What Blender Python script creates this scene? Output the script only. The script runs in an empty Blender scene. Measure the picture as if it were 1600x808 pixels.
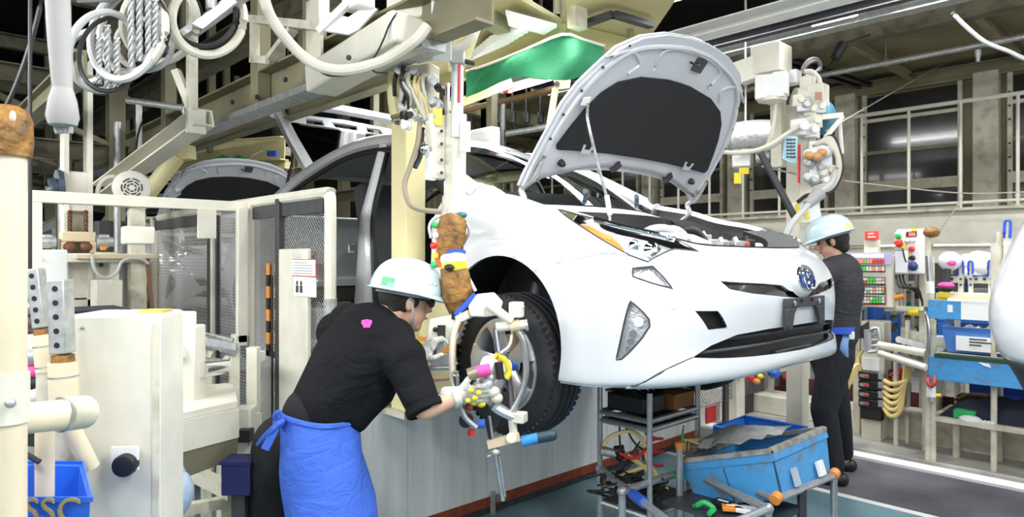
import bpy, bmesh, math, random
import numpy as np
from mathutils import Vector, Matrix
from mathutils.geometry import delaunay_2d_cdt
random.seed(7)
sc = bpy.context.scene
# ------------------------------------------------------------------ camera
FPX = 1063.0; CS = 0.6873; CC = 0.7264; CAMH = 1.49; HOR = 402.0
cam_d = bpy.data.cameras.new('camera'); cam = bpy.data.objects.new('camera', cam_d)
sc.collection.objects.link(cam); sc.camera = cam
cam_d.sensor_width = 36.0; cam_d.lens = 36.0*FPX/1600.0; cam_d.shift_y = -2.0/1600.0
cam_d.dof.use_dof = True; cam_d.dof.focus_distance = 2.9; cam_d.dof.aperture_fstop = 5.6
cam_d.clip_start = 0.05; cam_d.clip_end = 200
cam.location = (0, 0, CAMH); cam.rotation_euler = (math.pi/2, 0, math.atan2(CC, CS))
# ------------------------------------------------------------------ world, exposure
w = bpy.data.worlds.new('hall_air'); sc.world = w; w.use_nodes = True
w.node_tree.nodes['Background'].inputs[0].default_value = (0.93, 0.97, 1.0, 1)
w.node_tree.nodes['Background'].inputs[1].default_value = 0.75
sc.view_settings.view_transform = 'Standard'; sc.view_settings.look = 'None'
sc.view_settings.gamma = 1.0; sc.view_settings.use_curve_mapping = False
sc.view_settings.exposure = 0.68
LAMPW = 0.30
# ------------------------------------------------------------------ pixel helpers (1600x808 frame)
def P(u, v, d):
    k = (u-800.0)/FPX*d
    return Vector((k*CS - d*CC, k*CC + d*CS, CAMH-(v-HOR)/FPX*d))
def dY(u, Y): return Y/((u-800.0)/FPX*CC + CS)
def dX(u, X): return X/((u-800.0)/FPX*CS - CC)
def PY(u, v, Y): return P(u, v, dY(u, Y))
def PX(u, v, X): return P(u, v, dX(u, X))
def PZ(u, v, Z): return P(u, v, (CAMH-Z)*FPX/(v-HOR))
def proj(p):
    d = -p[0]*CC + p[1]*CS; xr = p[0]*CS + p[1]*CC
    return (800+FPX*xr/d, HOR-FPX*(p[2]-CAMH)/d, d)
CR = Vector((CS, CC, 0)); CV = Vector((-CC, CS, 0)); UP = Vector((0, 0, 1))
# ------------------------------------------------------------------ materials
MATS = {}
def mat(name, col, rough=0.5, metal=0.0, var=0.0, scale=6.0, bump=0.0, bscale=40.0, emit=0.0, coat=0.0, dirt=None, dirt_amt=0.5, stretch=None, alpha=1.0, spec=None):
    if name in MATS: return MATS[name]
    m = bpy.data.materials.new(name); m.use_nodes = True; nt = m.node_tree; b = nt.nodes['Principled BSDF']
    b.inputs['Base Color'].default_value = (*col, 1); b.inputs['Roughness'].default_value = rough
    b.inputs['Metallic'].default_value = metal
    if coat: b.inputs['Coat Weight'].default_value = coat; b.inputs['Coat Roughness'].default_value = 0.04
    if spec is not None: b.inputs['Specular IOR Level'].default_value = spec
    if emit:
        b.inputs['Emission Color'].default_value = (*col, 1); b.inputs['Emission Strength'].default_value = emit
    if alpha < 1: b.inputs['Alpha'].default_value = alpha
    if var or bump or dirt:
        tc = nt.nodes.new('ShaderNodeTexCoord'); mp = nt.nodes.new('ShaderNodeMapping')
        nt.links.new(tc.outputs['Object'], mp.inputs[0])
        if stretch: mp.inputs['Scale'].default_value = stretch
    if var or dirt:
        n = nt.nodes.new('ShaderNodeTexNoise'); n.inputs['Scale'].default_value = scale; n.inputs['Detail'].default_value = 5
        nt.links.new(mp.outputs[0], n.inputs['Vector'])
        r = nt.nodes.new('ShaderNodeValToRGB'); nt.links.new(n.outputs['Fac'], r.inputs[0])
        c0 = dirt if dirt else tuple(x*(1-var) for x in col); c1 = tuple(min(1, x*(1+var*0.6)) for x in col)
        if dirt:
            r.color_ramp.elements[0].position = 0.30; r.color_ramp.elements[1].position = 0.30+0.28*dirt_amt
            r.color_ramp.elements[0].color = (*dirt, 1); r.color_ramp.elements[1].color = (*col, 1)
        else:
            r.color_ramp.elements[0].position = 0.35; r.color_ramp.elements[1].position = 0.65
            r.color_ramp.elements[0].color = (*c0, 1); r.color_ramp.elements[1].color = (*c1, 1)
        nt.links.new(r.outputs[0], b.inputs['Base Color'])
    if bump:
        n2 = nt.nodes.new('ShaderNodeTexNoise'); n2.inputs['Scale'].default_value = bscale; n2.inputs['Detail'].default_value = 4
        nt.links.new(mp.outputs[0], n2.inputs['Vector'])
        bp = nt.nodes.new('ShaderNodeBump'); bp.inputs['Strength'].default_value = bump; bp.inputs['Distance'].default_value = 0.02
        nt.links.new(n2.outputs['Fac'], bp.inputs['Height']); nt.links.new(bp.outputs[0], b.inputs['Normal'])
    MATS[name] = m; return m
def lens_mat(name, tint=(1, 1, 1), gloss=0.12):
    m = bpy.data.materials.new(name); m.use_nodes = True; nt = m.node_tree; nt.nodes.clear()
    o = nt.nodes.new('ShaderNodeOutputMaterial'); t = nt.nodes.new('ShaderNodeBsdfTransparent'); g = nt.nodes.new('ShaderNodeBsdfGlossy')
    t.inputs[0].default_value = (*tint, 1); g.inputs['Roughness'].default_value = 0.03
    f = nt.nodes.new('ShaderNodeFresnel'); f.inputs[0].default_value = 1.28
    mx = nt.nodes.new('ShaderNodeMixShader'); nt.links.new(f.outputs[0], mx.inputs[0])
    nt.links.new(t.outputs[0], mx.inputs[1]); nt.links.new(g.outputs[0], mx.inputs[2]); nt.links.new(mx.outputs[0], o.inputs[0])
    MATS[name] = m; return m
CREAM = mat('cream_paint', (0.74, 0.71, 0.60), 0.42, var=0.10, scale=5)
CREAM2 = mat('cream_paint_grimy', (0.66, 0.63, 0.51), 0.5, scale=9, dirt=(0.46, 0.42, 0.31), dirt_amt=0.8)
YEL = mat('pale_yellow_paint', (0.78, 0.70, 0.38), 0.45, var=0.08, scale=4)
KHAKI = mat('khaki_paint', (0.22, 0.20, 0.12), 0.6, var=0.18, scale=3)
KHAKI2 = mat('dull_khaki_paint', (0.17, 0.155, 0.095), 0.6, scale=7, dirt=(0.08, 0.07, 0.045), dirt_amt=0.9)
WHITE = mat('white_paint', (0.82, 0.82, 0.80), 0.4, var=0.04)
PAPER = mat('paper', (0.85, 0.85, 0.83), 0.8)
STEEL = mat('brushed_steel', (0.55, 0.55, 0.54), 0.32, 0.9, var=0.15, scale=20)
CHROME = mat('chrome', (0.85, 0.86, 0.88), 0.08, 1.0)
GALV = mat('galvanised_steel', (0.50, 0.51, 0.50), 0.45, 0.6, var=0.2, scale=30)
DARK = mat('dark_grey_paint', (0.045, 0.045, 0.05), 0.5, var=0.2, scale=15)
BLACK = mat('black_plastic', (0.012, 0.012, 0.013), 0.45)
RUBBER = mat('black_rubber', (0.016, 0.016, 0.018), 0.65, bump=0.1, bscale=80)
RED = mat('red_plastic', (0.62, 0.03, 0.03), 0.4)
ORANGE = mat('orange_plastic', (0.80, 0.28, 0.04), 0.45)
YELB = mat('yellow_plastic', (0.85, 0.66, 0.05), 0.45)
GREEN = mat('green_plastic', (0.03, 0.45, 0.12), 0.45)
BLUE = mat('blue_plastic', (0.03, 0.16, 0.62), 0.4, var=0.12, scale=8)
LBLUE = mat('bin_blue_worn', (0.07, 0.33, 0.68), 0.5, scale=10, dirt=(0.16, 0.20, 0.26), dirt_amt=0.6, bump=0.15)
TAPEB = mat('blue_tape', (0.03, 0.10, 0.55), 0.4)
PINK = mat('pink_plastic', (0.85, 0.08, 0.35), 0.5)
LEATHER = mat('brown_leather', (0.40, 0.19, 0.035), 0.6, scale=22, dirt=(0.09, 0.045, 0.015), dirt_amt=1.3, bump=0.9, bscale=30)
HOSEY = mat('yellow_hose', (0.78, 0.60, 0.24), 0.45)
HOSEG = mat('grey_hose', (0.50, 0.50, 0.49), 0.5)
HOSEC = mat('cream_hose', (0.62, 0.58, 0.48), 0.5)
CABLE = mat('black_cable', (0.02, 0.02, 0.02), 0.5)
TUBE = mat('fluorescent_tube', (1.0, 1.0, 0.98), 0.4, emit=9.0)
# ------------------------------------------------------------------ mesh builder
COL = sc.collection
def frame_of(d, up=UP):
    d = Vector(d).normalized(); up = Vector(up)
    if abs(d.dot(up)) > 0.98: up = Vector((1, 0, 0)) if abs(d.x) < 0.9 else Vector((0, 1, 0))
    x = d.cross(up).normalized(); y = x.cross(d).normalized()
    return x, y, d
class MB:
    def __init__(s): s.v = []; s.f = []; s.M = None
    def add(s, vs, fs):
        o = len(s.v)
        for p in vs:
            p = Vector(p); s.v.append(s.M @ p if s.M else p)
        for f in fs: s.f.append([i+o for i in f])
        return s
    def box(s, c, size, rz=0.0, R=None):
        hx, hy, hz = size[0]/2, size[1]/2, size[2]/2; c = Vector(c)
        R = R or Matrix.Rotation(rz, 3, 'Z')
        vs = [c + R @ Vector((a*hx, b*hy, e*hz)) for a in (-1, 1) for b in (-1, 1) for e in (-1, 1)]
        return s.add(vs, [(0, 1, 3, 2), (4, 6, 7, 5), (0, 4, 5, 1), (2, 3, 7, 6), (0, 2, 6, 4), (1, 5, 7, 3)])
    def bb(s, x0, x1, y0, y1, z0, z1):
        return s.box(((x0+x1)/2, (y0+y1)/2, (z0+z1)/2), (abs(x1-x0), abs(y1-y0), abs(z1-z0)))
    def bar(s, p0, p1, wx, wy=None, up=UP):
        wy = wy or wx
        return s.extr([(-wx/2, -wy/2), (wx/2, -wy/2), (wx/2, wy/2), (-wx/2, wy/2)], p0, p1, up)
    def extr(s, prof, p0, p1, up=UP):
        p0, p1 = Vector(p0), Vector(p1); x, y, d = frame_of(p1-p0, up); n = len(prof)
        vs = [p0+x*a+y*b for a, b in prof]+[p1+x*a+y*b for a, b in prof]
        fs = [(i, (i+1) % n, n+(i+1) % n, n+i) for i in range(n)]+[tuple(range(n-1, -1, -1)), tuple(range(n, 2*n))]
        return s.add(vs, fs)
    def hbeam(s, p0, p1, w, h, t=0.014, up=UP):
        a, b, c = w/2, h/2, t/2
        return s.extr([(-a, -b), (a, -b), (a, -b+t), (c, -b+t), (c, b-t), (a, b-t), (a, b), (-a, b), (-a, b-t), (-c, b-t), (-c, -b+t), (-a, -b+t)], p0, p1, up)
    def chan(s, p0, p1, w, h, t=0.01, up=UP):
        a, b = w/2, h/2
        return s.extr([(-a, -b), (a, -b), (a, -b+t), (-a+t, -b+t), (-a+t, b-t), (a, b-t), (a, b), (-a, b)], p0, p1, up)
    def angle(s, p0, p1, w, t=0.006, up=UP):
        return s.extr([(0, 0), (w, 0), (w, t), (t, t), (t, w), (0, w)], p0, p1, up)
    def cyl(s, p0, p1, r0, r1=None, n=14, caps=True):
        r1 = r0 if r1 is None else r1; p0, p1 = Vector(p0), Vector(p1); x, y, d = frame_of(p1-p0)
        vs = [p0+(x*math.cos(t)+y*math.sin(t))*r0 for t in [2*math.pi*i/n for i in range(n)]]
        vs += [p1+(x*math.cos(t)+y*math.sin(t))*r1 for t in [2*math.pi*i/n for i in range(n)]]
        fs = [(i, (i+1) % n, n+(i+1) % n, n+i) for i in range(n)]
        if caps: fs += [tuple(range(n-1, -1, -1)), tuple(range(n, 2*n))]
        return s.add(vs, fs)
    def lathe(s, p0, axis, prof, n=20, up=UP, closed=False):   # prof: (distance along the axis, radius)
        p0 = Vector(p0); x, y, d = frame_of(axis, up); vs = []; m = len(prof)
        for a, r in prof:
            for i in range(n):
                t = 2*math.pi*i/n; vs.append(p0+d*a+(x*math.cos(t)+y*math.sin(t))*r)
        fs = []
        for j in range(m if closed else m-1):
            k = (j+1) % m
            for i in range(n): fs.append((j*n+i, j*n+(i+1) % n, k*n+(i+1) % n, k*n+i))
        if not closed: fs += [tuple(range(n-1, -1, -1)), tuple(range((m-1)*n, m*n))]
        return s.add(vs, fs)
    def ell(s, c, r, R=None, n=14, m=8):
        c = Vector(c); R = R or Matrix.Identity(3); r = (r, r, r) if isinstance(r, (int, float)) else r; vs = []
        for j in range(m+1):
            a = math.pi*j/m
            for i in range(n):
                t = 2*math.pi*i/n
                vs.append(c+R @ Vector((r[0]*math.sin(a)*math.cos(t), r[1]*math.sin(a)*math.sin(t), r[2]*math.cos(a))))
        fs = [(j*n+i, j*n+(i+1) % n, (j+1)*n+(i+1) % n, (j+1)*n+i) for j in range(m) for i in range(n)]
        return s.add(vs, fs)
    def tube(s, pts, r, n=8, sub=4, closed=False):
        pts = [Vector(p) for p in pts]
        q = spline(pts, sub, closed) if sub > 1 else pts
        m = len(q); rr = r if isinstance(r, (list, tuple)) else None; vs = []; px_ = None
        for j, p in enumerate(q):
            a = q[(j-1) % m] if (closed or j > 0) else p; b = q[(j+1) % m] if (closed or j < m-1) else p
            t = (b-a); t = t.normalized() if t.length > 1e-9 else Vector((0, 0, 1))
            if px_ is None: x, y, _ = frame_of(t)
            else:
                x = (px_ - t*px_.dot(t)); x = x.normalized() if x.length > 1e-6 else frame_of(t)[0]; y = t.cross(x)
            px_ = x
            rad = r if rr is None else np.interp(j/(m-1), np.linspace(0, 1, len(rr)), rr)
            for i in range(n):
                th = 2*math.pi*i/n; vs.append(p+(x*math.cos(th)+y*math.sin(th))*rad)
        fs = []
        for j in range(m if closed else m-1):
            k = (j+1) % m
            for i in range(n): fs.append((j*n+i, j*n+(i+1) % n, k*n+(i+1) % n, k*n+i))
        if not closed: fs += [tuple(range(n-1, -1, -1)), tuple(range((m-1)*n, m*n))]
        return s.add(vs, fs)
    def plate(s, pts, thick):      # polygon in space, thickened along its normal (both ways)
        pts = [Vector(p) for p in pts]; n = len(pts); nn = Vector((0, 0, 0)); c = sum(pts, Vector())/n
        for i in range(n): nn += (pts[i]-c).cross(pts[(i+1) % n]-c)
        nn.normalize(); h = nn*thick/2
        return s.add([p-h for p in pts]+[p+h for p in pts], [tuple(range(n-1, -1, -1)), tuple(range(n, 2*n))]+[(i, (i+1) % n, n+(i+1) % n, n+i) for i in range(n)])
    def grid(s, rows, thick=0.0):
        m, n = len(rows), len(rows[0]); vs = [Vector(p) for r in rows for p in r]
        fs = [(j*n+i, j*n+i+1, (j+1)*n+i+1, (j+1)*n+i) for j in range(m-1) for i in range(n-1)]
        if thick:
            nv = [Vector() for _ in vs]
            for f in fs:
                k = (vs[f[1]]-vs[f[0]]).cross(vs[f[2]]-vs[f[0]])
                for i in f: nv[i] += k
            o = len(vs); vs += [vs[i]-nv[i].normalized()*thick if nv[i].length > 0 else vs[i] for i in range(o)]
            fs = fs+[tuple(o+i for i in reversed(f)) for f in fs]
            B = [i for i in range(n)]+[j*n+n-1 for j in range(1, m)]+[(m-1)*n+i for i in range(n-2, -1, -1)]+[j*n for j in range(m-2, 0, -1)]
            for a, b in zip(B, B[1:]+B[:1]): fs.append((b, a, o+a, o+b))
        return s.add(vs, fs)
    def build(s, name, material, parent=None, smooth=35, bevel=0.0, recalc=True):
        me = bpy.data.meshes.new(name); o = bpy.data.objects.new(name, me)
        off = Vector((0, 0, 0))
        q = parent
        while q is not None: off += Vector(q.location); q = q.parent
        if parent is None and s.v:
            off = sum(s.v, Vector())/len(s.v); off.z = min(p.z for p in s.v); o.location = off
        me.from_pydata([tuple(p-off) for p in s.v], [], s.f)
        me.materials.append(material if not isinstance(material, str) else MATS[material])
        if recalc:
            bm = bmesh.new(); bm.from_mesh(me); bmesh.ops.recalc_face_normals(bm, faces=bm.faces[:]); bm.to_mesh(me); bm.free()
        if smooth:
            me.polygons.foreach_set('use_smooth', [True]*len(me.polygons)); me.set_sharp_from_angle(angle=math.radians(smooth))
        me.update(); COL.objects.link(o); o.parent = parent
        if bevel:
            b = o.modifiers.new('edge', 'BEVEL'); b.width = bevel; b.segments = 2; b.limit_method = 'ANGLE'; b.angle_limit = math.radians(40)
        return o
def spline(pts, sub=4, closed=False):
    n = len(pts); out = []
    if n < 3 and not closed: return list(pts)
    for i in range(n if closed else n-1):
        p0 = pts[(i-1) % n] if (closed or i > 0) else pts[0]*2-pts[1]
        p1 = pts[i]; p2 = pts[(i+1) % n]
        p3 = pts[(i+2) % n] if (closed or i < n-2) else pts[-1]*2-pts[-2]
        for k in range(sub):
            t = k/sub
            out.append(0.5*((2*p1)+(p2-p0)*t+(2*p0-5*p1+4*p2-p3)*t*t+(3*p1-p0-3*p2+p3)*t**3))
    if not closed: out.append(pts[-1].copy())
    return out
def tag(o, label, cat, group=None, kind=None):
    o['label'] = label; o['category'] = cat
    if group: o['group'] = group
    if kind: o['kind'] = kind
    return o
def thing(name, label, cat, loc=(0, 0, 0), group=None):
    o = bpy.data.objects.new(name, None); COL.objects.link(o); o.location = loc; o.empty_display_size = 0.1
    return tag(o, label, cat, group)
def struct(o): o['kind'] = 'structure'; return o
def B(name, m, parent, fn, **k):       # one part from a lambda that fills a builder
    b = MB(); fn(b); return b.build(name, m, parent, **k)
def copy_tree(o, off, label=None, parent=None, group=None):
    c = o.copy(); COL.objects.link(c); c.parent = parent
    if parent is None: c.location = Vector(o.location)+Vector(off)
    if label: c['label'] = label
    if group: c['group'] = group
    for ch in o.children: copy_tree(ch, off, None, c)
    return c
def text(name, body, size, M, material, parent, ext=0.001):
    cu = bpy.data.curves.new(name, 'FONT'); cu.body = body; cu.size = size; cu.extrude = ext; cu.align_x = 'CENTER'; cu.align_y = 'CENTER'; cu.resolution_u = 3
    o = bpy.data.objects.new(name, cu); COL.objects.link(o); dg = bpy.context.evaluated_depsgraph_get()
    me = bpy.data.meshes.new_from_object(o.evaluated_get(dg)); bpy.data.objects.remove(o)
    b = MB(); b.M = M; b.add([v.co for v in me.vertices], [list(p.vertices) for p in me.polygons]); bpy.data.meshes.remove(me)
    return b.build(name, material, parent, smooth=0, recalc=False)
def facing(p, right, up):             # matrix whose x is right, y is up, at p
    r = Vector(right).normalized(); u = Vector(up).normalized(); n = r.cross(u)
    return Matrix(((r.x, u.x, n.x, p[0]), (r.y, u.y, n.y, p[1]), (r.z, u.z, n.z, p[2]), (0, 0, 0, 1)))
# ------------------------------------------------------------------ lamps: fluorescent battens over the line
def batten(x, y, z, L, along, label, power, tubes=2, spread=None, group='fluorescent battens'):
    t = thing('fluorescent_batten', label, 'ceiling light', (x, y, z), group)
    ax = Vector((1, 0, 0)) if along == 'x' else Vector((0, 1, 0)); sd = Vector((0, 1, 0)) if along == 'x' else Vector((1, 0, 0))
    c = Vector((x, y, z))
    B('housing', WHITE, t, lambda b: b.extr([(-.11, .03), (-.05, .09), (.05, .09), (.11, .03), (.11, .02), (-.11, .02)], c-ax*L/2, c+ax*L/2))
    for i in range(tubes):
        o = sd*((i-(tubes-1)/2)*0.09)
        B('tube', TUBE, t, lambda b: b.cyl(c+o-ax*(L/2-.03), c+o+ax*(L/2-.03), 0.016, n=8))
    for s in (-1, 1): B('hanger', GALV, t, lambda b: b.cyl(c+ax*s*L*0.35+UP*.08, Vector((c.x, c.y, 7.5))+ax*s*L*.35, 0.006, n=6))
    if power:
        ld = bpy.data.lights.new('batten_light', 'AREA'); ld.shape = 'RECTANGLE'; ld.size = L; ld.size_y = 0.26; ld.energy = power*LAMPW
        ld.color = (0.97, 0.99, 1.0)
        lo = bpy.data.objects.new('batten_light', ld); COL.objects.link(lo); lo.parent = t; lo.location = (0, 0, -0.05); lo.rotation_euler.x = .85 if y < 0 else 0
        if along == 'y': lo.rotation_euler = (0, 0, math.pi/2)
    return t
for x, y, z, pw, lb_ in [(-.6, -.7, 2.75, 60, 'unseen twin-tube batten added low over the near aisle beside the front bumper'), (-2.6, -.9, 2.7, 150, 'unseen twin-tube batten added low in the near aisle behind the worker'), (-4.6, -.9, 2.5, 130, 'unseen twin-tube batten added low in the near aisle before the mesh fence'), (0.6, 2.6, 3.6, 90, 'twin-tube batten over the gap before the car ahead'), (-7.4, -.6, 2.5, 110, 'unseen twin-tube batten added low in the aisle beside the following car'), (-10.5, -.6, 2.5, 110, 'unseen twin-tube batten added low beyond the following car in the near aisle'), (-14, -.6, 2.6, 110, 'farthest unseen twin-tube batten added low in the near aisle'),  # low near-aisle row is unseen, added to light car side and worker
      (-1.3, 5.1, 3.75, 190, 'twin-tube batten over the far worker and control panel'), (-3.6, 5.1, 3.75, 150, 'twin-tube batten over the aisle behind the tool column'), (1.2, 5.1, 3.75, 170, 'twin-tube batten over the pipe shelf end'), (-6.6, 5.1, 3.75, 110, 'twin-tube batten over the far aisle behind the roof'), (-10, 5.0, 3.8, 110, 'farthest twin-tube batten of the far aisle'), (-1.9, 2.2, 4.3, 110, 'high twin-tube batten directly over the bonnet'), (-.2, 1.2, 2.9, 130, 'unseen twin-tube batten added to light the platform skirt'), (-5.4, 3.3, 3.25, 45, 'twin-tube batten over the tailgate behind the overhead beam')]:  # batten before the skirt is unseen, added to brighten the skirt panels
    batten(x, y, z, 1.8, 'x', lb_, pw)
# ------------------------------------------------------------------ floor
def floor_mat():
    m = mat('teal_floor_paint', (0.17, 0.29, 0.33), 0.45, scale=3.0, dirt=(0.10, 0.18, 0.21), dirt_amt=0.9, bump=0.06); return m
def tread_mat():
    m = bpy.data.materials.new('tread_mat'); m.use_nodes = True; nt = m.node_tree; b = nt.nodes['Principled BSDF']
    b.inputs['Roughness'].default_value = 0.55
    tc = nt.nodes.new('ShaderNodeTexCoord'); mp = nt.nodes.new('ShaderNodeMapping'); mp.inputs['Rotation'].default_value = (0, 0, math.radians(45))
    nt.links.new(tc.outputs['Object'], mp.inputs[0])
    ck = nt.nodes.new('ShaderNodeTexBrick'); ck.inputs['Scale'].default_value = 24; ck.inputs['Mortar Size'].default_value = 0.035
    nt.links.new(mp.outputs[0], ck.inputs['Vector'])
    n = nt.nodes.new('ShaderNodeTexNoise'); n.inputs['Scale'].default_value = 2.2; n.inputs['Detail'].default_value = 6; nt.links.new(tc.outputs['Object'], n.inputs['Vector'])
    r = nt.nodes.new('ShaderNodeValToRGB'); r.color_ramp.elements[0].color = (0.045, 0.045, 0.055, 1); r.color_ramp.elements[1].color = (0.15, 0.15, 0.17, 1)
    r.color_ramp.elements[0].position = .3; r.color_ramp.elements[1].position = .75
    nt.links.new(n.outputs['Fac'], r.inputs[0]); nt.links.new(r.outputs[0], b.inputs['Base Color'])
    bp = nt.nodes.new('ShaderNodeBump'); bp.inputs['Strength'].default_value = 0.6; bp.inputs['Distance'].default_value = 0.01
    nt.links.new(ck.outputs['Fac'], bp.inputs['Height']); nt.links.new(bp.outputs[0], b.inputs['Normal'])
    return m
CONC = mat('pale_concrete', (0.42, 0.41, 0.38), 0.7, scale=4, dirt=(0.20, 0.19, 0.17), dirt_amt=0.9, bump=0.15)
struct(B('floor', floor_mat(), None, lambda b: b.bb(-26, 6, -9, 4.40, -.1, 0)))
struct(B('floor_line', WHITE, None, lambda b: b.bb(-26, 6, 4.40, 4.46, -.1, 0.001)))
struct(B('floor_mat', tread_mat(), None, lambda b: b.bb(-26, 6, 4.46, 5.30, -.1, 0.004)))
struct(B('floor_edge', WHITE, None, lambda b: b.bb(-26, 6, 5.30, 5.42, -.1, 0.03), bevel=.008))
struct(B('floor_plinth', CONC, None, lambda b: b.bb(-26, 6, 5.42, 6.3, -.1, 0.05)))
struct(B('floor_beyond', CONC, None, lambda b: b.bb(-26, 6, 6.3, 30, -.1, 0)))
# ------------------------------------------------------------------ shell
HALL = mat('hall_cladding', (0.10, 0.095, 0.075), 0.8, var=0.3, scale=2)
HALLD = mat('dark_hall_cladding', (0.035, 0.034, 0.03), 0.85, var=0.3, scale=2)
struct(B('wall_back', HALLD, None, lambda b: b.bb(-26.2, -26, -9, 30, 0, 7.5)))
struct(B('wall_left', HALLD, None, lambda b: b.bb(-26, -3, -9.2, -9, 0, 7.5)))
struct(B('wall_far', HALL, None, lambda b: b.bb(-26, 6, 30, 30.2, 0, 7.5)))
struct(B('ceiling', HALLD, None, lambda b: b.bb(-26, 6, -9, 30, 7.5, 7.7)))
# ------------------------------------------------------------------ car: x forward from front axle, w to the right, z up from its own ground
CX, CY, CZ = -2.20, 2.88, 0.82
def car(x, w_, z): return Vector((CX+x, CY-w_, CZ+z))
NET = np.array([   # columns from the nose centre round to the door edge; rows from the lip up   (x, w, z)
 [(.88,0,.205),(.945,0,.235),(.935,0,.33),(.95,0,.43),(.955,0,.51),(.945,0,.59),(.895,0,.665),(.80,0,.71)],
 [(.87,.25,.20),(.935,.25,.23),(.925,.25,.325),(.938,.25,.43),(.942,.25,.51),(.930,.25,.59),(.878,.25,.665),(.785,.25,.712)],
 [(.83,.48,.19),(.895,.48,.22),(.885,.49,.32),(.893,.49,.43),(.893,.49,.51),(.875,.49,.59),(.82,.48,.67),(.735,.46,.72)],
 [(.745,.655,.18),(.80,.665,.21),(.79,.675,.31),(.79,.68,.43),(.78,.68,.52),(.755,.67,.60),(.71,.655,.695),(.64,.62,.762)],
 [(.61,.765,.17),(.655,.78,.20),(.65,.79,.30),(.645,.795,.43),(.63,.79,.53),(.60,.775,.62),(.568,.757,.722),(.505,.70,.80)],
 [(.44,.825,.16),(.45,.84,.19),(.45,.848,.30),(.445,.85,.43),(.435,.845,.55),(.415,.832,.65),(.392,.806,.76),(.345,.735,.85)],
 [(.22,.845,.16),(.22,.86,.19),(.22,.87,.30),(.22,.873,.43),(.215,.868,.57),(.205,.857,.68),(.185,.83,.79),(.15,.72,.89)],
 [(0,.85,.16),(0,.865,.19),(0,.875,.30),(0,.88,.43),(0,.876,.58),(0,.868,.70),(-.01,.845,.82),(-.03,.735,.945)],
 [(-.25,.85,.16),(-.25,.865,.19),(-.25,.873,.30),(-.25,.876,.43),(-.25,.874,.58),(-.25,.868,.71),(-.25,.85,.85),(-.24,.755,.985)],
 [(-.50,.85,.16),(-.50,.865,.19),(-.50,.872,.30),(-.50,.874,.43),(-.50,.873,.58),(-.50,.868,.72),(-.50,.852,.87),(-.47,.76,1.03)],
], float)
NC, NR = NET.shape[0], NET.shape[1]
FULL = np.concatenate([NET[1:][::-1]*np.array([1, -1, 1]), NET], 0)      # columns -9..9
def cr(t): return np.stack([-.5*t+t*t-.5*t**3, 1-2.5*t*t+1.5*t**3, .5*t+2*t*t-1.5*t**3, -.5*t*t+.5*t**3], -1)
ARCH_R = 0.362; ARCH_Z = 0.315
def S0(U, V):
    U = np.atleast_1d(np.asarray(U, float)); V = np.atleast_1d(np.asarray(V, float))
    a = np.clip(U+NC-1, 0, 2*NC-2-1e-9); b = np.clip(V, 0, NR-1-1e-9)
    i = a.astype(int); j = b.astype(int); ta = cr(a-i); tb = cr(b-j); out = np.zeros(U.shape+(3,))
    def ext(A, n, k):    # clamped index with linear extension
        return np.clip(k, 0, n-1)
    for p in range(4):
        for q in range(4):
            ii = i-1+p; jj = j-1+q
            pt = FULL[ext(None, 2*NC-1, ii), ext(None, NR, jj)].copy()
            lo = jj < 0; pt[lo] = 2*FULL[ext(None, 2*NC-1, ii[lo]), 0]-FULL[ext(None, 2*NC-1, ii[lo]), 1]
            hi = jj > NR-1; pt[hi] = 2*FULL[ext(None, 2*NC-1, ii[hi]), NR-1]-FULL[ext(None, 2*NC-1, ii[hi]), NR-2]
            out += (ta[..., p]*tb[..., q])[..., None]*pt
    # wheel-arch flare: a soft band standing proud round the opening
    r = np.hypot(out[..., 0], out[..., 2]-ARCH_Z); side = np.clip((np.abs(U)-4.2)/.8, 0, 1)
    fl = np.where((r < .46) & (out[..., 2] > .17), np.clip((.46-r)/.02, 0, 1)*0.010, 0)
    out[..., 1] += np.sign(U)*fl*side
    return out
def SN(U, V, e=.02):
    du = S0(np.asarray(U)+e, V)-S0(np.asarray(U)-e, V); dv = S0(U, np.clip(np.asarray(V)+e, 0, NR-1))-S0(U, np.clip(np.asarray(V)-e, 0, NR-1))
    n = np.cross(du, dv); n = n/np.maximum(np.linalg.norm(n, axis=-1, keepdims=True), 1e-9)
    return n
def img(p):      # car-space array -> pixels
    X = CX+p[..., 0]; Y = CY-p[..., 1]; Z = CZ+p[..., 2]; d = -X*CC+Y*CS; xr = X*CS+Y*CC
    return np.stack([800+FPX*xr/d, HOR-FPX*(Z-CAMH)/d], -1)
GU, GV = np.meshgrid(np.linspace(0, NC-1, 181), np.linspace(0, NR-1, 141), indexing='ij')
GP = S0(GU.ravel(), GV.ravel()).reshape(GU.shape+(3,)); GI = img(GP); GX = GP[..., [0, 2]]
def inv(target, fn, G, umin=0.0):
    t = np.array(target, float); D = ((G-t)**2).sum(-1)+(GU < umin)*1e9; k = np.unravel_index(np.argmin(D), D.shape); u, v = GU[k], GV[k]
    for _ in range(12):
        f0 = fn(S0(u, v))[0]-t; e = 1e-3; fu = (fn(S0(u+e, v))[0]-t-f0)/e; fv = (fn(S0(u, v+e))[0]-t-f0)/e
        J = np.stack([fu, fv], 1)
        try: st = np.linalg.solve(J, -f0)
        except Exception: break
        st = np.clip(st, -.2, .2); u = float(np.clip(u+st[0], umin, NC-1)); v = float(np.clip(v+st[1], 0, NR-1))
    return (u, v)
def uvp(pts): return [inv(p, img, GI) for p in pts]
def uvx(x, z): return inv((x, z), lambda p: p[..., [0, 2]], GX, 4.3)
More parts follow.
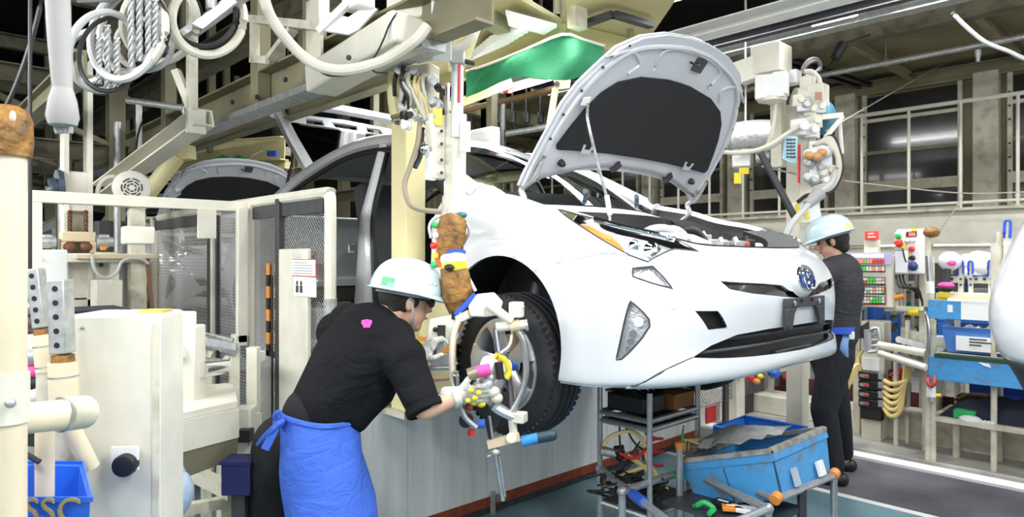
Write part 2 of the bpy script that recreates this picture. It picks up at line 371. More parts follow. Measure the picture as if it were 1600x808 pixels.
def dens(poly, step=.12):
    out = []
    for a, b in zip(poly, poly[1:]+poly[:1]):
        n = max(1, int(math.hypot(a[0]-b[0], a[1]-b[1])/step))
        for k in range(n): out.append((a[0]+(b[0]-a[0])*k/n, a[1]+(b[1]-a[1])*k/n))
    return out
REG = {}
REG['head'] = uvp([(872,327),(905,336),(950,343),(985,349),(1030,362),(1062,377),(1092,393),(1054,389),(1018,405),(1012,409),(985,399),(938,373),(897,347)])
REG['head_low'] = uvp([(988,419),(1020,416),(1037,433),(1051,451),(1018,442),(989,432)])
REG['fog'] = uvp([(985,470),(1003,486),(1014,499),(1015,510),(1003,528),(985,548),(971,561),(963,562),(971,526),(980,486)])
REG['inlet'] = uvp([(1086,486),(1122,486),(1130,497),(1137,513),(1107,516)])
ug = uvp([(1125,439),(1152,441),(1190,443),(1222,446),(1233,454),(1249,460.5),(1252,466),(1225,464),(1177,459),(1140,452)])
lg = uvp([(1082,559),(1111,540),(1152,523),(1201,514),(1254,506),(1254,546),(1225,551),(1177,557),(1128,560)])
def mir(p): return [(-u, v) for u, v in p]
def both(half, i0, i1):   # half outline from tip to centre (index i0 upper, i1 lower forced to u = 0)
    h = [(0.0 if i in (i0, i1) else u, v) for i, (u, v) in enumerate(half)]
    top = h[:i0+1]; bot = h[i1:]
    return top+mir(top)[::-1][1:]+mir(bot)[::-1]+bot[1:] if False else top+mir(top[::-1])[1:]+mir(bot[::-1])[:-1]+bot
REG['grille_up'] = both(ug, 5, 6); REG['grille_low'] = both(lg, 4, 5)
arch = [uvx(ARCH_R*math.cos(t), ARCH_Z+ARCH_R*math.sin(t)) for t in [math.asin((.16-ARCH_Z)/ARCH_R)+(math.pi-2*math.asin((.16-ARCH_Z)/ARCH_R))*i/40 for i in range(41)]]
arch[0] = (arch[0][0], -0.01); arch[-1] = (arch[-1][0], -0.01)
REG['arch'] = arch
seam = uvp([(835,424),(870,411),(905,404),(945,396),(985,400)]); 
fend = [seam[0]]+seam[1:]+[REG['head'][10], REG['head'][11], REG['head'][12], REG['head'][0], (REG['head'][0][0], 7.01), (9.01, 7.01), (9.01, -.01), (6.5, -.01), (6.5, seam[0][1])]
REG['fender'] = fend
lipline = uvp([(985,603),(1000,600),(1040,578),(1082,559)])
REG['lip'] = [(lipline[0][0], -.01)]+lipline+[q for q in [((0 if i == 5 else u), v) for i, (u, v) in enumerate(lg)]][::-1][:4]
REG['lip'] = [(lipline[0][0], -.01)]+lipline+[lg[8], lg[7], lg[6], (0.0, lg[5][1]), (0.0, -.01)]
def pip(poly, X, Y):
    r = np.zeros(X.shape, bool); n = len(poly)
    for i in range(n):
        x1, y1 = poly[i]; x2, y2 = poly[(i+1) % n]
        c = ((y1 > Y) != (y2 > Y)) & (X < (x2-x1)*(Y-y1)/((y2-y1) if y2 != y1 else 1e-12)+x1)
        r ^= c
    return r
pts = [(u, v) for u in np.arange(-9, 9.001, .15) for v in np.arange(0, 7.001, .14)]
edges = []
def addc(poly, closed=True):
    q = dens(poly) if closed else sum([dens([a, b])[:max(1, len(dens([a, b]))//2)] for a, b in zip(poly, poly[1:])], [])+[poly[-1]]
    q = [(min(9, max(-9, u)), min(7, max(0, v))) for u, v in q]
    o = len(pts); pts.extend(q); n = len(q)
    edges.extend([(o+i, o+(i+1) % n) for i in range(n if closed else n-1)])
for k in ('head', 'head_low', 'fog', 'inlet', 'arch', 'fender', 'lip'):
    addc(REG[k]); addc(mir(REG[k]))
addc(REG['grille_up']); addc(REG['grille_low'])
vo, eo, fo = delaunay_2d_cdt([Vector(p) for p in pts], edges, [], 0, 1e-5)[:3]
V2 = np.array([tuple(p) for p in vo]); F2 = np.array([f for f in fo if len(f) == 3])
C2 = V2[F2].mean(1)
own = np.array(['bumper_cover']*len(F2), dtype=object)
def assign(k, name):
    for sgn, nm in ((1, name), (-1, name+'_far')):
        own[pip([(sgn*u, v) for u, v in REG[k]], C2[:, 0], C2[:, 1])] = nm
assign('fender', 'front_fender'); assign('lip', 'lower_lip')
for k in ('head', 'head_low', 'fog', 'inlet'): assign(k, k)
own[pip(REG['grille_up'], C2[:, 0], C2[:, 1])] = 'grille_up'; own[pip(REG['grille_low'], C2[:, 0], C2[:, 1])] = 'grille_low'
assign('arch', 'cut')
P3 = S0(V2[:, 0], V2[:, 1]); N3 = SN(V2[:, 0], V2[:, 1])
def patch(name, names, material, parent, off=0.0, flange=0.012):
    T = F2[np.isin(own, names)]; used, idx = np.unique(T, return_inverse=True); T = idx.reshape(T.shape)
    p = P3[used]+N3[used]*off; nn = N3[used]
    W = np.stack([CX+p[:, 0], CY-p[:, 1], CZ+p[:, 2]], -1); NW = np.stack([nn[:, 0], -nn[:, 1], nn[:, 2]], -1)
    b = MB(); b.v = [Vector(q) for q in W]; b.f = [list(map(int, f)) for f in T]
    cnt = {}
    for f in b.f:
        for i in range(3):
            e = (f[i], f[(i+1) % 3]); cnt[tuple(sorted(e))] = None if tuple(sorted(e)) in cnt else e
    if flange:
        m = {}
        for e in [e for e in cnt.values() if e]:
            for i in e:
                if i not in m: m[i] = len(b.v); b.v.append(b.v[i]-Vector(NW[i])*flange)
            b.f.append([e[1], e[0], m[e[0]], m[e[1]]])
    return b.build(name, material, parent, smooth=50, recalc=False)
# sign check of the normals (outward)
if (N3[:, 0]*(P3[:, 0] > .6)).sum() < 0: N3 = -N3
PAINT = mat('pearl_white_paint', (0.66, 0.67, 0.69), 0.22, coat=0.6, var=0.01)
GREYM = mat('silver_primer_paint', (0.50, 0.51, 0.54), 0.30, 0.25, var=0.04)
SILV = mat('lamp_reflector', (0.62, 0.63, 0.65), 0.22, 0.6, bump=0.25, bscale=60)
AMBER = mat('amber_reflector', (0.85, 0.24, 0.02), 0.35, bump=0.3, bscale=70)
LENS = lens_mat('clear_lens')
GLASS = lens_mat('window_glass', (0.80, 0.86, 0.84))
GBLK = mat('gloss_black', (0.01, 0.01, 0.011), 0.12, coat=0.5)
HEADL = mat('headliner_grey', (0.30, 0.31, 0.33), 0.8)
FELT = mat('black_felt', (0.010, 0.010, 0.012), 0.9, bump=0.2, bscale=120)
BAY = mat('engine_bay_black', (0.012, 0.012, 0.013), 0.5)
ALU = mat('cast_aluminium', (0.55, 0.56, 0.57), 0.4, 0.6, bump=0.2, bscale=40)
ENG = mat('grey_engine_cover', (0.30, 0.31, 0.33), 0.4, 0.3)
TRIMR = mat('terracotta_red', (0.55, 0.10, 0.09), 0.5)
ctop = thing('white_car', 'pearl white car with open bonnet raised on the line, centre of the photo', 'car', car(-1.3, 0, 0), 'cars on the line')
patch('bumper_cover', ['bumper_cover'], PAINT, ctop)
patch('front_fender', ['front_fender'], PAINT, ctop, 0.001); patch('front_fender', ['front_fender_far'], PAINT, ctop, .001)
patch('lower_lip', ['lower_lip', 'lower_lip_far'], PAINT, ctop, 0.006, .03)
gu = patch('upper_grille', ['grille_up'], GBLK, ctop, -0.022, -.022)
gl = patch('lower_grille', ['grille_low'], BLACK, ctop, -0.045, -.045)
for s in (1, -1):
    sx = '' if s == 1 else '_far'
    iv = patch('side_inlet', ['inlet'+sx], BLACK, ctop, -.035, -.035)
    h = patch('headlamp', ['head'+sx], SILV, ctop, -.016, -.016); patch('lens', ['head'+sx], LENS, h, 0.0, 0)
    hl = patch('lower_lamp', ['head_low'+sx], SILV, ctop, -.02, -.02); patch('lens', ['head_low'+sx], LENS, hl, 0, 0)
    fg = patch('fog_lamp', ['fog'+sx], SILV, ctop, -.03, -.03); patch('lens', ['fog'+sx], LENS, fg, 0.001, 0)
    for nm, pl, r_ in (('lip_seam', lipline, .0035), ('fender_seam', seam, .0009)):
        qs = S0([s*u for u, v in pl], [v for u, v in pl]); ns = SN(np.array([s*u for u, v in pl]), np.array([v for u, v in pl]))
        B(nm, DARK, ctop, lambda b: b.tube([car(*(p+n*.002)) for p, n in zip(qs, ns)], r_, 6, 4))
    # chrome edge round the fog lamp, reflector bowls inside it
    loop = [(s*u, v) for u, v in dens(REG['fog'], .1)]
    q = S0([u for u, v in loop], [v for u, v in loop])
    B('bezel', DARK, fg, lambda b: b.tube([car(*p) for p in q], .004, 6, 1, True))
    for (pu, pv, r) in ((988, 523, .016), (984, 535, .014), (980, 546, .011), (997, 503, .02)):
        u, v = inv((pu, pv), img, GI); p = S0(s*u, v)[0]; n = SN(np.array([s*u]), np.array([v]))[0]; c = car(*(p-n*.03)); nw = Vector((n[0], -n[1], n[2]))
        B('bowl', CHROME, fg, lambda b: b.lathe(c, nw, [(0, .003), (.004, r*.6), (.014, r), (.016, r), (.016, r*.9)], 14))
    for reg, par in (('head', h), ('head_low', hl)):
        lp_ = [(s*u, v) for u, v in dens(REG[reg], .1)]; qq = S0([u for u, v in lp_], [v for u, v in lp_])
        B('bezel', DARK, par, lambda b: b.tube([car(*p) for p in qq], .0035, 6, 1, True))
    # amber wedge and projector inside the headlamp
    am = [(900,348),(943,356),(962,374),(976,390),(972,391),(927,367)]
    auv = uvp(am); auv = [(s*u, v) for u, v in auv]
    bb_ = MB(); cen = np.mean(auv, 0)
    rows = []
    for fr in (0, .5, 1.0):
        rows.append([tuple(cen+(np.array(a)-cen)*fr) for a in dens(auv, .08)])
    pv = []; ff = []; n = len(rows[0])
    for r_ in rows: pv += [car(*(S0(u, v)[0]-SN(np.array([u]), np.array([v]))[0]*.005)) for u, v in r_]
    for j in range(2):
        for i in range(n): ff.append((j*n+i, j*n+(i+1) % n, (j+1)*n+(i+1) % n, (j+1)*n+i))
    bb_.add(pv, ff); bb_.build('amber_reflector', AMBER, h)
    for (pu, pv_, r) in ((1018, 386, .038), (990, 378, .026)):
        u, v = inv((pu, pv_), img, GI); p = S0(s*u, v)[0]; n_ = SN(np.array([s*u]), np.array([v]))[0]; c = car(*(p-n_*.030)); nw = Vector((n_[0], -n_[1], n_[2]))
        B('projector', CHROME, h, lambda b: b.lathe(c, nw+Vector((.6, 0, -.2)), [(0, r), (.02, r), (.022, r*.92), (.024, r*.8), (.036, r*.45), (.04, .002)], 18))
    u, v = inv((1052, 479), img, GI); p = S0(s*u, v)[0]; n_ = SN(np.array([s*u]), np.array([v]))[0]; nw = Vector((n_[0], -n_[1], n_[2]))
    B('parking_sensor', PAINT, ctop, lambda b: b.lathe(car(*(p-n_*.004)), nw, [(0, .012), (.006, .012), (.007, .010), (.007, .002)], 16))
    # wheel-arch liner
    b = MB(); rows = []
    for wv in (.865, .60):
        rows.append([car((ARCH_R+.004)*math.cos(t), s*wv, ARCH_Z+(ARCH_R+.004)*math.sin(t)) for t in [math.pi*i/24-.35*(1-i/12) for i in range(25)]])
    b.grid(rows); b.plate([car((ARCH_R+.06)*math.cos(t), s*.58, ARCH_Z+(ARCH_R+.06)*math.sin(t)) for t in [math.pi*i/24 for i in range(25)]], .01)
    b.build('wheel_arch_liner', BAY, ctop)
for v in (1.55, 1.95, 2.35):
    us = [u for u in np.arange(-3.6, 3.61, .12) if pip(REG['grille_low'], np.array([u]), np.array([v]))[0]]
    if len(us) > 3:
        q = S0(us, [v]*len(us)); B('slat', DARK, gl, lambda b: b.tube([car(p[0]-.022, p[1], p[2]) for p in q], .007, 6, 1))
# emblem on the nose
ec = inv((1252, 436), img, GI); ep = S0(0.0, ec[1])[0]; en = SN(np.array([0.0]), np.array([ec[1]]))[0]
EN = Vector((en[0], 0, en[2])).normalized(); ER = Vector((0, 1, 0)); EU = EN.cross(ER).normalized()
if EU.z < 0: EU = -EU
E0 = car(*ep)
em = bpy.data.objects.new('emblem', None)
bulge = MB()
rws = []
for rr, hh in ((1.5, -.012), (1.28, .004), (1.14, .012), (1.04, .014)):
    rws.append([E0+ER*(.078*rr*math.cos(t))+EU*(.053*rr*math.sin(t))+EN*hh for t in [2*math.pi*i/36 for i in range(37)]])
bulge.grid(rws); bulge.build('emblem_surround', PAINT, ctop, smooth=60)
eb = B('emblem', mat('emblem_blue', (0.01, 0.05, 0.30), 0.15, 0.3, coat=.6), ctop, lambda b: b.plate([E0+ER*(.078*math.cos(t))+EU*(.053*math.sin(t))+EN*.012 for t in [2*math.pi*i/32 for i in range(32)]], .006))
def elring(a, c, cx, cy, r, name):
    B(name, CHROME, eb, lambda b: b.tube([E0+ER*(cx+a*math.cos(t))+EU*(cy+c*math.sin(t))+EN*.017 for t in [2*math.pi*i/28 for i in range(28)]], r, 6, 1, True))
elring(.078, .053, 0, 0, .0055, 'rim'); elring(.050, .0165, 0, .0225, .0048, 'oval'); elring(.020, .046, 0, 0, .0048, 'oval')
# number-plate bracket
NW = .40
def np_(a, z, o=0.0): return car(.968+o-.02*abs(a)*2, -a, z)
brk = [(-.20,.535),(.20,.535),(.20,.50),(.175,.37),(.20,.36) ,(.20,.345),(.125,.345),(.11,.46),(.085,.485),(-.085,.485),(-.11,.46),(-.125,.345),(-.20,.345),(-.20,.36),(-.175,.37),(-.20,.50)]
brk = [(-.19,.502),(.19,.502)]
pb = B('plate_bracket', DARK, ctop, lambda b: [b.plate([np_(a, z) for a, z in brk[:1]+brk[1:2]+[(.19, .462), (-.19, .462)]], .014), b.plate([np_(a, z) for a, z in [(.19,.462),(.19,.375),(.135,.375),(.115,.44),(.09,.462)]], .014), b.plate([np_(a, z) for a, z in [(-.19,.462),(-.19,.375),(-.135,.375),(-.115,.44),(-.09,.462)]], .014)], bevel=.003)
for a in (-.12, .12): B('screw', CHROME, pb, lambda b: b.lathe(np_(a, .482, .006), (1, 0, 0), [(0, .012), (.004, .012), (.005, .009), (.007, .004)], 10))
for a in (-.17, .17, -.05, .05): B('hole', BLACK, pb, lambda b: b.cyl(np_(a, .385 if abs(a) > .1 else .49, .003), np_(a, .385 if abs(a) > .1 else .49, .0085), .008, n=10))
def fillpoly(outline, step, holes=()):
    xs = [p[0] for p in outline]; ys = [p[1] for p in outline]
    def dn(pl):
        out = []
        for a, b in zip(pl, pl[1:]+pl[:1]):
            n = max(1, int(math.hypot(a[0]-b[0], a[1]-b[1])/step))
            out += [(a[0]+(b[0]-a[0])*k/n, a[1]+(b[1]-a[1])*k/n) for k in range(n)]
        return out
    pts = []; ed = []
    for pl in [outline]+list(holes):
        q = dn(list(pl)); o = len(pts); pts += q; ed += [(o+i, o+(i+1) % len(q)) for i in range(len(q))]
    gx, gy = np.meshgrid(np.arange(min(xs), max(xs), step), np.arange(min(ys), max(ys), step)); gx = gx.ravel(); gy = gy.ravel()
    ok = pip(outline, gx, gy)
    for h in holes: ok &= ~pip(h, gx, gy)
    pts += list(zip(gx[ok].tolist(), gy[ok].tolist()))
    v, e, f = delaunay_2d_cdt([Vector(p) for p in pts], ed, [], 0, 1e-5)[:3]
    v = np.array([tuple(p) for p in v]); f = np.array([t for t in f if len(t) == 3]); c = v[f].mean(1)
    k = pip(outline, c[:, 0], c[:, 1])
    for h in holes: k &= ~pip(h, c[:, 0], c[:, 1])
    return v, f[k]
def sheet(name, outline, step, fn, thick, material, parent, holes=(), smooth=50):
    """polygon (2D) filled, mapped by fn(a, b, side) to two skins with edge walls"""
    v, f = fillpoly(outline, step, holes); used, idx = np.unique(f, return_inverse=True); f = idx.reshape(f.shape); v = v[used]
    b = MB(); n = len(v); b.v = [fn(p[0], p[1], 0.0) for p in v]+[fn(p[0], p[1], thick) for p in v]
    F = [list(map(int, t)) for t in f]; cnt = {}
    for t in F:
        for i in range(3):
            e = (t[i], t[(i+1) % 3]); k = tuple(sorted(e)); cnt[k] = None if k in cnt else e
    b.f = F+[[n+i for i in reversed(t)] for t in F]+[[e[1], e[0], n+e[0], n+e[1]] for e in cnt.values() if e]
    return b.build(name, material, parent, smooth=smooth)
# ---- bonnet, hinged at the cowl and propped open
HT = math.radians(54); HX0, HZ0 = -.06, .965
def hood_pt(w_, s_, o=0.0):       # o: distance towards the outer skin
    c = -.025*(w_/.74)**2-.02*max(0, (s_-.6)/.3)**2+o
    return car(HX0+s_*math.cos(HT)-c*math.sin(HT), w_, HZ0+s_*math.sin(HT)+c*math.cos(HT))
def sym(h): return h+[(-a, b) for a, b in reversed(h) if abs(a) > 1e-6]
hood_out = [(0,.175),(.2,.17),(.42,.15),(.62,.095),(.70,.045),(.728,.04),(.73,.12),(.722,.27),(.705,.46),(.67,.56),(.615,.645),(.545,.752),(.43,.832),(.28,.882),(.13,.902),(0,.908)]
felt = [(0,.272),(.25,.27),(.48,.262),(.62,.255),(.635,.275),(.605,.37),(.57,.46),(.515,.55),(.44,.615),(.30,.665),(.1,.69),(0,.692)]
hood = bpy.data.objects.new('bonnet', None)
hd = sheet('bonnet', sym(hood_out), .05, lambda a, b, t: hood_pt(a, b, .02+t), .012, PAINT, ctop)
inner = [(a*.985, .54+(b-.54)*.985) for a, b in hood_out]; inner[0] = (0, inner[0][1]); inner[-1] = (0, inner[-1][1])
INNER = mat('bonnet_inner_paint', (0.56, 0.57, 0.60), 0.3, 0.15, coat=.3)
sheet('inner_panel', sym(inner), .05, lambda a, b, t: hood_pt(a, b, 0+t), .018, INNER, hd)
sheet('insulation_pad', sym(felt), .05, lambda a, b, t: hood_pt(a, b, -.012+t), .014, FELT, hd)
def hoodline(name, pts, r, m, o=-.004, closed=False):
    return B(name, m, hd, lambda b: b.tube([hood_pt(a, s_, o) for a, s_ in pts], r, 6, 4, closed))
for s in (1, -1):
    hoodline('rib', [(s*.665, .10), (s*.685, .27), (s*.655, .46), (s*.60, .60), (s*.50, .73), (s*.36, .80), (s*.12, .85), (0, .855)], .011, INNER, -.002)
    hoodline('rib', [(s*.60, .70), (s*.46, .76), (s*.36, .72), (s*.40, .66)], .008, INNER, -.002)
    hoodline('rib', [(s*.24, .71), (s*.255, .80), (s*.15, .835), (0, .845)], .008, INNER, -.002)
    for k in (.30, .42, .54, .66, .78):
        a = np.interp(k, [.2, .46, .645, .752, .832], [.70, .685, .595, .53, .42]); B('fastener', BLACK, hd, lambda b: b.ell(hood_pt(s*a, k, -.004), .006, n=8, m=5))
    B('bump_stop', BLACK, hd, lambda b: b.lathe(hood_pt(s*.55, .19, .0), hood_pt(0, .2, 0)-hood_pt(0, .2, .1), [(0, .018), (.02, .016), (.03, .01)], 10))
    B('clip', INNER, hd, lambda b: [b.plate([hood_pt(s*a, k, -.016) for a, k in ((.40, .255), (.46, .253), (.47, .30), (.455, .30), (.45, .275), (.41, .277), (.405, .302), (.39, .302))], .004)])
    # gooseneck hinge
    B('hinge', GALV, hd, lambda b: b.tube([hood_pt(s*.685, .22, -.01), hood_pt(s*.69, .10, -.012), car(-.045, s*.695, .985), car(-.03, s*.695, .93), car(-.10, s*.70, .885)], [.011, .012, .015, .015, .012], 8, 4))
hoodline('seal_strip', [(-.66, .10), (-.4, .175), (-.2, .205), (0, .21), (.2, .205), (.4, .175), (.66, .10)], .010, mat('grey_rubber', (.22, .22, .24), .6), -.003)
for a, k in ((.15, .207), (-.32, .19)):
    B('clip', BLACK, hd, lambda b: b.box(hood_pt(a, k, -.012), (.03, .06, .03), R=Matrix.Rotation(.6, 3, 'X')))
B('latch_plate', DARK, hd, lambda b: b.plate([hood_pt(a, k, -.006) for a, k in ((-.10, .765), (-.02, .765), (-.015, .83), (-.06, .835), (-.10, .83))], .006))
B('latch', BLACK, hd, lambda b: b.tube([hood_pt(-.02, .80, -.006), hood_pt(-.01, .805, -.035), hood_pt(.015, .80, -.035), hood_pt(.02, .80, -.004)], .006, 6, 3))
B('prop_bracket', WHITE, hd, lambda b: b.plate([hood_pt(a, k, -.016) for a, k in ((.575, .49), (.62, .48), (.625, .515), (.585, .525))], .008))
B('prop_rod', GALV, ctop, lambda b: b.tube([hood_pt(.59, .50, -.022), hood_pt(.575, .46, -.03), P(919, 192, 2.84), P(930, 240, 2.86), P(943, 290, 2.88), P(951, 322, 2.9), P(953, 345, 2.9)], .0065, 8, 4))
B('rod_sleeve', WHITE, ctop, lambda b: b.cyl(P(948, 305, 2.89), P(953, 336, 2.9), .011))
# ---- body: rails, pillars, roof, quarter panels
def mirror_both(fn):
    for s in (1, -1): fn(s)
RAIL = [(-.30, .735, .965), (-.80, .675, 1.215), (-1.10, .62, 1.335), (-1.34, .575, 1.385), (-1.80, .56, 1.385), (-2.44, .545, 1.275), (-2.95, .57, 1.07), (-3.25, .62, .93)]
def ribbon(b, pts, halfw, thick, tilt):
    q = spline([Vector(p) for p in pts], 6); rows = [[], []]
    for i, p in enumerate(q):
        t = (q[min(i+1, len(q)-1)]-q[max(i-1, 0)]).normalized(); sd = Vector((0, 1, 0)) if tilt is None else Vector(tilt)
        n = t.cross(sd).normalized(); sd = n.cross(t).normalized()
        rows[0].append((p, sd, n))
    top = [[p+sd*halfw for p, sd, n in rows[0]], [p+n*thick*.6 for p, sd, n in rows[0]], [p-sd*halfw for p, sd, n in rows[0]]]
    b.grid(top, thick)
def body_side(s):
    B('roof_rail', PAINT, ctop, lambda b: b.tube([car(x, s*w_, z) for x, w_, z in RAIL], [.05, .045, .042, .042, .042, .05, .07, .06], 10, 6))
    B('door_seal', BLACK, ctop, lambda b: b.tube([car(x, s*(w_+.018), z-.052) for x, w_, z in [(-.42, .77, .99), (-.80, .69, 1.20), (-1.10, .64, 1.32), (-1.34, .595, 1.372), (-1.80, .58, 1.37), (-2.35, .57, 1.27), (-2.7, .60, 1.15)]], .018, 8, 5))
    # B pillar, flaring towards the sill
    bp = [(-1.36, .60, 1.37, .045), (-1.30, .70, 1.15, .05), (-1.25, .80, .90, .065), (-1.22, .83, .60, .09), (-1.22, .835, .34, .13), (-1.22, .83, .22, .20)]
    rows = [[], [], [], []]
    for x, w_, z, h in bp:
        rows[0].append(car(x-h, s*(w_-.03), z)); rows[1].append(car(x-h*.6, s*w_, z)); rows[2].append(car(x+h*.6, s*w_, z)); rows[3].append(car(x+h, s*(w_-.03), z))
    B('b_pillar', PAINT, ctop, lambda b: b.grid(rows, .012), smooth=60)
    B('pillar_seal', BLACK, ctop, lambda b: b.tube([car(x+h+.008, s*(w_-.02), z) for x, w_, z, h in bp], .016, 6, 4))
    B('side_sill', PAINT, ctop, lambda b: b.extr([(-.05, -.09), (.04, -.09), (.055, 0), (.04, .09), (-.05, .09)], car(-.42, s*.81, .25), car(-2.25, s*.81, .25)))
    B('inner_sill', DARK, ctop, lambda b: b.bb(CX-2.3, CX-.42, CY-s*.70, CY-s*.76, CZ+.16, CZ+.34))
    # hinge pillar below the A pillar
    B('hinge_pillar', PAINT, ctop, lambda b: b.bb(CX-.47, CX-.36, CY-s*.84, CY-s*.70, CZ+.2, CZ+.98), bevel=.02)
    B('striker', GALV, ctop, lambda b: b.tube([car(-1.30, s*.835, .74), car(-1.30, s*.865, .74), car(-1.30, s*.865, .70), car(-1.30, s*.835, .70)], .007, 6, 1))
mirror_both(body_side)
REARN = np.array([
 [(-2.15,.84,.18),(-2.15,.865,.30),(-2.15,.872,.45),(-2.15,.868,.62),(-2.15,.855,.80),(-2.2,.80,.95),(-2.3,.68,1.08)],
 [(-2.45,.845,.20),(-2.45,.87,.30),(-2.45,.876,.45),(-2.45,.872,.62),(-2.45,.855,.80),(-2.48,.79,.95),(-2.55,.67,1.08)],
 [(-2.85,.845,.22),(-2.85,.865,.30),(-2.85,.87,.45),(-2.85,.868,.62),(-2.85,.845,.80),(-2.85,.77,.95),(-2.85,.655,1.06)],
 [(-3.20,.80,.22),(-3.22,.825,.32),(-3.25,.838,.45),(-3.25,.835,.60),(-3.20,.80,.80),(-3.12,.72,.95),(-3.05,.64,1.04)],
 [(-3.40,.66,.24),(-3.44,.69,.34),(-3.49,.705,.46),(-3.48,.71,.60),(-3.40,.69,.80),(-3.28,.64,.95),(-3.16,.60,1.03)],
 [(-3.48,.35,.26),(-3.52,.38,.36),(-3.57,.40,.47),(-3.56,.40,.60),(-3.48,.40,.80),(-3.38,.40,.95),(-3.25,.40,1.02)],
 [(-3.50,0,.26),(-3.54,0,.36),(-3.59,0,.47),(-3.58,0,.60),(-3.50,0,.80),(-3.40,0,.95),(-3.28,0,1.02)]], float)
def rear_eval(a, b_):
    i = min(int(a), 5); j = min(int(b_), 5); ta = cr(np.array([a-i]))[0]; tb = cr(np.array([b_-j]))[0]; o = np.zeros(3)
    for p in range(4):
        for q in range(4): o += ta[p]*tb[q]*REARN[min(max(i-1+p, 0), 6), min(max(j-1+q, 0), 6)]
    return o
def rear_side(s):
    b = MB(); vs = {}; NA, NB = 48, 36; pts_ = [[rear_eval(a*6/NA, c*6/NB) for c in range(NB+1)] for a in range(NA+1)]
    WX, WZ, WR = -2.70, .315, .355
    for row in pts_:
        for p in row:
            r = math.hypot(p[0]-WX, p[2]-WZ)
            if r < WR and p[0] > -3.15 and r > WR-.06: k = WR/r; p[0] = WX+(p[0]-WX)*k; p[2] = WZ+(p[2]-WZ)*k
    for row in pts_[20:]:
        min(row, key=lambda p: abs(p[2]-.40))[2] = .40
    low, up_ = MB(), MB()
    for dst, cond in ((low, lambda z, a: z < .40 and a > 20), (up_, lambda z, a: not (z < .40 and a > 20))):
        idx = {}
        for a in range(NA):
            for c in range(NB):
                q = [pts_[a][c], pts_[a+1][c], pts_[a+1][c+1], pts_[a][c+1]]
                m = sum(q)/4
                if math.hypot(m[0]-WX, m[2]-WZ) < WR-.005 and m[0] > -3.15: continue
                if not cond(m[2], a): continue
                f = []
                for key, p in zip([(a, c), (a+1, c), (a+1, c+1), (a, c+1)], q):
                    if key not in idx: idx[key] = len(dst.v); dst.v.append(car(p[0], s*p[1], p[2]))
                    f.append(idx[key])
                dst.f.append(f)
    o1 = up_.build('rear_quarter', PAINT, ctop, smooth=60); o2 = low.build('rear_diffuser', BLACK, ctop, smooth=60)
    for o in (o1, o2):
        md = o.modifiers.new('skin', 'SOLIDIFY'); md.thickness = .012; md.offset = 0
    b = MB(); b.grid([[car(WX+.36*math.cos(t), s*wv, WZ+.36*math.sin(t)) for t in [math.pi*i/20 for i in range(21)]] for wv in (.86, .6)]); b.build('wheel_arch_liner', BAY, ctop)
mirror_both(rear_side)
# roof, headliner, screen, dash
def roof_row(x, z, hw): return [car(x, hw*t, z+.085*(1-t*t)) for t in np.linspace(1, -1, 17)]
rr = [roof_row(x, z-.005, hw) for x, z, hw in ((-1.12, 1.325, .60), (-1.34, 1.375, .575), (-1.6, 1.39, .57), (-1.9, 1.38, .565), (-2.2, 1.34, .56), (-2.46, 1.275, .555))]
B('roof_panel', PAINT, ctop, lambda b: b.grid(rr, -.01), smooth=60)
hl = [[p-Vector((0, 0, .045)) for p in r] for r in rr]
hl[0] = [p+Vector((-.06, 0, -.03)) for p in hl[0]]
B('headliner', HEADL, ctop, lambda b: b.grid(hl, .008), smooth=60)
B('roof_header', PAINT, ctop, lambda b: b.grid([rr[0], [p+Vector((.01, 0, -.03)) for p in rr[0]], [p+Vector((-.05, 0, -.055)) for p in rr[0]]], .004))
for t in (.35, .12, -.2): B('header_slot', BLACK, ctop, lambda b: b.box(car(-1.115, t, 1.325+.085*(1-(t/.6)**2)-.025), (.008, .07, .012)))
ws = []
for f in np.linspace(0, 1, 9):
    hw = .70*(1-f)+.575*f; x = -.33*(1-f)-1.12*f; z = .945*(1-f)+1.335*f
    ws.append([car(x+.20*(1-t*t)*(1-f*.75), hw*t, z+.06*(1-t*t)*f+.05*math.sin(f*math.pi)) for t in np.linspace(1, -1, 17)])
B('windscreen', GLASS, ctop, lambda b: b.grid(ws), smooth=60)
B('windscreen_frit', BLACK, ctop, lambda b: b.grid([[p+Vector((0, 0, -.012)) for p in ws[0]], [p+Vector((0, 0, -.012)) for p in ws[1]]], .003), smooth=60)
B('cowl', mat('cowl_cream', (.62, .60, .55), .5), ctop, lambda b: b.grid([[p+Vector((.16, 0, -.05)) for p in ws[0]], [p+Vector((.02, 0, -.01)) for p in ws[0]], [p+Vector((-.05, 0, -.01)) for p in ws[0]]], .02), smooth=60)
B('cowl_gutter', BAY, ctop, lambda b: b.grid([[p+Vector((.20, 0, -.22)) for p in ws[0]], [p+Vector((.17, 0, -.05)) for p in ws[0]]], .02))
B('dashboard', BLACK, ctop, lambda b: b.grid([[car(x+.12*(1-t*t), .68*t, z) for t in np.linspace(1, -1, 11)] for x, z in ((-.38, .93), (-.60, .95), (-.80, .92), (-.88, .82), (-.85, .6))], .02), smooth=50)
for a in (.28, -.12): B('wiper_arm', mat('slate_blue_cap', (.10, .16, .20), .4), ctop, lambda b: b.tube([car(-.02+.1*(1-(a/.7)**2), a+.1, .93), car(0+.1, a+.13, .975), car(.02+.1, a+.16, .98)], .012, 8, 3))
B('floor_pan', DARK, ctop, lambda b: b.bb(CX-3.35, CX-.42, CY-.74, CY+.74, CZ+.16, CZ+.20))
B('bay_floor', BAY, ctop, lambda b: b.bb(CX-.42, CX+.78, CY-.56, CY+.56, CZ+.20, CZ+.24))
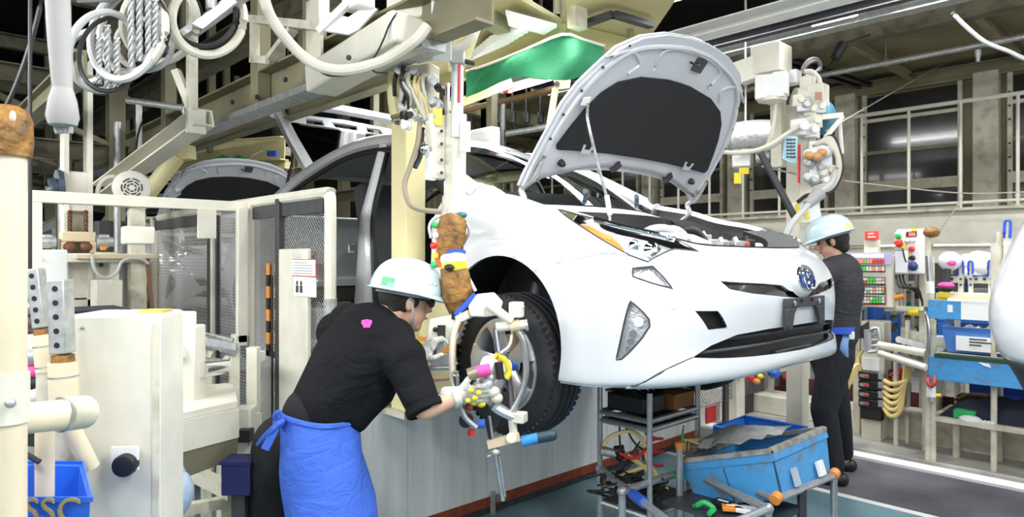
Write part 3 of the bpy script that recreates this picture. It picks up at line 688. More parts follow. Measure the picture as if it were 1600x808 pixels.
def seat(y0, x0):
    B('seat', mat('dark_seat_cloth', (.03, .03, .035), .8), ctop, lambda b: [b.box(car(x0, y0, .42), (.5, .48, .16)), b.box(car(x0-.26, y0, .80), (.14, .46, .72), R=Matrix.Rotation(-.25, 3, 'Y'))], bevel=.05)
seat(.36, -1.35); seat(-.36, -1.35)
# ---- engine bay
for s in (1, -1):
    B('inner_wing', BAY, ctop, lambda b: b.grid([[car(x, s*w_, z) for x, w_, z in ((.55, .60, .70), (.3, .66, .78), (0, .68, .88), (-.25, .70, .93))], [car(x, s*.57, .42) for x in (.55, .3, 0, -.25)]], .01))
    B('wing_flange', PAINT, ctop, lambda b: b.grid([[car(*(np.array(S0(s*u, 7.0)[0])+[0, 0, 0])) for u in np.linspace(4.6, 8.6, 18)], [car(*(np.array(S0(s*u, 7.0)[0])+[0, -s*.045, -.02])) for u in np.linspace(4.6, 8.6, 18)]], .004), smooth=60)
    B('strut_tower', ALU, ctop, lambda b: b.lathe(car(-.08, s*.53, .68), (0, 0, 1), [(0, .12), (.10, .11), (.12, .09), (.13, .03), (.15, .03)], 16))
B('slam_panel', BAY, ctop, lambda b: b.grid([[car(S0(u, 7.0)[0][0], S0(u, 7)[0][1], S0(u, 7)[0][2]) for u in np.linspace(-4.2, 4.2, 25)], [car(S0(u, 7.0)[0][0]-.14, S0(u, 7)[0][1]*.93, S0(u, 7)[0][2]+.004) for u in np.linspace(-4.2, 4.2, 25)], [car(S0(u, 7.0)[0][0]-.15, S0(u, 7)[0][1]*.9, S0(u, 7)[0][2]-.2) for u in np.linspace(-4.2, 4.2, 25)]], .006), smooth=50)
B('lamp_eyelid', CHROME, ctop, lambda b: b.tube([car(S0(u, 6.9)[0][0], S0(u, 6.9)[0][1], S0(u, 6.9)[0][2]+.006) for u in np.linspace(2.6, 4.6, 12)], .010, 6, 1))
B('lamp_eyelid', CHROME, ctop, lambda b: b.tube([car(S0(-u, 6.9)[0][0], S0(-u, 6.9)[0][1], S0(-u, 6.9)[0][2]+.006) for u in np.linspace(2.6, 4.6, 12)], .010, 6, 1))
eng = B('engine_cover', ENG, ctop, lambda b: b.grid([[car(x, w_, z) for w_ in np.linspace(.40, -.10, 8)] for x, z in ((.52, .60), (.50, .70), (.40, .755), (.1, .77), (-.05, .70))], .03), smooth=40)
B('shroud', WHITE, ctop, lambda b: b.grid([[car(x, w_, z+.02*math.cos(w_*3)) for w_ in np.linspace(.52, .08, 8)] for x, z in ((.58, .715), (.48, .755), (.30, .785), (.20, .78))], .015), smooth=40)
B('inverter', ALU, ctop, lambda b: b.bb(CX+.02, CX+.35, CY+.16, CY+.50, CZ+.55, CZ+.765), bevel=.02)
B('inverter_cover', TRIMR, ctop, lambda b: b.box(car(.50, -.21, .715), (.10, .22, .07), rz=-.05), bevel=.012)
B('air_box', BLACK, ctop, lambda b: b.bb(CX+.38, CX+.60, CY-.02, CY+.10, CZ+.5, CZ+.735), bevel=.02)
B('reservoir', mat('milky_plastic', (.66, .67, .66), .4), ctop, lambda b: b.bb(CX+.38, CX+.52, CY+.40, CY+.54, CZ+.55, CZ+.745), bevel=.02)
B('fuse_box', BLACK, ctop, lambda b: b.bb(CX-.02, CX+.25, CY-.62, CY-.45, CZ+.6, CZ+.80), bevel=.02)
B('battery', BLACK, ctop, lambda b: b.bb(CX+.10, CX+.34, CY-.36, CY-.18, CZ+.55, CZ+.80), bevel=.012)
B('battery_label', WHITE, ctop, lambda b: b.bb(CX+.14, CX+.30, CY-.33, CY-.22, CZ+.80, CZ+.803))
B('coolant_cap', BLACK, ctop, lambda b: b.cyl(car(.45, -.47, .745), car(.45, -.47, .775), .028))
B('brake_reservoir', MATS['milky_plastic'], ctop, lambda b: b.bb(CX-.16, CX-.04, CY-.50, CY-.38, CZ+.78, CZ+.90), bevel=.02)
for a, x_, z_ in ((.30, .56, .735), (.05, .60, .725), (-.12, .58, .73), (-.34, .52, .74), (-.02, .30, .79), (-.30, .30, .77)): B('bay_fitting', [ALU, BLACK, GALV][int(abs(a)*100) % 3], ctop, lambda b: [b.box(car(x_, a, z_), (.05, .07, .035), rz=a), b.cyl(car(x_, a-.02, z_), car(x_-.02, a-.02, z_+.035), .013)], bevel=.004)
random.seed(3)
for k in range(9):
    a = random.uniform(-.5, .3); x = random.uniform(.1, .5); L = random.uniform(.15, .35)
    B('bay_hose', [CABLE, HOSEG, CABLE][k % 3], ctop, lambda b: b.tube([car(x, a, .70), car(x-.05, a+L*.3, .80), car(x-.1, a+L*.7, .79), car(x-.08, a+L, .70)], random.uniform(.008, .018), 8, 4))
# ---- tailgate, open
HG0 = car(-2.46, 0, 1.29); HGT = math.radians(53)
def tg(w_, s_, o=0): return HG0+Vector((-s_*math.cos(HGT)+o*math.sin(HGT), -w_, s_*math.sin(HGT)+o*math.cos(HGT)))
tail = sheet('tailgate', sym([(0,-.02),(.45,-.02),(.545,0),(.60,.35),(.62,.60),(.60,.72),(.5,.80),(0,.815)]), .06, lambda a, b, t: tg(a, b, -.03+t), .045, GREYM, ctop, holes=[sym([(0,.06),(.40,.06),(.47,.09),(.515,.35),(.545,.62),(.52,.715),(.45,.735),(0,.745)])])
sheet('inner_panel', sym([(0,.56),(.46,.55),(.535,.52),(.55,.56),(.51,.665),(0,.69)]), .05, lambda a, b, t: tg(a, b, -.055+t), .02, GREYM, tail, holes=[sym([(0,.58),(.10,.58),(.12,.64),(0,.645)]), [(.2,.58),(.36,.575),(.34,.64),(.2,.64)], [(-.2,.58),(-.36,.575),(-.34,.64),(-.2,.64)]])
sheet('tailgate_glass', sym([(0,.05),(.41,.05),(.48,.09),(.525,.35),(.54,.50),(.5,.53),(0,.54)]), .08, lambda a, b, t: tg(a, b, -.006+t), .004, GLASS, tail)
for s in (1, -1):
    B('gas_strut', BLACK, ctop, lambda b: [b.cyl(tg(s*.50, .38, -.03), (tg(s*.50, .38, -.03)+car(-2.72, s*.60, 1.10))/2, .007), b.cyl((tg(s*.50, .38, -.03)+car(-2.72, s*.60, 1.10))/2, car(-2.72, s*.60, 1.10), .012)])
    B('pulse_light', mat('lamp_white', (.75, .75, .76), .3), tail, lambda b: b.ell(tg(s*.60, .68, -.03), (.05, .05, .07), n=10, m=6))
# ---- wheels
ALLOY = mat('alloy_silver', (0.62, 0.63, 0.65), 0.28, 0.6, var=.05)
TYRE = mat('tyre_rubber', (0.020, 0.020, 0.022), 0.6, bump=0.15, bscale=60)
TCH = mat('blue_chalk_mark', (0.03, 0.06, 0.22), 0.7)
def wheel(x, s, z, parent):
    c = car(x, s*.865, z); ax = Vector((0, s, 0))       # axis points inboard
    R, r, W = .316, .205, .205
    prof = [(.018, r), (.004, r+.015), (0, r+.045), (.006, R-.045), (.022, R-.012), (.040, R-.001), (.062, R), (.064, R-.007), (.072, R-.007), (.074, R+.001), (.098, R+.002), (.1, R-.007), (.108, R-.007), (.110, R+.002), (.134, R+.001), (.136, R-.007), (.144, R-.007), (.146, R), (.168, R-.001), (.185, R-.012), (.2, R-.045), (.203, r+.045), (.2, r+.015), (.186, r)]
    wl = B('wheel', ALLOY, parent, lambda b: b.lathe(c, ax, [(.012, r+.004), (.008, r+.002), (.010, r-.012), (.03, r-.02), (.10, r-.03), (.18, r-.012), (.19, r-.002)], 48, closed=True), smooth=40)
    B('tyre', TYRE, wl, lambda b: b.lathe(c, ax, prof, 72, closed=True), smooth=30)
    bl = MB()
    for i in range(60):
        t = 2*math.pi*i/60
        for (a, sgn) in ((.028, 1), (.178, -1)):
            o = c+ax*a+Vector((math.cos(t), 0, math.sin(t)))*(R-.0125)
            bl.box(o, (.010, .030, .018), R=Matrix.Rotation(-t, 3, 'Y') @ Matrix.Rotation(sgn*.3, 3, 'X'))
    ob = bl.build('shoulder_blocks', TYRE, wl, smooth=0); ob['kind'] = 'stuff'
    B('barrel', DARK, wl, lambda b: b.cyl(c+ax*.11, c+ax*.115, r-.02, n=32))
    B('brake_disc', STEEL, wl, lambda b: b.lathe(c, ax, [(.085, .05), (.085, .135), (.1, .135), (.1, .05)], 32, closed=True))
    for i in range(5):
        t0 = math.pi/2+2*math.pi*i/5+.2
        def pt(rad, off, a): t = t0+off; return c+ax*a+Vector((math.cos(t)*rad, 0, math.sin(t)*rad))
        B('spoke', ALLOY, wl, lambda b: b.grid([[pt(.045, -.65, .045), pt(.10, -.30, .030), pt(.15, -.24, .018), pt(r-.006, -.30, .012)], [pt(.045, 0, .030), pt(.10, 0, .018), pt(.15, 0, .010), pt(r-.006, 0, .008)], [pt(.045, .65, .045), pt(.10, .30, .030), pt(.15, .24, .018), pt(r-.006, .30, .012)]], -.018), smooth=30)
        B('lug_nut', CHROME, wl, lambda b: b.cyl(pt(.057, .63, .035), pt(.057, .63, .010), .010, n=6))
    B('hub_cap', ALLOY, wl, lambda b: b.lathe(c, ax, [(.002, .004), (.004, .022), (.012, .032), (.03, .034), (.05, .05), (.06, .06)], 24))
    B('chalk_ring', TCH, wl, lambda b: b.lathe(c, ax, [(.149, R+.0015), (.154, R+.0015), (.154, R), (.149, R)], 60, closed=True))
    return wl
for s in (1, -1):
    wheel(0, s, .195, ctop); wheel(-2.70, s, .195, ctop)
    B('drive_shaft', DARK, ctop, lambda b: b.cyl(car(0, s*.72, .195), car(0, s*.2, .30), .02))
    B('suspension_strut', DARK, ctop, lambda b: b.cyl(car(-.02, s*.66, .20), car(-.08, s*.53, .70), .035))
B('undertray', BAY, ctop, lambda b: b.plate([car(.78, .50, .19), car(.80, -.50, .19), car(.45, -.76, .175), car(-.4, -.70, .17), car(-.4, .70, .17), car(.45, .76, .175)], .012))
PITCH = 5.4
car_behind = copy_tree(ctop, (-PITCH, 0, 0), 'following car with raised bonnet seen behind the wire mesh fence')
car_ahead = copy_tree(ctop, (5.28, 0, 0), 'car ahead whose rear corner enters at the right picture edge')
# ---- lift platform that carries the car, white skirt across its front end
SKIRT = mat('white_skirt_panel', (0.84, 0.84, 0.83), 0.4, scale=3, dirt=(0.70, 0.70, 0.68), dirt_amt=0.9, stretch=(1, 6, .5))
RUST = mat('rust_red_strip', (0.28, 0.055, 0.02), 0.6, var=.3, scale=20)
def platform(x0, label):
    t = thing('lift_platform', label, 'platform', (x0-1.8, CY, 0), 'lift platforms under the cars')
    B('deck', DARK, t, lambda b: b.bb(x0-2.4, x0-.03, 2.2, 3.6, .60, .72))
    B('base', DARK, t, lambda b: b.bb(x0-2.2, x0-.2, 2.4, 3.4, 0, .60))
    ys = [1.55, 2.05, 2.60, 3.15, 3.70, 4.25, 4.85]
    for a, c in zip(ys, ys[1:]): B('skirt_panel', SKIRT, t, lambda b: b.bb(x0-.02, x0, a+.002, c-.002, .10, .745))
    B('base_strip', RUST, t, lambda b: b.bb(x0-.02, x0+.006, 1.55, 4.85, .045, .10))
    B('foot_strip', DARK, t, lambda b: b.bb(x0-.03, x0-.005, 1.55, 4.85, 0, .045))
    B('top_rail', WHITE, t, lambda b: b.bb(x0-.04, x0+.01, 1.55, 4.85, .745, .765))
    for y in (2.35, 3.40):
        for x in (x0-.5, x0-2.2): B('jack_pad', DARK, t, lambda b: [b.bb(x-.06, x+.06, y-.05, y+.05, .72, CZ+.16)])
    for y in (2.62, 4.05): B('bracket', GALV, t, lambda b: b.bb(x0+.006, x0+.02, y, y+.03, 0, .13))
    return t
plat = platform(-2.96, 'white-skirted lift platform under the raised white car')
copy_tree(plat, (-PITCH, 0, 0), 'lift platform under the following car behind the mesh fence')
copy_tree(plat, (PITCH, 0, 0), 'lift platform under the car ahead at right edge')
# ------------------------------------------------------------------ pixel boxes on factory planes
def eY(u0, v0, u1, v1, Y):
    um = (u0+u1)/2; d = dY(um, Y); return (P(u0, 0, dY(u0, Y)).x, P(u1, 0, dY(u1, Y)).x, CAMH-(v1-HOR)/FPX*d, CAMH-(v0-HOR)/FPX*d)
def bY(b, u0, v0, u1, v1, Y, dep):
    x0, x1, z0, z1 = eY(u0, v0, u1, v1, Y); b.bb(x0, x1, Y, Y+dep, z0, z1); return b
def eX(u0, v0, u1, v1, X):
    um = (u0+u1)/2; d = dX(um, X); return (P(u0, 0, dX(u0, X)).y, P(u1, 0, dX(u1, X)).y, CAMH-(v1-HOR)/FPX*d, CAMH-(v0-HOR)/FPX*d)
def bX(b, u0, v0, u1, v1, X, dep):
    y0, y1, z0, z1 = eX(u0, v0, u1, v1, X); b.bb(X-dep, X, y0, y1, z0, z1); return b
def partY(name, m, t, u0, v0, u1, v1, Y, dep, **k): return B(name, m, t, lambda b: bY(b, u0, v0, u1, v1, Y, dep), **k)
def partX(name, m, t, u0, v0, u1, v1, X, dep, **k): return B(name, m, t, lambda b: bX(b, u0, v0, u1, v1, X, dep), **k)
def hose(name, m, t, pts, r, n=7, sub=5): return B(name, m, t, lambda b: b.tube(pts, r, n, sub))
# ------------------------------------------------------------------ raised walkway, railing, glazed wall behind
WY = 8.0
fz0, fz1 = 1.72, 1.98
struct(B('walkway_deck', CREAM2, None, lambda b: b.bb(-24, 5, WY, 9.7, 1.86, 1.93)))
struct(B('walkway_fascia', CREAM, None, lambda b: b.bb(-24, 5, WY-.04, WY, 1.62, 1.95)))
struct(B('walkway_ledge', CREAM2, None, lambda b: b.bb(-24, 5, WY-.12, WY+.02, 1.955, 1.985), bevel=.006))
struct(B('walkway_girder', CREAM, None, lambda b: b.hbeam((-24, WY-.02, 1.52), (5, WY-.02, 1.52), .12, .18)))
rail = thing('walkway_railing', 'cream tubular railing of upright bars along the raised walkway', 'railing', (-2, WY, 1.985))
for z, r in ((3.06, .022), (2.04, .016)): B('handrail', CREAM, rail, lambda b: b.cyl((-20, WY, z), (4, WY, z), r, n=10))
x = PY(1420, 0, WY).x-.47*22
while x < 3.2:
    B('baluster', CREAM, rail, lambda b: b.cyl((x, WY, 1.985), (x, WY, 3.06), .016, n=8)); x += .47
# glazed partition
GP_ = mat('dark_window_glass', (0.035, 0.036, 0.035), 0.12, var=.4, scale=2, coat=.3)
struct(B('wall_right', KHAKI, None, lambda b: b.bb(-24, 5, 9.75, 9.9, 1.93, 3.75)))
wn = 0; x = -13.2
while x < 4.0:
    wn += 1
    wd = struct(B('window_%d' % wn, GP_, None, lambda b: b.bb(x+.22, x+1.32, 9.72, 9.76, 2.12, 3.62)))
    B('window_column', CREAM2, wd, lambda b: b.bb(x-.13, x+.13, 9.60, 9.75, 1.93, 3.7), bevel=.01)
    for a in (x+.20, x+1.30): B('window_frame', CREAM2, wd, lambda b: b.bb(a, a+.05, 9.68, 9.75, 1.95, 3.65))
    for z in (2.08, 2.36, 2.85, 3.28): B('window_frame', CREAM2 if z != 2.85 else KHAKI, wd, lambda b: b.bb(x+.22, x+1.32, 9.685, 9.745, z, z+(.045 if z != 2.36 else .13)))
    for k in range(3):
        for z in (2.5, 3.1): B('bolt', DARK, wd, lambda b: b.cyl((x+.225, 9.675, z+k*.16), (x+.225, 9.66, z+k*.16), .014, n=6))
    x += 1.6
# soffit of the upper deck with its joists, edge beam, conduit
SOF = mat('soffit_paint', (0.34, 0.31, 0.19), 0.6, scale=1.6, dirt=(0.24, 0.21, 0.12), dirt_amt=1.0)
struct(B('ceiling_soffit', SOF, None, lambda b: b.bb(-24, 5, 7.3, 9.9, 3.90, 3.96)))
x = -12.
while x < 4:
    struct(B('ceiling_joist', SOF, None, lambda b: b.chan((x, 7.5, 3.82), (x, 9.75, 3.82), .07, .15))); x += 1.15
struct(B('ceiling_edge_beam', KHAKI2, None, lambda b: b.hbeam((-24, 7.45, 3.86), (5, 7.45, 3.86), .16, .30)))
struct(B('ceiling_wall_beam', SOF, None, lambda b: b.hbeam((-24, 9.7, 3.74), (5, 9.7, 3.74), .12, .18)))
cd = thing('conduit_pipe', 'galvanised conduit pipe running along under the soffit', 'pipe', (-3, 8.1, 3.6))
B('pipe', GALV, cd, lambda b: b.cyl((-9, 8.1, 3.62), (4, 8.1, 3.62), .032, n=10))
for x in (-4.2, -2.6, -1.0, .6): B('clamp', GALV, cd, lambda b: [b.cyl((x-.02, 8.1, 3.62), (x+.02, 8.1, 3.62), .042, n=10), b.cyl((x, 8.1, 3.62), (x, 8.1, 3.9), .008, n=6)])
B('nozzle', GALV, cd, lambda b: b.lathe(PY(1528, 78, 8.1), (0, 0, -1), [(0, .03), (.06, .03), (.08, .02), (.12, .02)], 10))
tr = thing('cable_tray', 'dark slotted cable tray bolted across the soffit', 'cable tray', (-3.4, 8.2, 3.75))
for o in (0, .14): B('rail', DARK, tr, lambda b: b.chan(PZ(1215, 95, 3.78)+Vector((o, 0, 0)), PZ(1395, 152, 3.78)+Vector((o, 0, 0)), .05, .05))
hook = thing('spring_balancer', 'black spring balancer hanging from the soffit edge beam', 'balancer', P(1310, 80, 6.5))
B('body', BLACK, hook, lambda b: b.cyl(P(1318, 68, 6.5), P(1304, 92, 6.5), .045)); B('cord', CABLE, hook, lambda b: b.tube([(P(1330, 45, 6.6).x, 7.42, 3.76), P(1318, 68, 6.5)], .008, 6, 1))
B('tail_cord', CABLE, hook, lambda b: b.tube([P(1304, 92, 6.5), P(1298, 100, 6.5), P(1290, 108, 6.5)], .010, 6, 3))
tie = thing('stay_wire', 'thin steel stay wire stretched from soffit down to tool column', 'wire', P(1250, 180, 6.9))
B('wire', GALV, tie, lambda b: b.cyl(P(1472, 100, 8.45), P(1290, 205, 4.9), .006, n=6))
sagw = tag(hose('white_cable', HOSEG, None, [P(1488, 20, 5.2), P(1510, 42, 5.2), P(1540, 66, 5.2), P(1575, 80, 5.2), P(1602, 92, 5.2), P(1640, 100, 5.2)], .016), 'white cable sagging beneath the edge beam at upper right', 'cable')
rope = tag(hose('rope', HOSEC, None, [PY(1300, 280, 7.6), PY(1400, 292, 7.6), PY(1507, 302, 7.6), PY(1602, 300, 7.6)], .006), 'thin rope strung level in front of the walkway railing', 'rope')
rope2 = tag(hose('rope', HOSEC, None, [PY(1507, 302, 7.58), PY(1490, 330, 7.58), PY(1468, 362, 7.58)], .007), 'short rope tail hanging down from the knot by the railing', 'rope')
# rails of the overhead light and tool tracks, upper right
for i, (u0, v0, u1, v1, dd0, dd1, w_, h_, m_, nm, lb) in enumerate([
    (1060, 60, 1290, -6, None, 5.0, .16, .10, WHITE, 'track_rail', 'broad pale track rail nearest the raised bonnet at top'),
    (1165, 72, 1500, -10, None, 6.0, .14, .09, GALV, 'track_rail', 'long grey tool track rail crossing the top right corner'),
    (1140, 62, 1330, 8, None, 5.5, .08, .08, DARK, 'track_rail', 'slim dark track rail between the two broad pale rails')]):
    pa = PY(u0, v0, dd1); pz = pa.z; xb = PY(u1, v1, dd1).x
    tag(B(nm, m_, None, lambda b: b.chan((pa.x-2.5, dd1, pz), (xb+1.5, dd1, pz), w_, h_)), lb, 'rail', 'overhead track rails')
for i, (u0, v0, u1, v1, Y, lb) in enumerate([(1260, 35, 1350, 8, 5.7, 'white batten luminaire clipped between the overhead track rails')]):
    a = PY(u0, v0, Y); c = PY(u1, v1, Y)
    lt = thing('strip_light', lb, 'ceiling light', (a+c)/2)
    B('housing', WHITE, lt, lambda b: b.bb(a.x, c.x, Y-.07, Y+.07, a.z-.02, a.z+.06), bevel=.01); B('end_bracket', GALV, lt, lambda b: b.bb(c.x, c.x+.12, Y-.04, Y+.04, a.z, a.z+.12))
    B('tube', TUBE, lt, lambda b: b.cyl((a.x+.05, Y, a.z-.035), (c.x-.05, Y, a.z-.035), .014, n=8))
# ------------------------------------------------------------------ bright strip lights under the walkway, far aisle clutter
for i, (u0, u1, v, Y, lb) in enumerate([(1480, 1562, 383, 9.5, 'longest bright strip light below the walkway at right'), (1460, 1485, 383, 10.5, 'short bright strip light left of the longest one'), (1462, 1500, 394, 12.5, 'lower bright strip light behind the bracket rack'), (1560, 1590, 381, 11, 'bright strip light end beside the car ahead'), (1370, 1410, 386, 9.5, 'bright strip light behind the red display'), (1530, 1560, 394, 14, 'small distant strip light behind the bracket rack'), (1300, 1340, 392, 13.5, 'distant strip light behind the far worker helmet')]):
    a, c = PY(u0, v, Y), PY(u1, v, Y); lt = thing('strip_light', lb, 'ceiling light', (a+c)/2, 'strip lights below the walkway')
    B('housing', WHITE, lt, lambda b: b.bb(a.x, c.x, Y-.06, Y+.06, a.z+.03, a.z+.09)); B('tube', TUBE, lt, lambda b: b.cyl((a.x, Y, a.z), (c.x, Y, a.z), .035, n=8))
    B('hanger', GALV, lt, lambda b: b.cyl(((a.x+c.x)/2, Y, a.z+.09), ((a.x+c.x)/2, Y, 3.8 if Y > 9.7 else 1.86), .008, n=6))
FARW = mat('far_aisle_white', (0.62, 0.63, 0.62), 0.7, scale=1.2, dirt=(0.25, 0.26, 0.27), dirt_amt=1.0)
struct(B('wall_aisle', FARW, None, lambda b: b.bb(-20, 5, 17, 17.2, 0, 3.6)))
struct(B('ceiling_aisle', WHITE, None, lambda b: b.bb(-20, 5, 9.9, 17, 3.4, 3.5)))
random.seed(11)
for k in range(16):
    u = 1090+k*30+random.uniform(-8, 8); Y = 8.7+(k % 8)*.52; h = random.uniform(.7, 1.45); X = PY(u, 400, Y).x; wd = random.uniform(.25, .6)
    c = [CREAM, WHITE, GALV, BLUE, CREAM2, KHAKI][k % 6]
    rk = thing('parts_rack', ['cream', 'white', 'grey', 'blue', 'grimy cream', 'khaki'][k % 6]+' parts rack in the aisle below the walkway, '+['nearest the bonnet', 'second in line', 'third in line', 'fourth in line', 'fifth in line', 'sixth in line', 'seventh in line', 'eighth in line', 'ninth in line', 'tenth in line', 'behind far worker', 'behind the control panel', 'behind controller box', 'behind the roller chute', 'behind blue boards', 'farthest right'][k], 'rack', (X, Y, 0), 'parts racks in the far aisle')
    for sx in (-1, 1):
        for sy in (-1, 1): B('post', c, rk, lambda b: b.bb(X+sx*wd/2-.015, X+sx*wd/2+.015, Y+sy*.2-.015, Y+sy*.2+.015, 0, h))
    for z in (.35, .35+(h-.35)*.5, h-.02): B('shelf', c, rk, lambda b: b.bb(X-wd/2, X+wd/2, Y-.2, Y+.2, z-.015, z+.015))
    for q in range(2): B('tote', [BLUE, WHITE, GREEN, DARK, LBLUE][(k+q) % 5], rk, lambda b: b.bb(X-wd*.4, X+wd*(.1+.1*q), Y-.18, Y+.15, .37+q*(h-.35)*.5, .52+q*(h-.35)*.5), bevel=.01)
# ------------------------------------------------------------------ button cabinet on its pedestal
cab = thing('button_cabinet', 'cream control cabinet with rows of coloured push buttons', 'control panel', PY(1362, 698, 5.85))
cb = partY('cabinet', CREAM, cab, 1322, 398, 1396, 480, 5.72, .22, bevel=.012)
partY('purple_strip', mat('lilac_label', (.48, .42, .68), .6), cb, 1322, 395, 1394, 413, 5.712, .008)
partY('title_label', PAPER, cb, 1330, 397, 1381, 403, 5.708, .006)
BC = {'r': mat('button_red', (.60, .06, .05), .4), 'o': mat('button_orange', (.85, .33, .16), .4), 'g': mat('button_green', (.12, .55, .10), .4), 'w': mat('button_white', (.68, .68, .66), .4)}
rowsb = [(405, 412, 1325, 1382, 'roooogoorrrr', 1), (416, 424, 1333, 1382, 'wgggwwowow', 1), (434, 444, 1345, 1382, 'wwgggwwo/wrgggwww', 2), (449, 459, 1345, 1382, 'wwwwoww o/wwgwowwg'.replace(' ', ''), 2), (464, 474, 1345, 1382, 'owowgggw/wwwggggw', 2)]
for v0, v1, u0, u1, pat, nr in rowsb:
    partY('button_tray', DARK, cb, u0-1, v0-1, u1+1, v1+1, 5.714, .010)
    for r_, ln in enumerate(pat.split('/')):
        n = len(ln); hh = (v1-v0)/nr
        for i, ch in enumerate(ln):
            a = u0+(u1-u0)*i/n; partY('button', BC[ch], cb, a+.5, v0+hh*r_+.5, a+(u1-u0)/n-.5, v0+hh*(r_+1)-.5, 5.702, .014)
for a, c in ((1343, 1384),): B('red_outline', RED, cb, lambda b: [b.tube([PY(u, v, 5.716) for u, v in ((1343, 446), (1384, 446), (1385, 476), (1344, 476), (1343, 446))], .004, 5, 1)])
B('pedestal', CREAM, cab, lambda b: b.bb(*[PY(1345, 0, 5.80).x, PY(1381, 0, 5.80).x], 5.80, 5.98, .05, .98), bevel=.01)
B('notice', PAPER, cab, lambda b: bY(b, 1348, 560, 1374, 585, 5.79, .008))
B('side_post', CREAM2, cab, lambda b: bY(b, 1333, 480, 1343, 690, 5.84, .06))
dsp = partY('red_display', mat('display_red', (.75, .05, .04), .4, emit=.25), cab, 1351, 361, 1370, 375, 5.74, .05, bevel=.004)
partY('display_holder', CREAM, cab, 1350, 375, 1372, 398, 5.76, .05)
for k, wd in ((0, 9), (1, 12)): partY('display_mark', mat('display_pale', (.95, .55, .5), .5), dsp, 1356, 364+k*5, 1356+wd, 366.5+k*5, 5.735, .006)
ctr = thing('controller_box', 'white controller box with red stop button and blue dial', 'control box', PY(1420, 430, 5.75))
cbx = partY('housing', WHITE, ctr, 1400, 358, 1441, 428, 5.70, .16, bevel=.01)
partY('side_box', CREAM, ctr, 1398, 362, 1413, 392, 5.66, .10, bevel=.008)
partY('bag', mat('clear_bag', (.72, .72, .76), .3), ctr, 1398, 392, 1418, 428, 5.66, .05, bevel=.01)
dd_ = partY('led_display', mat('led_window', (.09, .01, .015), .3), ctr, 1416, 362, 1432, 370, 5.69, .012)
for k in range(3): partY('digit', mat('led_red', (1, .12, .1), .4, emit=1.5), dd_, 1420+k*3.6, 363.5, 1422.5+k*3.6, 368.5, 5.684, .006)
for (u, v, r, m_) in ((1404, 369, .018, GREEN), (1405, 380, .026, RED), (1425, 389, .018, RED), (1426, 403, .017, BLACK), (1427, 416, .030, mat('navy_dial', (.02, .05, .16), .3)), (1419, 376, .013, WHITE), (1428, 375, .013, WHITE)):
    yy = 5.66 if u < 1413 else 5.70
    B('push_button', m_, ctr, lambda b: b.lathe(PY(u, v, yy), (0, -1, 0), [(0, r*1.15), (.012, r*1.15), (.013, r), (.03, r), (.036, r*.7)], 14))
for (u0, v0, u1, v1) in ((1407, 380, 1414, 388), (1424, 357, 1433, 361), (1416, 393, 1424, 397)): partY('yellow_tag', YELB, ctr, u0, v0, u1, v1, 5.655 if u0 < 1413 else 5.692, .006)
hose('cable', CABLE, ctr, [PY(1410, 388, 5.64), PY(1413, 402, 5.64), PY(1416, 410, 5.64)], .006)
B('support_post', CREAM2, ctr, lambda b: bY(b, 1436, 360, 1446, 700, 5.88, .05))
for k in range(3): hose('cable', CABLE, ctr, [PY(1400+k*5, 430, 5.76), PY(1405+k*6, 448, 5.7), PY(1425+k*5, 452, 5.72), PY(1442, 470+k*4, 5.8)], .007)
# scatter of fittings under the controller
fit = thing('fitting_bracket', 'steel bracket with orange valve below the white controller box', 'bracket', PY(1405, 470, 5.8))
for u in (1404, 1413): B('rod', STEEL, fit, lambda b: b.cyl(PY(u, 430, 5.85), PY(u, 490, 5.85), .012))
B('valve', ORANGE, fit, lambda b: b.cyl(PY(1398, 466, 5.75), PY(1413, 463, 5.75), .022)); B('arm', STEEL, fit, lambda b: b.bar(PY(1396, 455, 5.78), PY(1404, 462, 5.78), .02))
B('crossbar', CREAM, fit, lambda b: b.cyl(PY(1384, 482, 5.80), PY(1455, 484, 5.80), .022)); B('tape', YELB, fit, lambda b: b.cyl(PY(1421, 487, 5.78), PY(1436, 488, 5.78), .03))
# ------------------------------------------------------------------ pedestal tools: grey handle tool, black cloth, manifold and hoses
gt = thing('torque_tool', 'silver ribbed hand tool resting on the cabinet pedestal', 'tool', PY(1360, 545, 5.70))
B('body', ALU, gt, lambda b: b.cyl(PY(1357, 515, 5.70), PY(1358, 550, 5.70), .035)); B('frame', ALU, gt, lambda b: b.tube([PY(u, v, 5.68) for u, v in ((1355, 518), (1372, 513), (1374, 545), (1357, 550))], .016, 8, 3))
for v in (523, 532, 541): B('rib', GALV, gt, lambda b: b.cyl(PY(1356, v, 5.69), PY(1374, v-1, 5.69), .014))
ck = thing('black_cloth', 'black cloth draped beside the grey hand tool', 'cloth', PY(1345, 530, 5.72))
B('cloth', RUBBER, ck, lambda b: b.grid([[PY(1333+k*6, 512+3*math.sin(k)-k*2, 5.70+.02*math.sin(k*2)) for k in range(5)], [PY(1331+k*7, 530+2*math.cos(k), 5.69) for k in range(5)]], .01))
man = thing('hose_manifold', 'black stacked connector blocks with looping yellow air hoses', 'manifold', PY(1360, 640, 5.70))
for k, v in enumerate((588, 602, 617, 631)):
    blk = partY('block', BLACK, man, 1341, v-6, 1378, v+7, 5.68, .10, bevel=.006)
    partY('label', GALV, blk, 1343, v-3, 1357, v+2, 5.674, .006); partY('red_tab', RED, blk, 1350, v-1, 1358, v+1.5, 5.670, .006)
    partY('end_cap', GALV, blk, 1372, v-5, 1380, v+5, 5.67, .05)
for k in range(6):
    v = 592+k*8; hose('air_hose', HOSEY, man, [PY(1378, v, 5.70), PY(1392, v+8+k*2, 5.66), PY(1408, v+6, 5.66), PY(1419-k, 590-k*2, 5.68), PY(1421-k*.6, 565-k*2, 5.72)], .017)
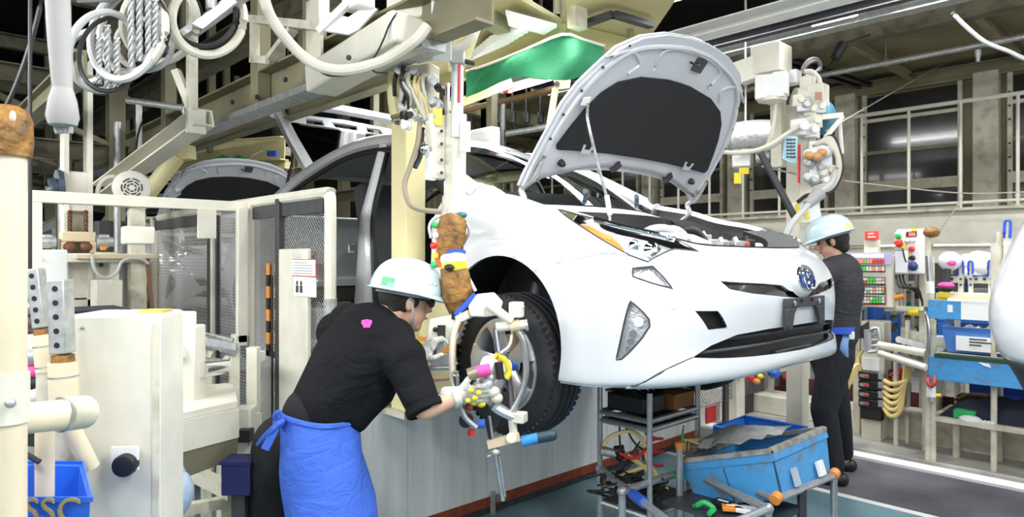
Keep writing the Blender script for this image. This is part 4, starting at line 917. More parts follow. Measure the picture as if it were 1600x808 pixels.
for k in range(4):
    hose('air_hose', HOSEY, man, [PY(1348, 580+k*5, 5.72), PY(1338, 570+k*4, 5.68), PY(1325, 590+k*5, 5.60), PY(1309+k*3, 622+k*2, 5.5)], .014)
hose('air_hose', HOSEY, man, [PY(1349, 547, 5.74), PY(1341, 560, 5.72), PY(1342, 578, 5.70)], .014)
B('dark_base', RUBBER, man, lambda b: bY(b, 1344, 638, 1376, 656, 5.70, .08))
B('stand', CREAM2, man, lambda b: [b.bb(*[PY(1346, 0, 5.74).x, PY(1376, 0, 5.74).x], 5.74, 5.80, .05, .26)])
# ------------------------------------------------------------------ roller chute
ch = thing('roller_chute', 'sloping gravity roller chute with cream side tubes', 'roller chute', PY(1420, 600, 5.6))
B('side_tube', CREAM, ch, lambda b: b.cyl(PY(1373, 539, 5.50), PY(1447, 552, 5.42), .028)); B('side_tube', CREAM, ch, lambda b: b.cyl(PY(1373, 552, 5.44), PY(1447, 575, 5.38), .024))
B('back_plate', CREAM2, ch, lambda b: b.plate([PY(1408, 511, 5.9), PY(1478, 530, 5.9), PY(1478, 546, 5.9), PY(1408, 526, 5.9)], .012))
for k in range(9): B('roller', STEEL, ch, lambda b: b.cyl(PY(1405+k*8, 530+k*2.2, 5.86), PY(1405+k*8, 531+k*2.2, 5.66), .026, n=10))
B('tray', DARK, ch, lambda b: b.plate([PY(1400, 537, 5.88), PY(1470, 556, 5.88), PY(1470, 557, 5.62), PY(1400, 540, 5.62)], .012))
B('lower_tray', GALV, ch, lambda b: b.plate([PY(1396, 551, 5.7), PY(1447, 566, 5.7), PY(1447, 575, 5.5), PY(1396, 556, 5.5)], .01))
for u in (1400, 1445): B('leg', CREAM2, ch, lambda b: b.cyl((PY(u, 0, 5.72).x, 5.72, .05), PY(u, 548, 5.72), .018))
jk = thing('parts_bin', 'bin of small black and red fittings below the roller chute', 'parts bin', PY(1410, 640, 5.75))
B('tray', BLACK, jk, lambda b: bY(b, 1384, 600, 1414, 630, 5.82, .15))
random.seed(4)
for k in range(14): B('fitting', [BLACK, RED, GALV, DARK, RED][k % 5], jk, lambda b: b.cyl(PY(random.uniform(1386, 1412), random.uniform(572, 622), 5.78), PY(random.uniform(1386, 1412), random.uniform(572, 622), 5.80), .014, n=8))
B('leg', CREAM2, jk, lambda b: b.bb(PY(1414, 0, 5.85).x, PY(1420, 0, 5.85).x, 5.85, 5.89, .05, 1.0)); 
# ------------------------------------------------------------------ pipe shelf with blue boards
sh = thing('pipe_shelf', 'cream pipe shelf rack carrying blue boards beside the walkway kerb', 'shelf', PY(1455, 730, 5.38))
for u, Y, vt in ((1450, 5.47, 365), (1458, 5.47, 500), (1496, 5.75, 495), (1510, 6.15, 490), (1456, 6.1, 400), (1553, 5.5, 380)): B('post', CREAM2, sh, lambda b: b.cyl((PY(u, 0, Y).x, Y, .05), PY(u, vt, Y), .019))
for v, Y in ((482, 5.5), (552, 5.5), (480, 6.1), (556, 6.1)): B('cross_pipe', CREAM2, sh, lambda b: b.cyl(PY(1446, v, Y), (PY(1446, v, Y).x+1.5, Y, PY(1446, v, Y).z), .018))
B('joint_cap', LEATHER, sh, lambda b: b.ell(PY(1456, 363, 5.47), (.055, .05, .04)))
B('air_gun_holder', STEEL, sh, lambda b: b.cyl(PY(1451, 400, 5.43), PY(1454, 450, 5.43), .022)); B('white_sleeve', WHITE, sh, lambda b: b.cyl(PY(1453, 440, 5.42), PY(1454, 458, 5.42), .026))
B('steel_hook', STEEL, sh, lambda b: b.tube([PY(1446, 480, 5.43), PY(1452, 520, 5.40), PY(1448, 560, 5.40), PY(1444, 580, 5.40)], .014, 8, 4))
for v0, v1, lb, dY_ in ((468, 497, 'upper', 0), (556, 592, 'lower', 0)):
    X0 = PY(1451, 0, 5.42).x; zt = PY(1451, v0, 5.42).z; zb = PY(1451, v1, 5.42).z
    bd = thing('blue_board', lb+' blue board fixed along the front of the pipe shelf', 'board', (X0+.4, 5.42, zb))
    B('board', LBLUE, bd, lambda b: b.bb(X0, X0+1.0, 5.405, 5.435, zb, zt), bevel=.004)
    if lb == 'upper':
        B('paper', PAPER, bd, lambda b: b.bb(X0+.20, X0+.37, 5.400, 5.404, zb+.005, zt+.01)); B('sticker', PAPER, bd, lambda b: b.bb(X0+.12, X0+.15, 5.400, 5.404, zb+.05, zb+.10)); B('top_label', PAPER, bd, lambda b: b.bb(X0+.12, X0+.46, 5.398, 5.4035, zt-.005, zt+.018))
    else:
        B('felt_edge', mat('dark_green_felt', (.02, .06, .035), .9), bd, lambda b: b.bb(X0+.04, X0+1.0, 5.40, 5.75, zt-.005, zt+.02)); B('torn_paper', PAPER, bd, lambda b: b.plate([(X0+.30, 5.400, zt-.01), (X0+.36, 5.400, zt-.015), (X0+.37, 5.400, zt-.04), (X0+.33, 5.400, zt-.03)], .004))
bn = thing('blue_bin', 'translucent blue bin heaped with small white parts on the pipe shelf', 'bin', PY(1515, 548, 5.6))
X0 = PY(1480, 0, 5.52).x; z0 = PY(1480, 550, 5.5).z
def bin_open(b, x0, x1, y0, y1, z0, z1, t=.008, fl=.03):
    b.bb(x0, x1, y0, y1, z0, z0+t); b.grid([[(x0, y0, z0), (x1, y0, z0), (x1, y1, z0), (x0, y1, z0), (x0, y0, z0)], [(x0-fl, y0-fl, z1), (x1+fl, y0-fl, z1), (x1+fl, y1+fl, z1), (x0-fl, y1+fl, z1), (x0-fl, y0-fl, z1)]], t)
B('tub', mat('mid_blue_plastic', (.10, .25, .66), .35), bn, lambda b: bin_open(b, X0, X0+.50, 5.52, 5.86, z0, z0+.18))
B('label', PAPER, bn, lambda b: b.bb(X0+.06, X0+.42, 5.488, 5.496, z0+.02, z0+.12))
for k in range(3): B('label_print', DARK, bn, lambda b: b.bb(X0+.14, X0+.14+[.10, .2, .07][k], 5.484, 5.488, z0+.10-k*.02, z0+.108-k*.02))
B('label_print', KHAKI, bn, lambda b: b.bb(X0+.28, X0+.32, 5.484, 5.488, z0+.03, z0+.09))
wp = MB(); random.seed(8)
for k in range(150): 
    c = Vector((X0+random.uniform(0.04, .47), random.uniform(5.52, 5.84), z0+.13+random.uniform(-.03, .04))); dvec = Vector((random.gauss(0, 1), random.gauss(0, 1), random.gauss(0, .6))).normalized()*.022; wp.cyl(c-dvec, c+dvec, .011, n=6)
wpo = wp.build('white_parts', WHITE, None, smooth=0); tag(wpo, 'heap of small white plastic parts filling the blue bin', 'small parts', kind='stuff')
for (u0, v0, u1, v1, Y, lb) in ((1464, 500, 1477, 524, 6.0, 'small dark blue bin behind the shelf posts'), (1477, 497, 1490, 532, 5.9, 'upright blue panel left of the bin of white parts'), (1498, 497, 1545, 512, 6.0, 'blue backing board above the bin of white parts')):
    o = thing('blue_divider', lb, 'divider', PY((u0+u1)/2, v1, Y)); partY('sheet', BLUE if Y == 6.0 else LBLUE, o, u0, v0, u1, v1, Y, .04, bevel=.006); partY('edge', BLUE, o, u0, v0-1, u1, v0+1, Y-.005, .05)
tg_ = thing('handle_grip', 'red handled grip with white sleeve on the shelf front post', 'grip', PY(1455, 620, 5.36))
B('red_loop', mat('dark_red', (.30, .03, .02), .5), tg_, lambda b: b.tube([PY(1450, 588, 5.38), PY(1450, 598, 5.34), PY(1455, 604, 5.33), PY(1460, 598, 5.34), PY(1460, 588, 5.38)], .013, 8, 4)); B('sleeve', WHITE, tg_, lambda b: b.cyl(PY(1455, 604, 5.38), PY(1455, 620, 5.38), .028)); B('tip', GALV, tg_, lambda b: b.cyl(PY(1455, 619, 5.38), PY(1455, 627, 5.38), .02)); B('yellow_tape', YELB, tg_, lambda b: b.cyl(PY(1448, 617, 5.40), PY(1470, 618, 5.40), .012))
# hook brackets above the boards
hb = thing('hook_rack', 'cream rack of upright hook brackets edged in blue', 'rack', PY(1520, 466, 5.7))
for u0, v0, u1 in ((1497, 408, 1505), (1513, 409, 1520), (1544, 408, 1553)): 
    pl = partY('bracket', CREAM, hb, u0, v0, u1, 460, 5.66, .02); B('blue_edge', TAPEB, pl, lambda b: b.tube([PY(u0, 430, 5.65), PY(u0, v0+2, 5.65), PY((u0+u1)/2, v0-1, 5.65), PY(u1, v0+2, 5.65), PY(u1, 428, 5.65)], .007, 6, 2))
    for v in (436, 445): B('bolt', DARK, pl, lambda b: b.cyl(PY((u0+u1)/2, v, 5.66), PY((u0+u1)/2, v, 5.645), .009, n=6))
partY('plate', CREAM, hb, 1480, 430, 1506, 442, 5.67, .02); partY('plate', CREAM, hb, 1512, 432, 1555, 443, 5.67, .02)
for u in (1487, 1525, 1538): B('hole', DARK, hb, lambda b: b.cyl(PY(u, 436, 5.672), PY(u, 436, 5.66), .011, n=8))
B('blue_edge', TAPEB, hb, lambda b: b.tube([PY(1484, 430, 5.66), PY(1496, 430, 5.66)], .008, 6, 1)); B('blue_edge', TAPEB, hb, lambda b: b.tube([PY(1520, 431, 5.66), PY(1544, 431, 5.66)], .008, 6, 1))
B('ledge', CREAM, hb, lambda b: b.bb(PY(1462, 0, 5.6).x, PY(1462, 0, 5.6).x+1.0, 5.6, 5.85, PY(1500, 465, 5.6).z-.02, PY(1500, 459, 5.6).z)); B('yellow_edge', YELB, hb, lambda b: b.bb(PY(1462, 0, 5.59).x, PY(1462, 0, 5.59).x+.9, 5.585, 5.60, PY(1500, 467, 5.6).z-.012, PY(1500, 465, 5.6).z))
B('upper_loop', TAPEB, hb, lambda b: b.tube([PY(1569, 372, 5.75), PY(1570, 348, 5.75), PY(1574, 344, 5.75), PY(1579, 348, 5.75), PY(1578, 372, 5.75)], .010, 6, 3)); B('upper_plate', CREAM, hb, lambda b: bY(b, 1568, 352, 1580, 420, 5.77, .02)); B('upper_post', CREAM2, hb, lambda b: b.cyl((PY(1562, 0, 5.8).x, 5.8, .05), PY(1562, 362, 5.8), .02))
bg = thing('bagged_tool', 'tool in a clear plastic bag with pink grip and yellow foot', 'tool', PY(1480, 468, 5.6))
B('bag', mat('clear_bag', (.72, .72, .76), .3), bg, lambda b: b.ell(PY(1484, 408, 5.62), (.075, .06, .07))); B('stem', DARK, bg, lambda b: b.cyl(PY(1481, 420, 5.6), PY(1478, 448, 5.6), .022)); B('grip', PINK, bg, lambda b: b.ell(PY(1478, 446, 5.58), (.055, .04, .025))); B('base', BLACK, bg, lambda b: b.ell(PY(1479, 451, 5.58), (.05, .04, .025))); B('foot', YELB, bg, lambda b: bY(b, 1466, 456, 1482, 466, 5.56, .06), bevel=.008)
B('pink_wrap', PINK, bg, lambda b: b.ell(PY(1487, 411, 5.57), (.03, .02, .02)))
bgw = thing('white_bags', 'bright white wrapped parts hanging behind the hook brackets', 'bag', PY(1525, 445, 6.0))
for (u, v, r) in ((1510, 410, .06), (1528, 412, .09), (1540, 405, .05), (1522, 425, .07)): B('bag', WHITE, bgw, lambda b: b.ell(PY(u, v, 6.1), (r, r*.7, r*1.1)))
# low bench with dark jacket and gloves
bx0 = PY(1455, 0, 5.5).x
bn2 = thing('low_bench', 'low cream bench on pipe legs in front of the kerb', 'bench', (bx0+.8, 5.7, .05))
B('top', CREAM2, bn2, lambda b: b.bb(bx0, bx0+1.9, 5.46, 5.98, .335, .37)); B('leg', CREAM2, bn2, lambda b: b.cyl((PY(1494, 0, 5.7).x, 5.7, .05), (PY(1494, 0, 5.7).x, 5.7, .34), .022)); B('leg', CREAM2, bn2, lambda b: b.cyl((bx0+1.6, 5.7, .05), (bx0+1.6, 5.7, .34), .022))
B('stretcher', CREAM2, bn2, lambda b: b.bb(bx0-.6, bx0+1.9, 5.92, 5.98, .05, .30)); B('front_rail', CREAM2, bn2, lambda b: b.cyl((bx0-.55, 5.75, .33), (bx0+.1, 5.75, .34), .02))
jx = PY(1545, 0, 5.7)
jkt = thing('dark_jacket', 'crumpled navy jacket lying on the low bench', 'jacket', PY(1545, 668, 5.7))
NAVY = mat('navy_cloth', (0.012, 0.014, 0.032), 0.85, bump=.5, bscale=12)
B('cloth', NAVY, jkt, lambda b: b.grid([[(jx.x-.26+i*.07, 5.50+j*.07, .375+(.16*math.sin(math.pi*min(1, max(0, i/14)))**.6*math.sin(math.pi*min(1, max(0, j/5)))+.02*math.sin(i*1.9+j*2.3)) if 0 < i < 14 and 0 < j < 5 else .372) for i in range(15)] for j in range(6)], 0), smooth=70)
gv = thing('work_gloves', 'pair of white work gloves on a green box beside the jacket', 'gloves', PY(1508, 665, 5.5))
gp0 = PY(1500, 660, 5.5)
B('green_box', GREEN, gv, lambda b: b.bb(gp0.x-.04, gp0.x+.09, 5.49, 5.57, .372, .43), bevel=.008)
for s in range(4): B('finger', PAPER, gv, lambda b: b.tube([gp0+Vector((.11+.018*s, -.01, .02)), gp0+Vector((.115+.02*s, -.015, -.01)), Vector((gp0.x+.13+.022*s, 5.485, .385))], [.014, .013, .010], 8, 3))
B('palm', PAPER, gv, lambda b: b.ell(gp0+Vector((.06, 0, .03)), (.07, .045, .03)))
nb = thing('notebook_case', 'dark case with curved brown handle on the low bench', 'case', (gp0.x-.05, 5.75, .37)); B('case', BLACK, nb, lambda b: b.bb(gp0.x-.08, gp0.x+.25, 5.72, 5.84, .372, .50), bevel=.02); B('handle', LEATHER, nb, lambda b: b.tube([Vector((gp0.x-.08, 5.7, .46)), Vector((gp0.x+.02, 5.69, .52)), Vector((gp0.x+.2, 5.69, .52)), Vector((gp0.x+.3, 5.7, .49))], .01, 6, 4))
# blue totes stored beneath the lower board
for k in range(3):
    xx = PY(1458, 0, 6.2).x+k*.42
    t_ = thing('storage_tote', 'light blue stacking tote with grip slot under the lower board, '+['leftmost', 'middle', 'rightmost'][k], 'tote', (xx+.2, 6.3, .60), 'totes under the lower board')
    bd = B('body', mat('tote_blue', (.22, .38, .66), .5), t_, lambda b: b.bb(xx, xx+.40, 6.25, 6.5, .62, .84), bevel=.012); B('grip_slot', BLACK, bd, lambda b: b.bb(xx+.07, xx+.30, 6.243, 6.255, .72, .79), bevel=.004); B('red_label', RED, bd, lambda b: b.bb(xx+.31, xx+.37, 6.243, 6.252, .74, .78)); B('rim', mat('tote_rim', (.34, .50, .75), .5), bd, lambda b: b.bb(xx-.01, xx+.41, 6.235, 6.515, .83, .85))
fr = thing('tote_rack', 'low rack with green lip and dark blue front board under the totes', 'rack', (PY(1500, 0, 6.2).x, 6.3, 0))
xx = PY(1455, 0, 6.2).x
B('shelf', CREAM2, fr, lambda b: b.bb(xx-.1, xx+1.5, 6.2, 6.55, .59, .62)); B('green_lip', mat('lime_strip', (.40, .55, .15), .5), fr, lambda b: b.bb(xx-.1, xx+1.5, 6.18, 6.20, .59, .63)); B('front_board', mat('deep_blue_board', (.01, .05, .36), .5), fr, lambda b: b.bb(xx+.25, xx+1.5, 6.17, 6.19, .30, .58)); B('leg', CREAM2, fr, lambda b: [b.bb(xx, xx+.03, 6.2, 6.5, .05, .59)]); B('leg', CREAM2, fr, lambda b: [b.bb(xx+1.4, xx+1.43, 6.2, 6.5, .05, .59)]); B('kick_plate', mat('maroon_floor_plate', (.07, .015, .02), .6), fr, lambda b: b.bb(xx-1.6, xx+1.5, 6.40, 6.42, .05, .35))
# low white plinths behind the kerb
struct(B('floor_ledge', CREAM, None, lambda b: b.bb(-14, PY(1450, 0, 6.0).x+1.5, 6.0, 6.3, .05, .22), bevel=.01))
# ------------------------------------------------------------------ tool column beyond the car
CD = 5.05
tc_ = thing('tool_column', 'cream overhead tool column crowded with valves and cables beyond the bonnet', 'tool column', (P(1248, 0, CD).x, P(1248, 0, CD).y, 0))
cx, cy = P(1246, 0, CD).x, P(1246, 0, CD).y
B('post', CREAM, tc_, lambda b: b.box((cx, cy, 1.31), (.12, .12, 2.62)), bevel=.006)
B('slide_post', CREAM, tc_, lambda b: b.bar(P(1262, 380, CD-.15), P(1262, 120, CD-.15), .085), bevel=.004)
B('hanger_post', CREAM, tc_, lambda b: b.bar(P(1215, 110, CD), P(1217, 262, CD), .085), bevel=.004)
B('top_beam', CREAM, tc_, lambda b: b.bar(P(1150, 118, CD), P(1222, 92, CD-.1), .14, .16)); B('beam_block', CREAM, tc_, lambda b: b.box(P(1205, 95, CD-.1), (.22, .2, .2)), bevel=.006)
B('motor_box', WHITE, tc_, lambda b: b.box(P(1205, 138, CD-.2), (.20, .16, .17), rz=.3), bevel=.01); B('motor_box', WHITE, tc_, lambda b: b.box(P(1220, 132, CD-.25), (.10, .12, .16), rz=.3), bevel=.01)
B('white_box', WHITE, tc_, lambda b: b.box(P(1236, 122, CD-.1), (.12, .10, .10)), bevel=.01); B('spool', CREAM, tc_, lambda b: b.lathe(P(1207, 152, CD-.2), (0, 0, -1), [(0, .09), (.03, .09), (.035, .06), (.05, .03)], 16))
B('joint', CREAM, tc_, lambda b: b.cyl(P(1240, 152, CD-.15), P(1285, 160, CD-.15), .07)); B('joint_head', CREAM, tc_, lambda b: b.box(P(1278, 150, CD-.2), (.12, .12, .16)), bevel=.012); B('joint_window', mat('copper_window', (.45, .22, .12), .4), tc_, lambda b: b.plate([P(1274, 144, CD-.32), P(1284, 144, CD-.32), P(1284, 156, CD-.32), P(1274, 156, CD-.32)], .01))
for (u, v, r) in ((1255, 165, .06), (1266, 172, .05), (1248, 158, .05), (1250, 200, .07), (1268, 205, .06), (1280, 168, .05), (1272, 190, .055)): B('fitting', [CREAM, ALU, WHITE][int(u) % 3], tc_, lambda b: [b.box(P(u, v, CD-.22), (r*1.5, r*1.5, r*1.7), rz=u*.7), b.cyl(P(u, v, CD-.22)-CV*r*1.3, P(u, v, CD-.22), r*.5)], bevel=.008)
B('blue_hood', mat('steel_blue_cover', (.06, .20, .30), .4), tc_, lambda b: b.ell(P(1290, 185, CD-.05), (.07, .10, .13)))
B('arm', CREAM, tc_, lambda b: b.bar(P(1278, 184, CD-.2), P(1316, 180, CD-.2), .035)); B('arm_drop', CREAM, tc_, lambda b: b.bar(P(1316, 182, CD-.2), P(1290, 215, CD-.25), .025))
B('white_strut', WHITE, tc_, lambda b: b.bar(P(1312, 188, CD-.2), P(1316, 240, CD-.2), .018))
random.seed(5)
vb = B('valve_bank', ALU, tc_, lambda b: b.box(P(1282, 255, CD-.22), (.16, .22, .30), rz=.4), bevel=.01)
for k in range(16):
    u, v = random.uniform(1262, 1302), random.uniform(228, 285)
    B('valve', [CREAM, ALU, WHITE, GALV][k % 4], vb, lambda b: b.lathe(P(u, v, CD-.32), P(u, v, 0)-P(u, v, 1), [(0, .035), (.05, .033), (.055, .02), (.08, .018)], 10))
for (u, v) in ((1264, 243), (1276, 245), (1284, 239)): B('brass_cap', mat('copper_cap', (.60, .32, .14), .4), vb, lambda b: b.ell(P(u, v, CD-.42), (.035, .035, .03)))
for k in range(5):
    hose('loop_hose', HOSEC if k < 4 else CABLE, tc_, [P(1270+k*3, 228-k*2, CD-.3), P(1290+k*3, 222-k*2, CD-.35), P(1306+k*2, 240+k*3, CD-.38), P(1308+k, 265+k*3, CD-.38), P(1296, 285+k*4, CD-.38), P(1276-k*3, 292+k*3, CD-.35), P(1262-k*4, 300+k*4, CD-.3)], .014)
hose('cable_bundle', HOSEG, tc_, [P(1306, 262, CD-.4), P(1300, 285, CD-.4), P(1282, 300, CD-.45), P(1265, 318, CD-.5), P(1250, 335, CD-.55), P(1236, 352, CD-.6), P(1228, 370, CD-.6)], .022)
B('grey_sleeve', mat('grey_sleeve', (.36, .36, .36), .6), tc_, lambda b: b.cyl(P(1280, 302, CD-.46), P(1262, 320, CD-.5), .05, .03))
for i, pts_ in enumerate(([P(1100, 205, CD-.4), P(1125, 235, CD-.4), P(1165, 238, CD-.4), P(1200, 228, CD-.4), P(1235, 205, CD-.3), P(1262, 190, CD-.25)], [P(1150, 236, CD-.3), P(1200, 232, CD-.3), P(1245, 200, CD-.25), P(1264, 186, CD-.2)])): hose('sagging_cable', [HOSEC, HOSEG][i], tc_, pts_, .016)
hose('drop_cable', HOSEC, tc_, [P(1213, 156, CD-.2), P(1210, 185, CD-.2), P(1204, 215, CD-.25), P(1195, 235, CD-.3)], .014)
hose('arch_cable', HOSEC, tc_, [P(1252, 112, CD-.1), P(1268, 112, CD-.1), P(1280, 125, CD-.12), P(1281, 145, CD-.15)], .018)
for k in range(3): hose('black_loop', CABLE, tc_, [P(1252, 112+k*2, CD+.3), P(1262, 95+k*3, CD+.3), P(1276, 92+k*2, CD+.3), P(1282, 104+k*2, CD+.3), P(1272, 114, CD+.3), P(1256, 122+k*3, CD+.3), P(1255, 145, CD+.2)], .014)
B('dark_strut', DARK, tc_, lambda b: b.bar(P(1188, 238, CD-.5), P(1242, 340, CD-.5), .035))
lbx = B('small_box', WHITE, tc_, lambda b: b.box(P(1158, 249, CD-.2), (.12, .12, .12), rz=.5), bevel=.01)
for (u0, v0, u1, v1) in ((1147, 270, 1158, 287), (1155, 262, 1170, 272)): B('yellow_tag', YELB, tc_, lambda b: b.plate([P(u0, v0, CD-.3), P(u1, v0, CD-.3), P(u1, v1, CD-.3), P(u0, v1, CD-.3)], .006))
B('tag_wire', GALV, tc_, lambda b: b.cyl(P(1190, 260, CD-.25), P(1243, 272, CD-.2), .006))
sg = B('blue_chart', mat('pale_blue_card', (.42, .66, .76), .6), tc_, lambda b: b.plate([P(1226, 212, CD-.3), P(1246, 213, CD-.3), P(1244, 254, CD-.3), P(1236, 256, CD-.3), P(1222, 248, CD-.3)], .008))
for r_ in range(6):
    for c_ in range(3): B('chart_mark', DARK, sg, lambda b: b.plate([P(1229+c_*5, 217+r_*5.4, CD-.31), P(1233+c_*5, 217+r_*5.4, CD-.31), P(1232.6+c_*5, 219.4+r_*5.4, CD-.31), P(1228.6+c_*5, 219.4+r_*5.4, CD-.31)], .004))
B('red_strip', RED, tc_, lambda b: b.bar(P(1249, 226, CD-.3), P(1248, 286, CD-.3), .014))
wsn = B('white_notice', PAPER, tc_, lambda b: b.plate([P(1236, 318, CD-.3), P(1278, 308, CD-.3), P(1284, 345, CD-.3), P(1240, 349, CD-.3)], .010))
for (u, v) in ((1242, 319), (1244, 334), (1256, 329)): 
    ya = B('yellow_label', YELB, wsn, lambda b: b.plate([P(u, v, CD-.312), P(u+6, v-1, CD-.312), P(u+8, v+13, CD-.312), P(u+2, v+14, CD-.312)], .004))
# silver duct behind the column
dct = thing('air_duct', 'silver foil air duct bending behind the raised bonnet', 'duct', P(1180, 215, 6.2))
FOIL = mat('silver_foil', (.68, .68, .69), .35, .7, bump=.5, bscale=25)
B('duct', FOIL, dct, lambda b: b.tube([P(1080, 225, 6.3), P(1130, 217, 6.3), P(1185, 210, 6.25), P(1220, 216, 6.2), P(1240, 245, 6.2)], .135, 16, 5))
for u in (1135, 1165, 1195): B('band', GALV, dct, lambda b: b.cyl(P(u, 217-(u-1135)*.09, 6.29), P(u+3, 217-(u-1135)*.09, 6.29), .142, n=16))
B('hanger_strap', GALV, dct, lambda b: b.cyl(P(1165, 205, 6.3), Vector((P(1165, 0, 6.3).x, P(1165, 0, 6.3).y, 7.5)), .01, n=6))
# ------------------------------------------------------------------ mesh guard and posts seen under the bumper
MESHM = mat('dark_mesh_wire', (.12, .12, .12), .5, .4)
def mesh_panel(b, o, ax, ay, W, H, cell=.04, r=.0025, diag=True):
    """wire lattice in the plane spanned by ax, ay"""
    ax = Vector(ax).normalized(); ay = Vector(ay).normalized(); o = Vector(o)
    if diag:
        n = int((W+H)/cell)
        for k in range(n):
            c = k*cell
            for fl in (0, 1):
                x0, y0 = (c, 0) if c <= W else (W, c-W); x1, y1 = (0, c) if c <= H else (c-H, H)
                if fl: x0, x1 = W-x0, W-x1
                b.cyl(o+ax*x0+ay*y0, o+ax*x1+ay*y1, r, n=4, caps=False)
    else:
        for k in range(int(W/cell)+1): b.cyl(o+ax*k*cell, o+ax*k*cell+ay*H, r, n=4, caps=False)
        for k in range(int(H/cell)+1): b.cyl(o+ay*k*cell, o+ay*k*cell+ax*W, r, n=4, caps=False)
    return b
gd = thing('mesh_guard', 'low wire mesh guard with cream posts seen under the bumper', 'guard', (-3.3, 4.95, 0))
GX = -3.0
y0 = PX(1083, 0, GX).y; y1 = PX(1262, 0, GX).y
for u, w_, m_ in ((1151, .15, CREAM), (1202, .05, CREAM2), (1246, .05, DARK), (1257, .09, CREAM)):
    yy = PX(u, 0, GX).y; B('post', m_, gd, lambda b: b.bb(GX-.04, GX+.04, yy-w_/2, yy+w_/2, 0, 1.12), bevel=.005)
mo = B('wire_mesh', MESHM, gd, lambda b: mesh_panel(b, (GX, y0, .25), (0, 1, 0), (0, 0, 1), y1-y0, .85, .035, .003), smooth=0); mo['kind'] = 'stuff'
B('dark_panel', mat('smoked_panel', (.05, .05, .055), .5, var=.3, scale=20), gd, lambda b: bX(b, 1164, 585, 1200, 655, GX-.06, .01)); B('rail', CREAM2, gd, lambda b: b.bb(GX-.02, GX+.02, PX(1202, 0, GX).y, PX(1250, 0, GX).y, .38, .42)); B('red_flag', RED, gd, lambda b: bX(b, 1105, 635, 1119, 660, GX-.05, .01)); B('white_flag', WHITE, gd, lambda b: bX(b, 1095, 630, 1132, 660, GX-.07, .01)); B('black_edge', DARK, gd, lambda b: bX(b, 1133, 585, 1139, 690, GX+.02, .03))
for (u, v, r, m_) in ((1210, 583, .06, BLUE), (1188, 588, .03, YELB), (1172, 590, .04, RED), (1182, 596, .035, ORANGE), (1230, 590, .05, mat('dark_red', (.30, .03, .02), .5)), (1240, 583, .05, BLACK), (1160, 584, .04, DARK)): B('hanging_tool', m_, gd, lambda b: b.ell(PX(u, v, GX+.08), (r, r, r*.8)))
# ------------------------------------------------------------------ small pipe cart under the bumper
CX0, CX1, CY0, CY1 = -2.11, -1.82, 2.585, 2.99
PIPE = mat('grey_pipe', (.45, .46, .47), .35, .6, var=.1, scale=30)
ct = thing('pipe_cart', 'grey pipe cart with two shelves under the front bumper', 'cart', ((CX0+CX1)/2, (CY0+CY1)/2, 0))
for x in (CX0, CX1):
    for y in (CY0, CY1): B('post', PIPE, ct, lambda b: b.cyl((x, y, 0), (x, y, .87 if x == CX1 else .93), .0135, n=10))
for z in (.74, .70, .30, .10):
    for y in (CY0, CY1): B('rail', PIPE, ct, lambda b: b.cyl((CX0, y, z), (CX1, y, z), .013, n=8))
    for x in (CX0, CX1): B('rail', PIPE, ct, lambda b: b.cyl((x, CY0, z), (x, CY1, z), .013, n=8))
for z in (.705, .31): B('shelf', DARK, ct, lambda b: b.bb(CX0, CX1, CY0, CY1, z-.006, z))
tb = thing('brown_tray', 'brown wooden tray on the upper cart shelf', 'tray', (-1.95, 2.86, .753)); B('tray', mat('brown_board', (.24, .09, .02), .6, var=.2), tb, lambda b: b.bb(-2.05, -1.83, 2.80, 2.98, .755, .82), bevel=.006); B('lid', mat('brown_board', (.24, .09, .02)), tb, lambda b: b.bb(-2.06, -1.82, 2.79, 2.985, .82, .832))
tb2 = thing('black_box', 'black open toolbox on the upper cart shelf', 'toolbox', (-1.98, 2.68, .753)); B('body', BLACK, tb2, lambda b: b.bb(-2.08, -1.86, 2.60, 2.78, .755, .84), bevel=.01); B('rim', LEATHER, tb2, lambda b: b.bb(-2.09, -2.06, 2.60, 2.78, .84, .85))
for k, (a, c) in enumerate((((-2.06, 2.63, .865), (-1.88, 2.66, .875)), ((-2.00, 2.75, .862), (-1.86, 2.90, .86)), ((-2.06, 2.82, .86), (-1.9, 2.96, .868)))):
    nt_ = thing('socket_tool', ['silver and black socket driver nearest the cart post', 'silver socket driver lying across the middle', 'silver socket driver on the brown tray'][k], 'tool', Vector(a)); a, c = Vector(a), Vector(c); m_ = a.lerp(c, .55)
    B('grip', BLACK, nt_, lambda b: b.cyl(a, m_, .022)); B('barrel', CHROME, nt_, lambda b: b.cyl(m_, c, .016)); B('collar', CHROME, nt_, lambda b: b.cyl(a.lerp(c, .75), a.lerp(c, .82), .023)); B('nose', CHROME, nt_, lambda b: b.cyl(c, c+(c-a)*.15, .010))
cl = thing('coiled_hose', 'red coiled air hose hanging below the upper cart shelf', 'hose', P(1028, 700, 3.3))
B('coil', RED, cl, lambda b: b.tube([P(1022+13*math.cos(t), 665+t*3.3-4*math.sin(t), 3.25+.04*math.sin(t)) for t in [i*.45 for i in range(46)]], .0075, 7, 1)); B('tail', RED, cl, lambda b: b.tube([P(1010, 700, 3.2), P(1000, 712, 3.2), P(985, 716, 3.2), P(968, 708, 3.2)], .0075, 7, 4))
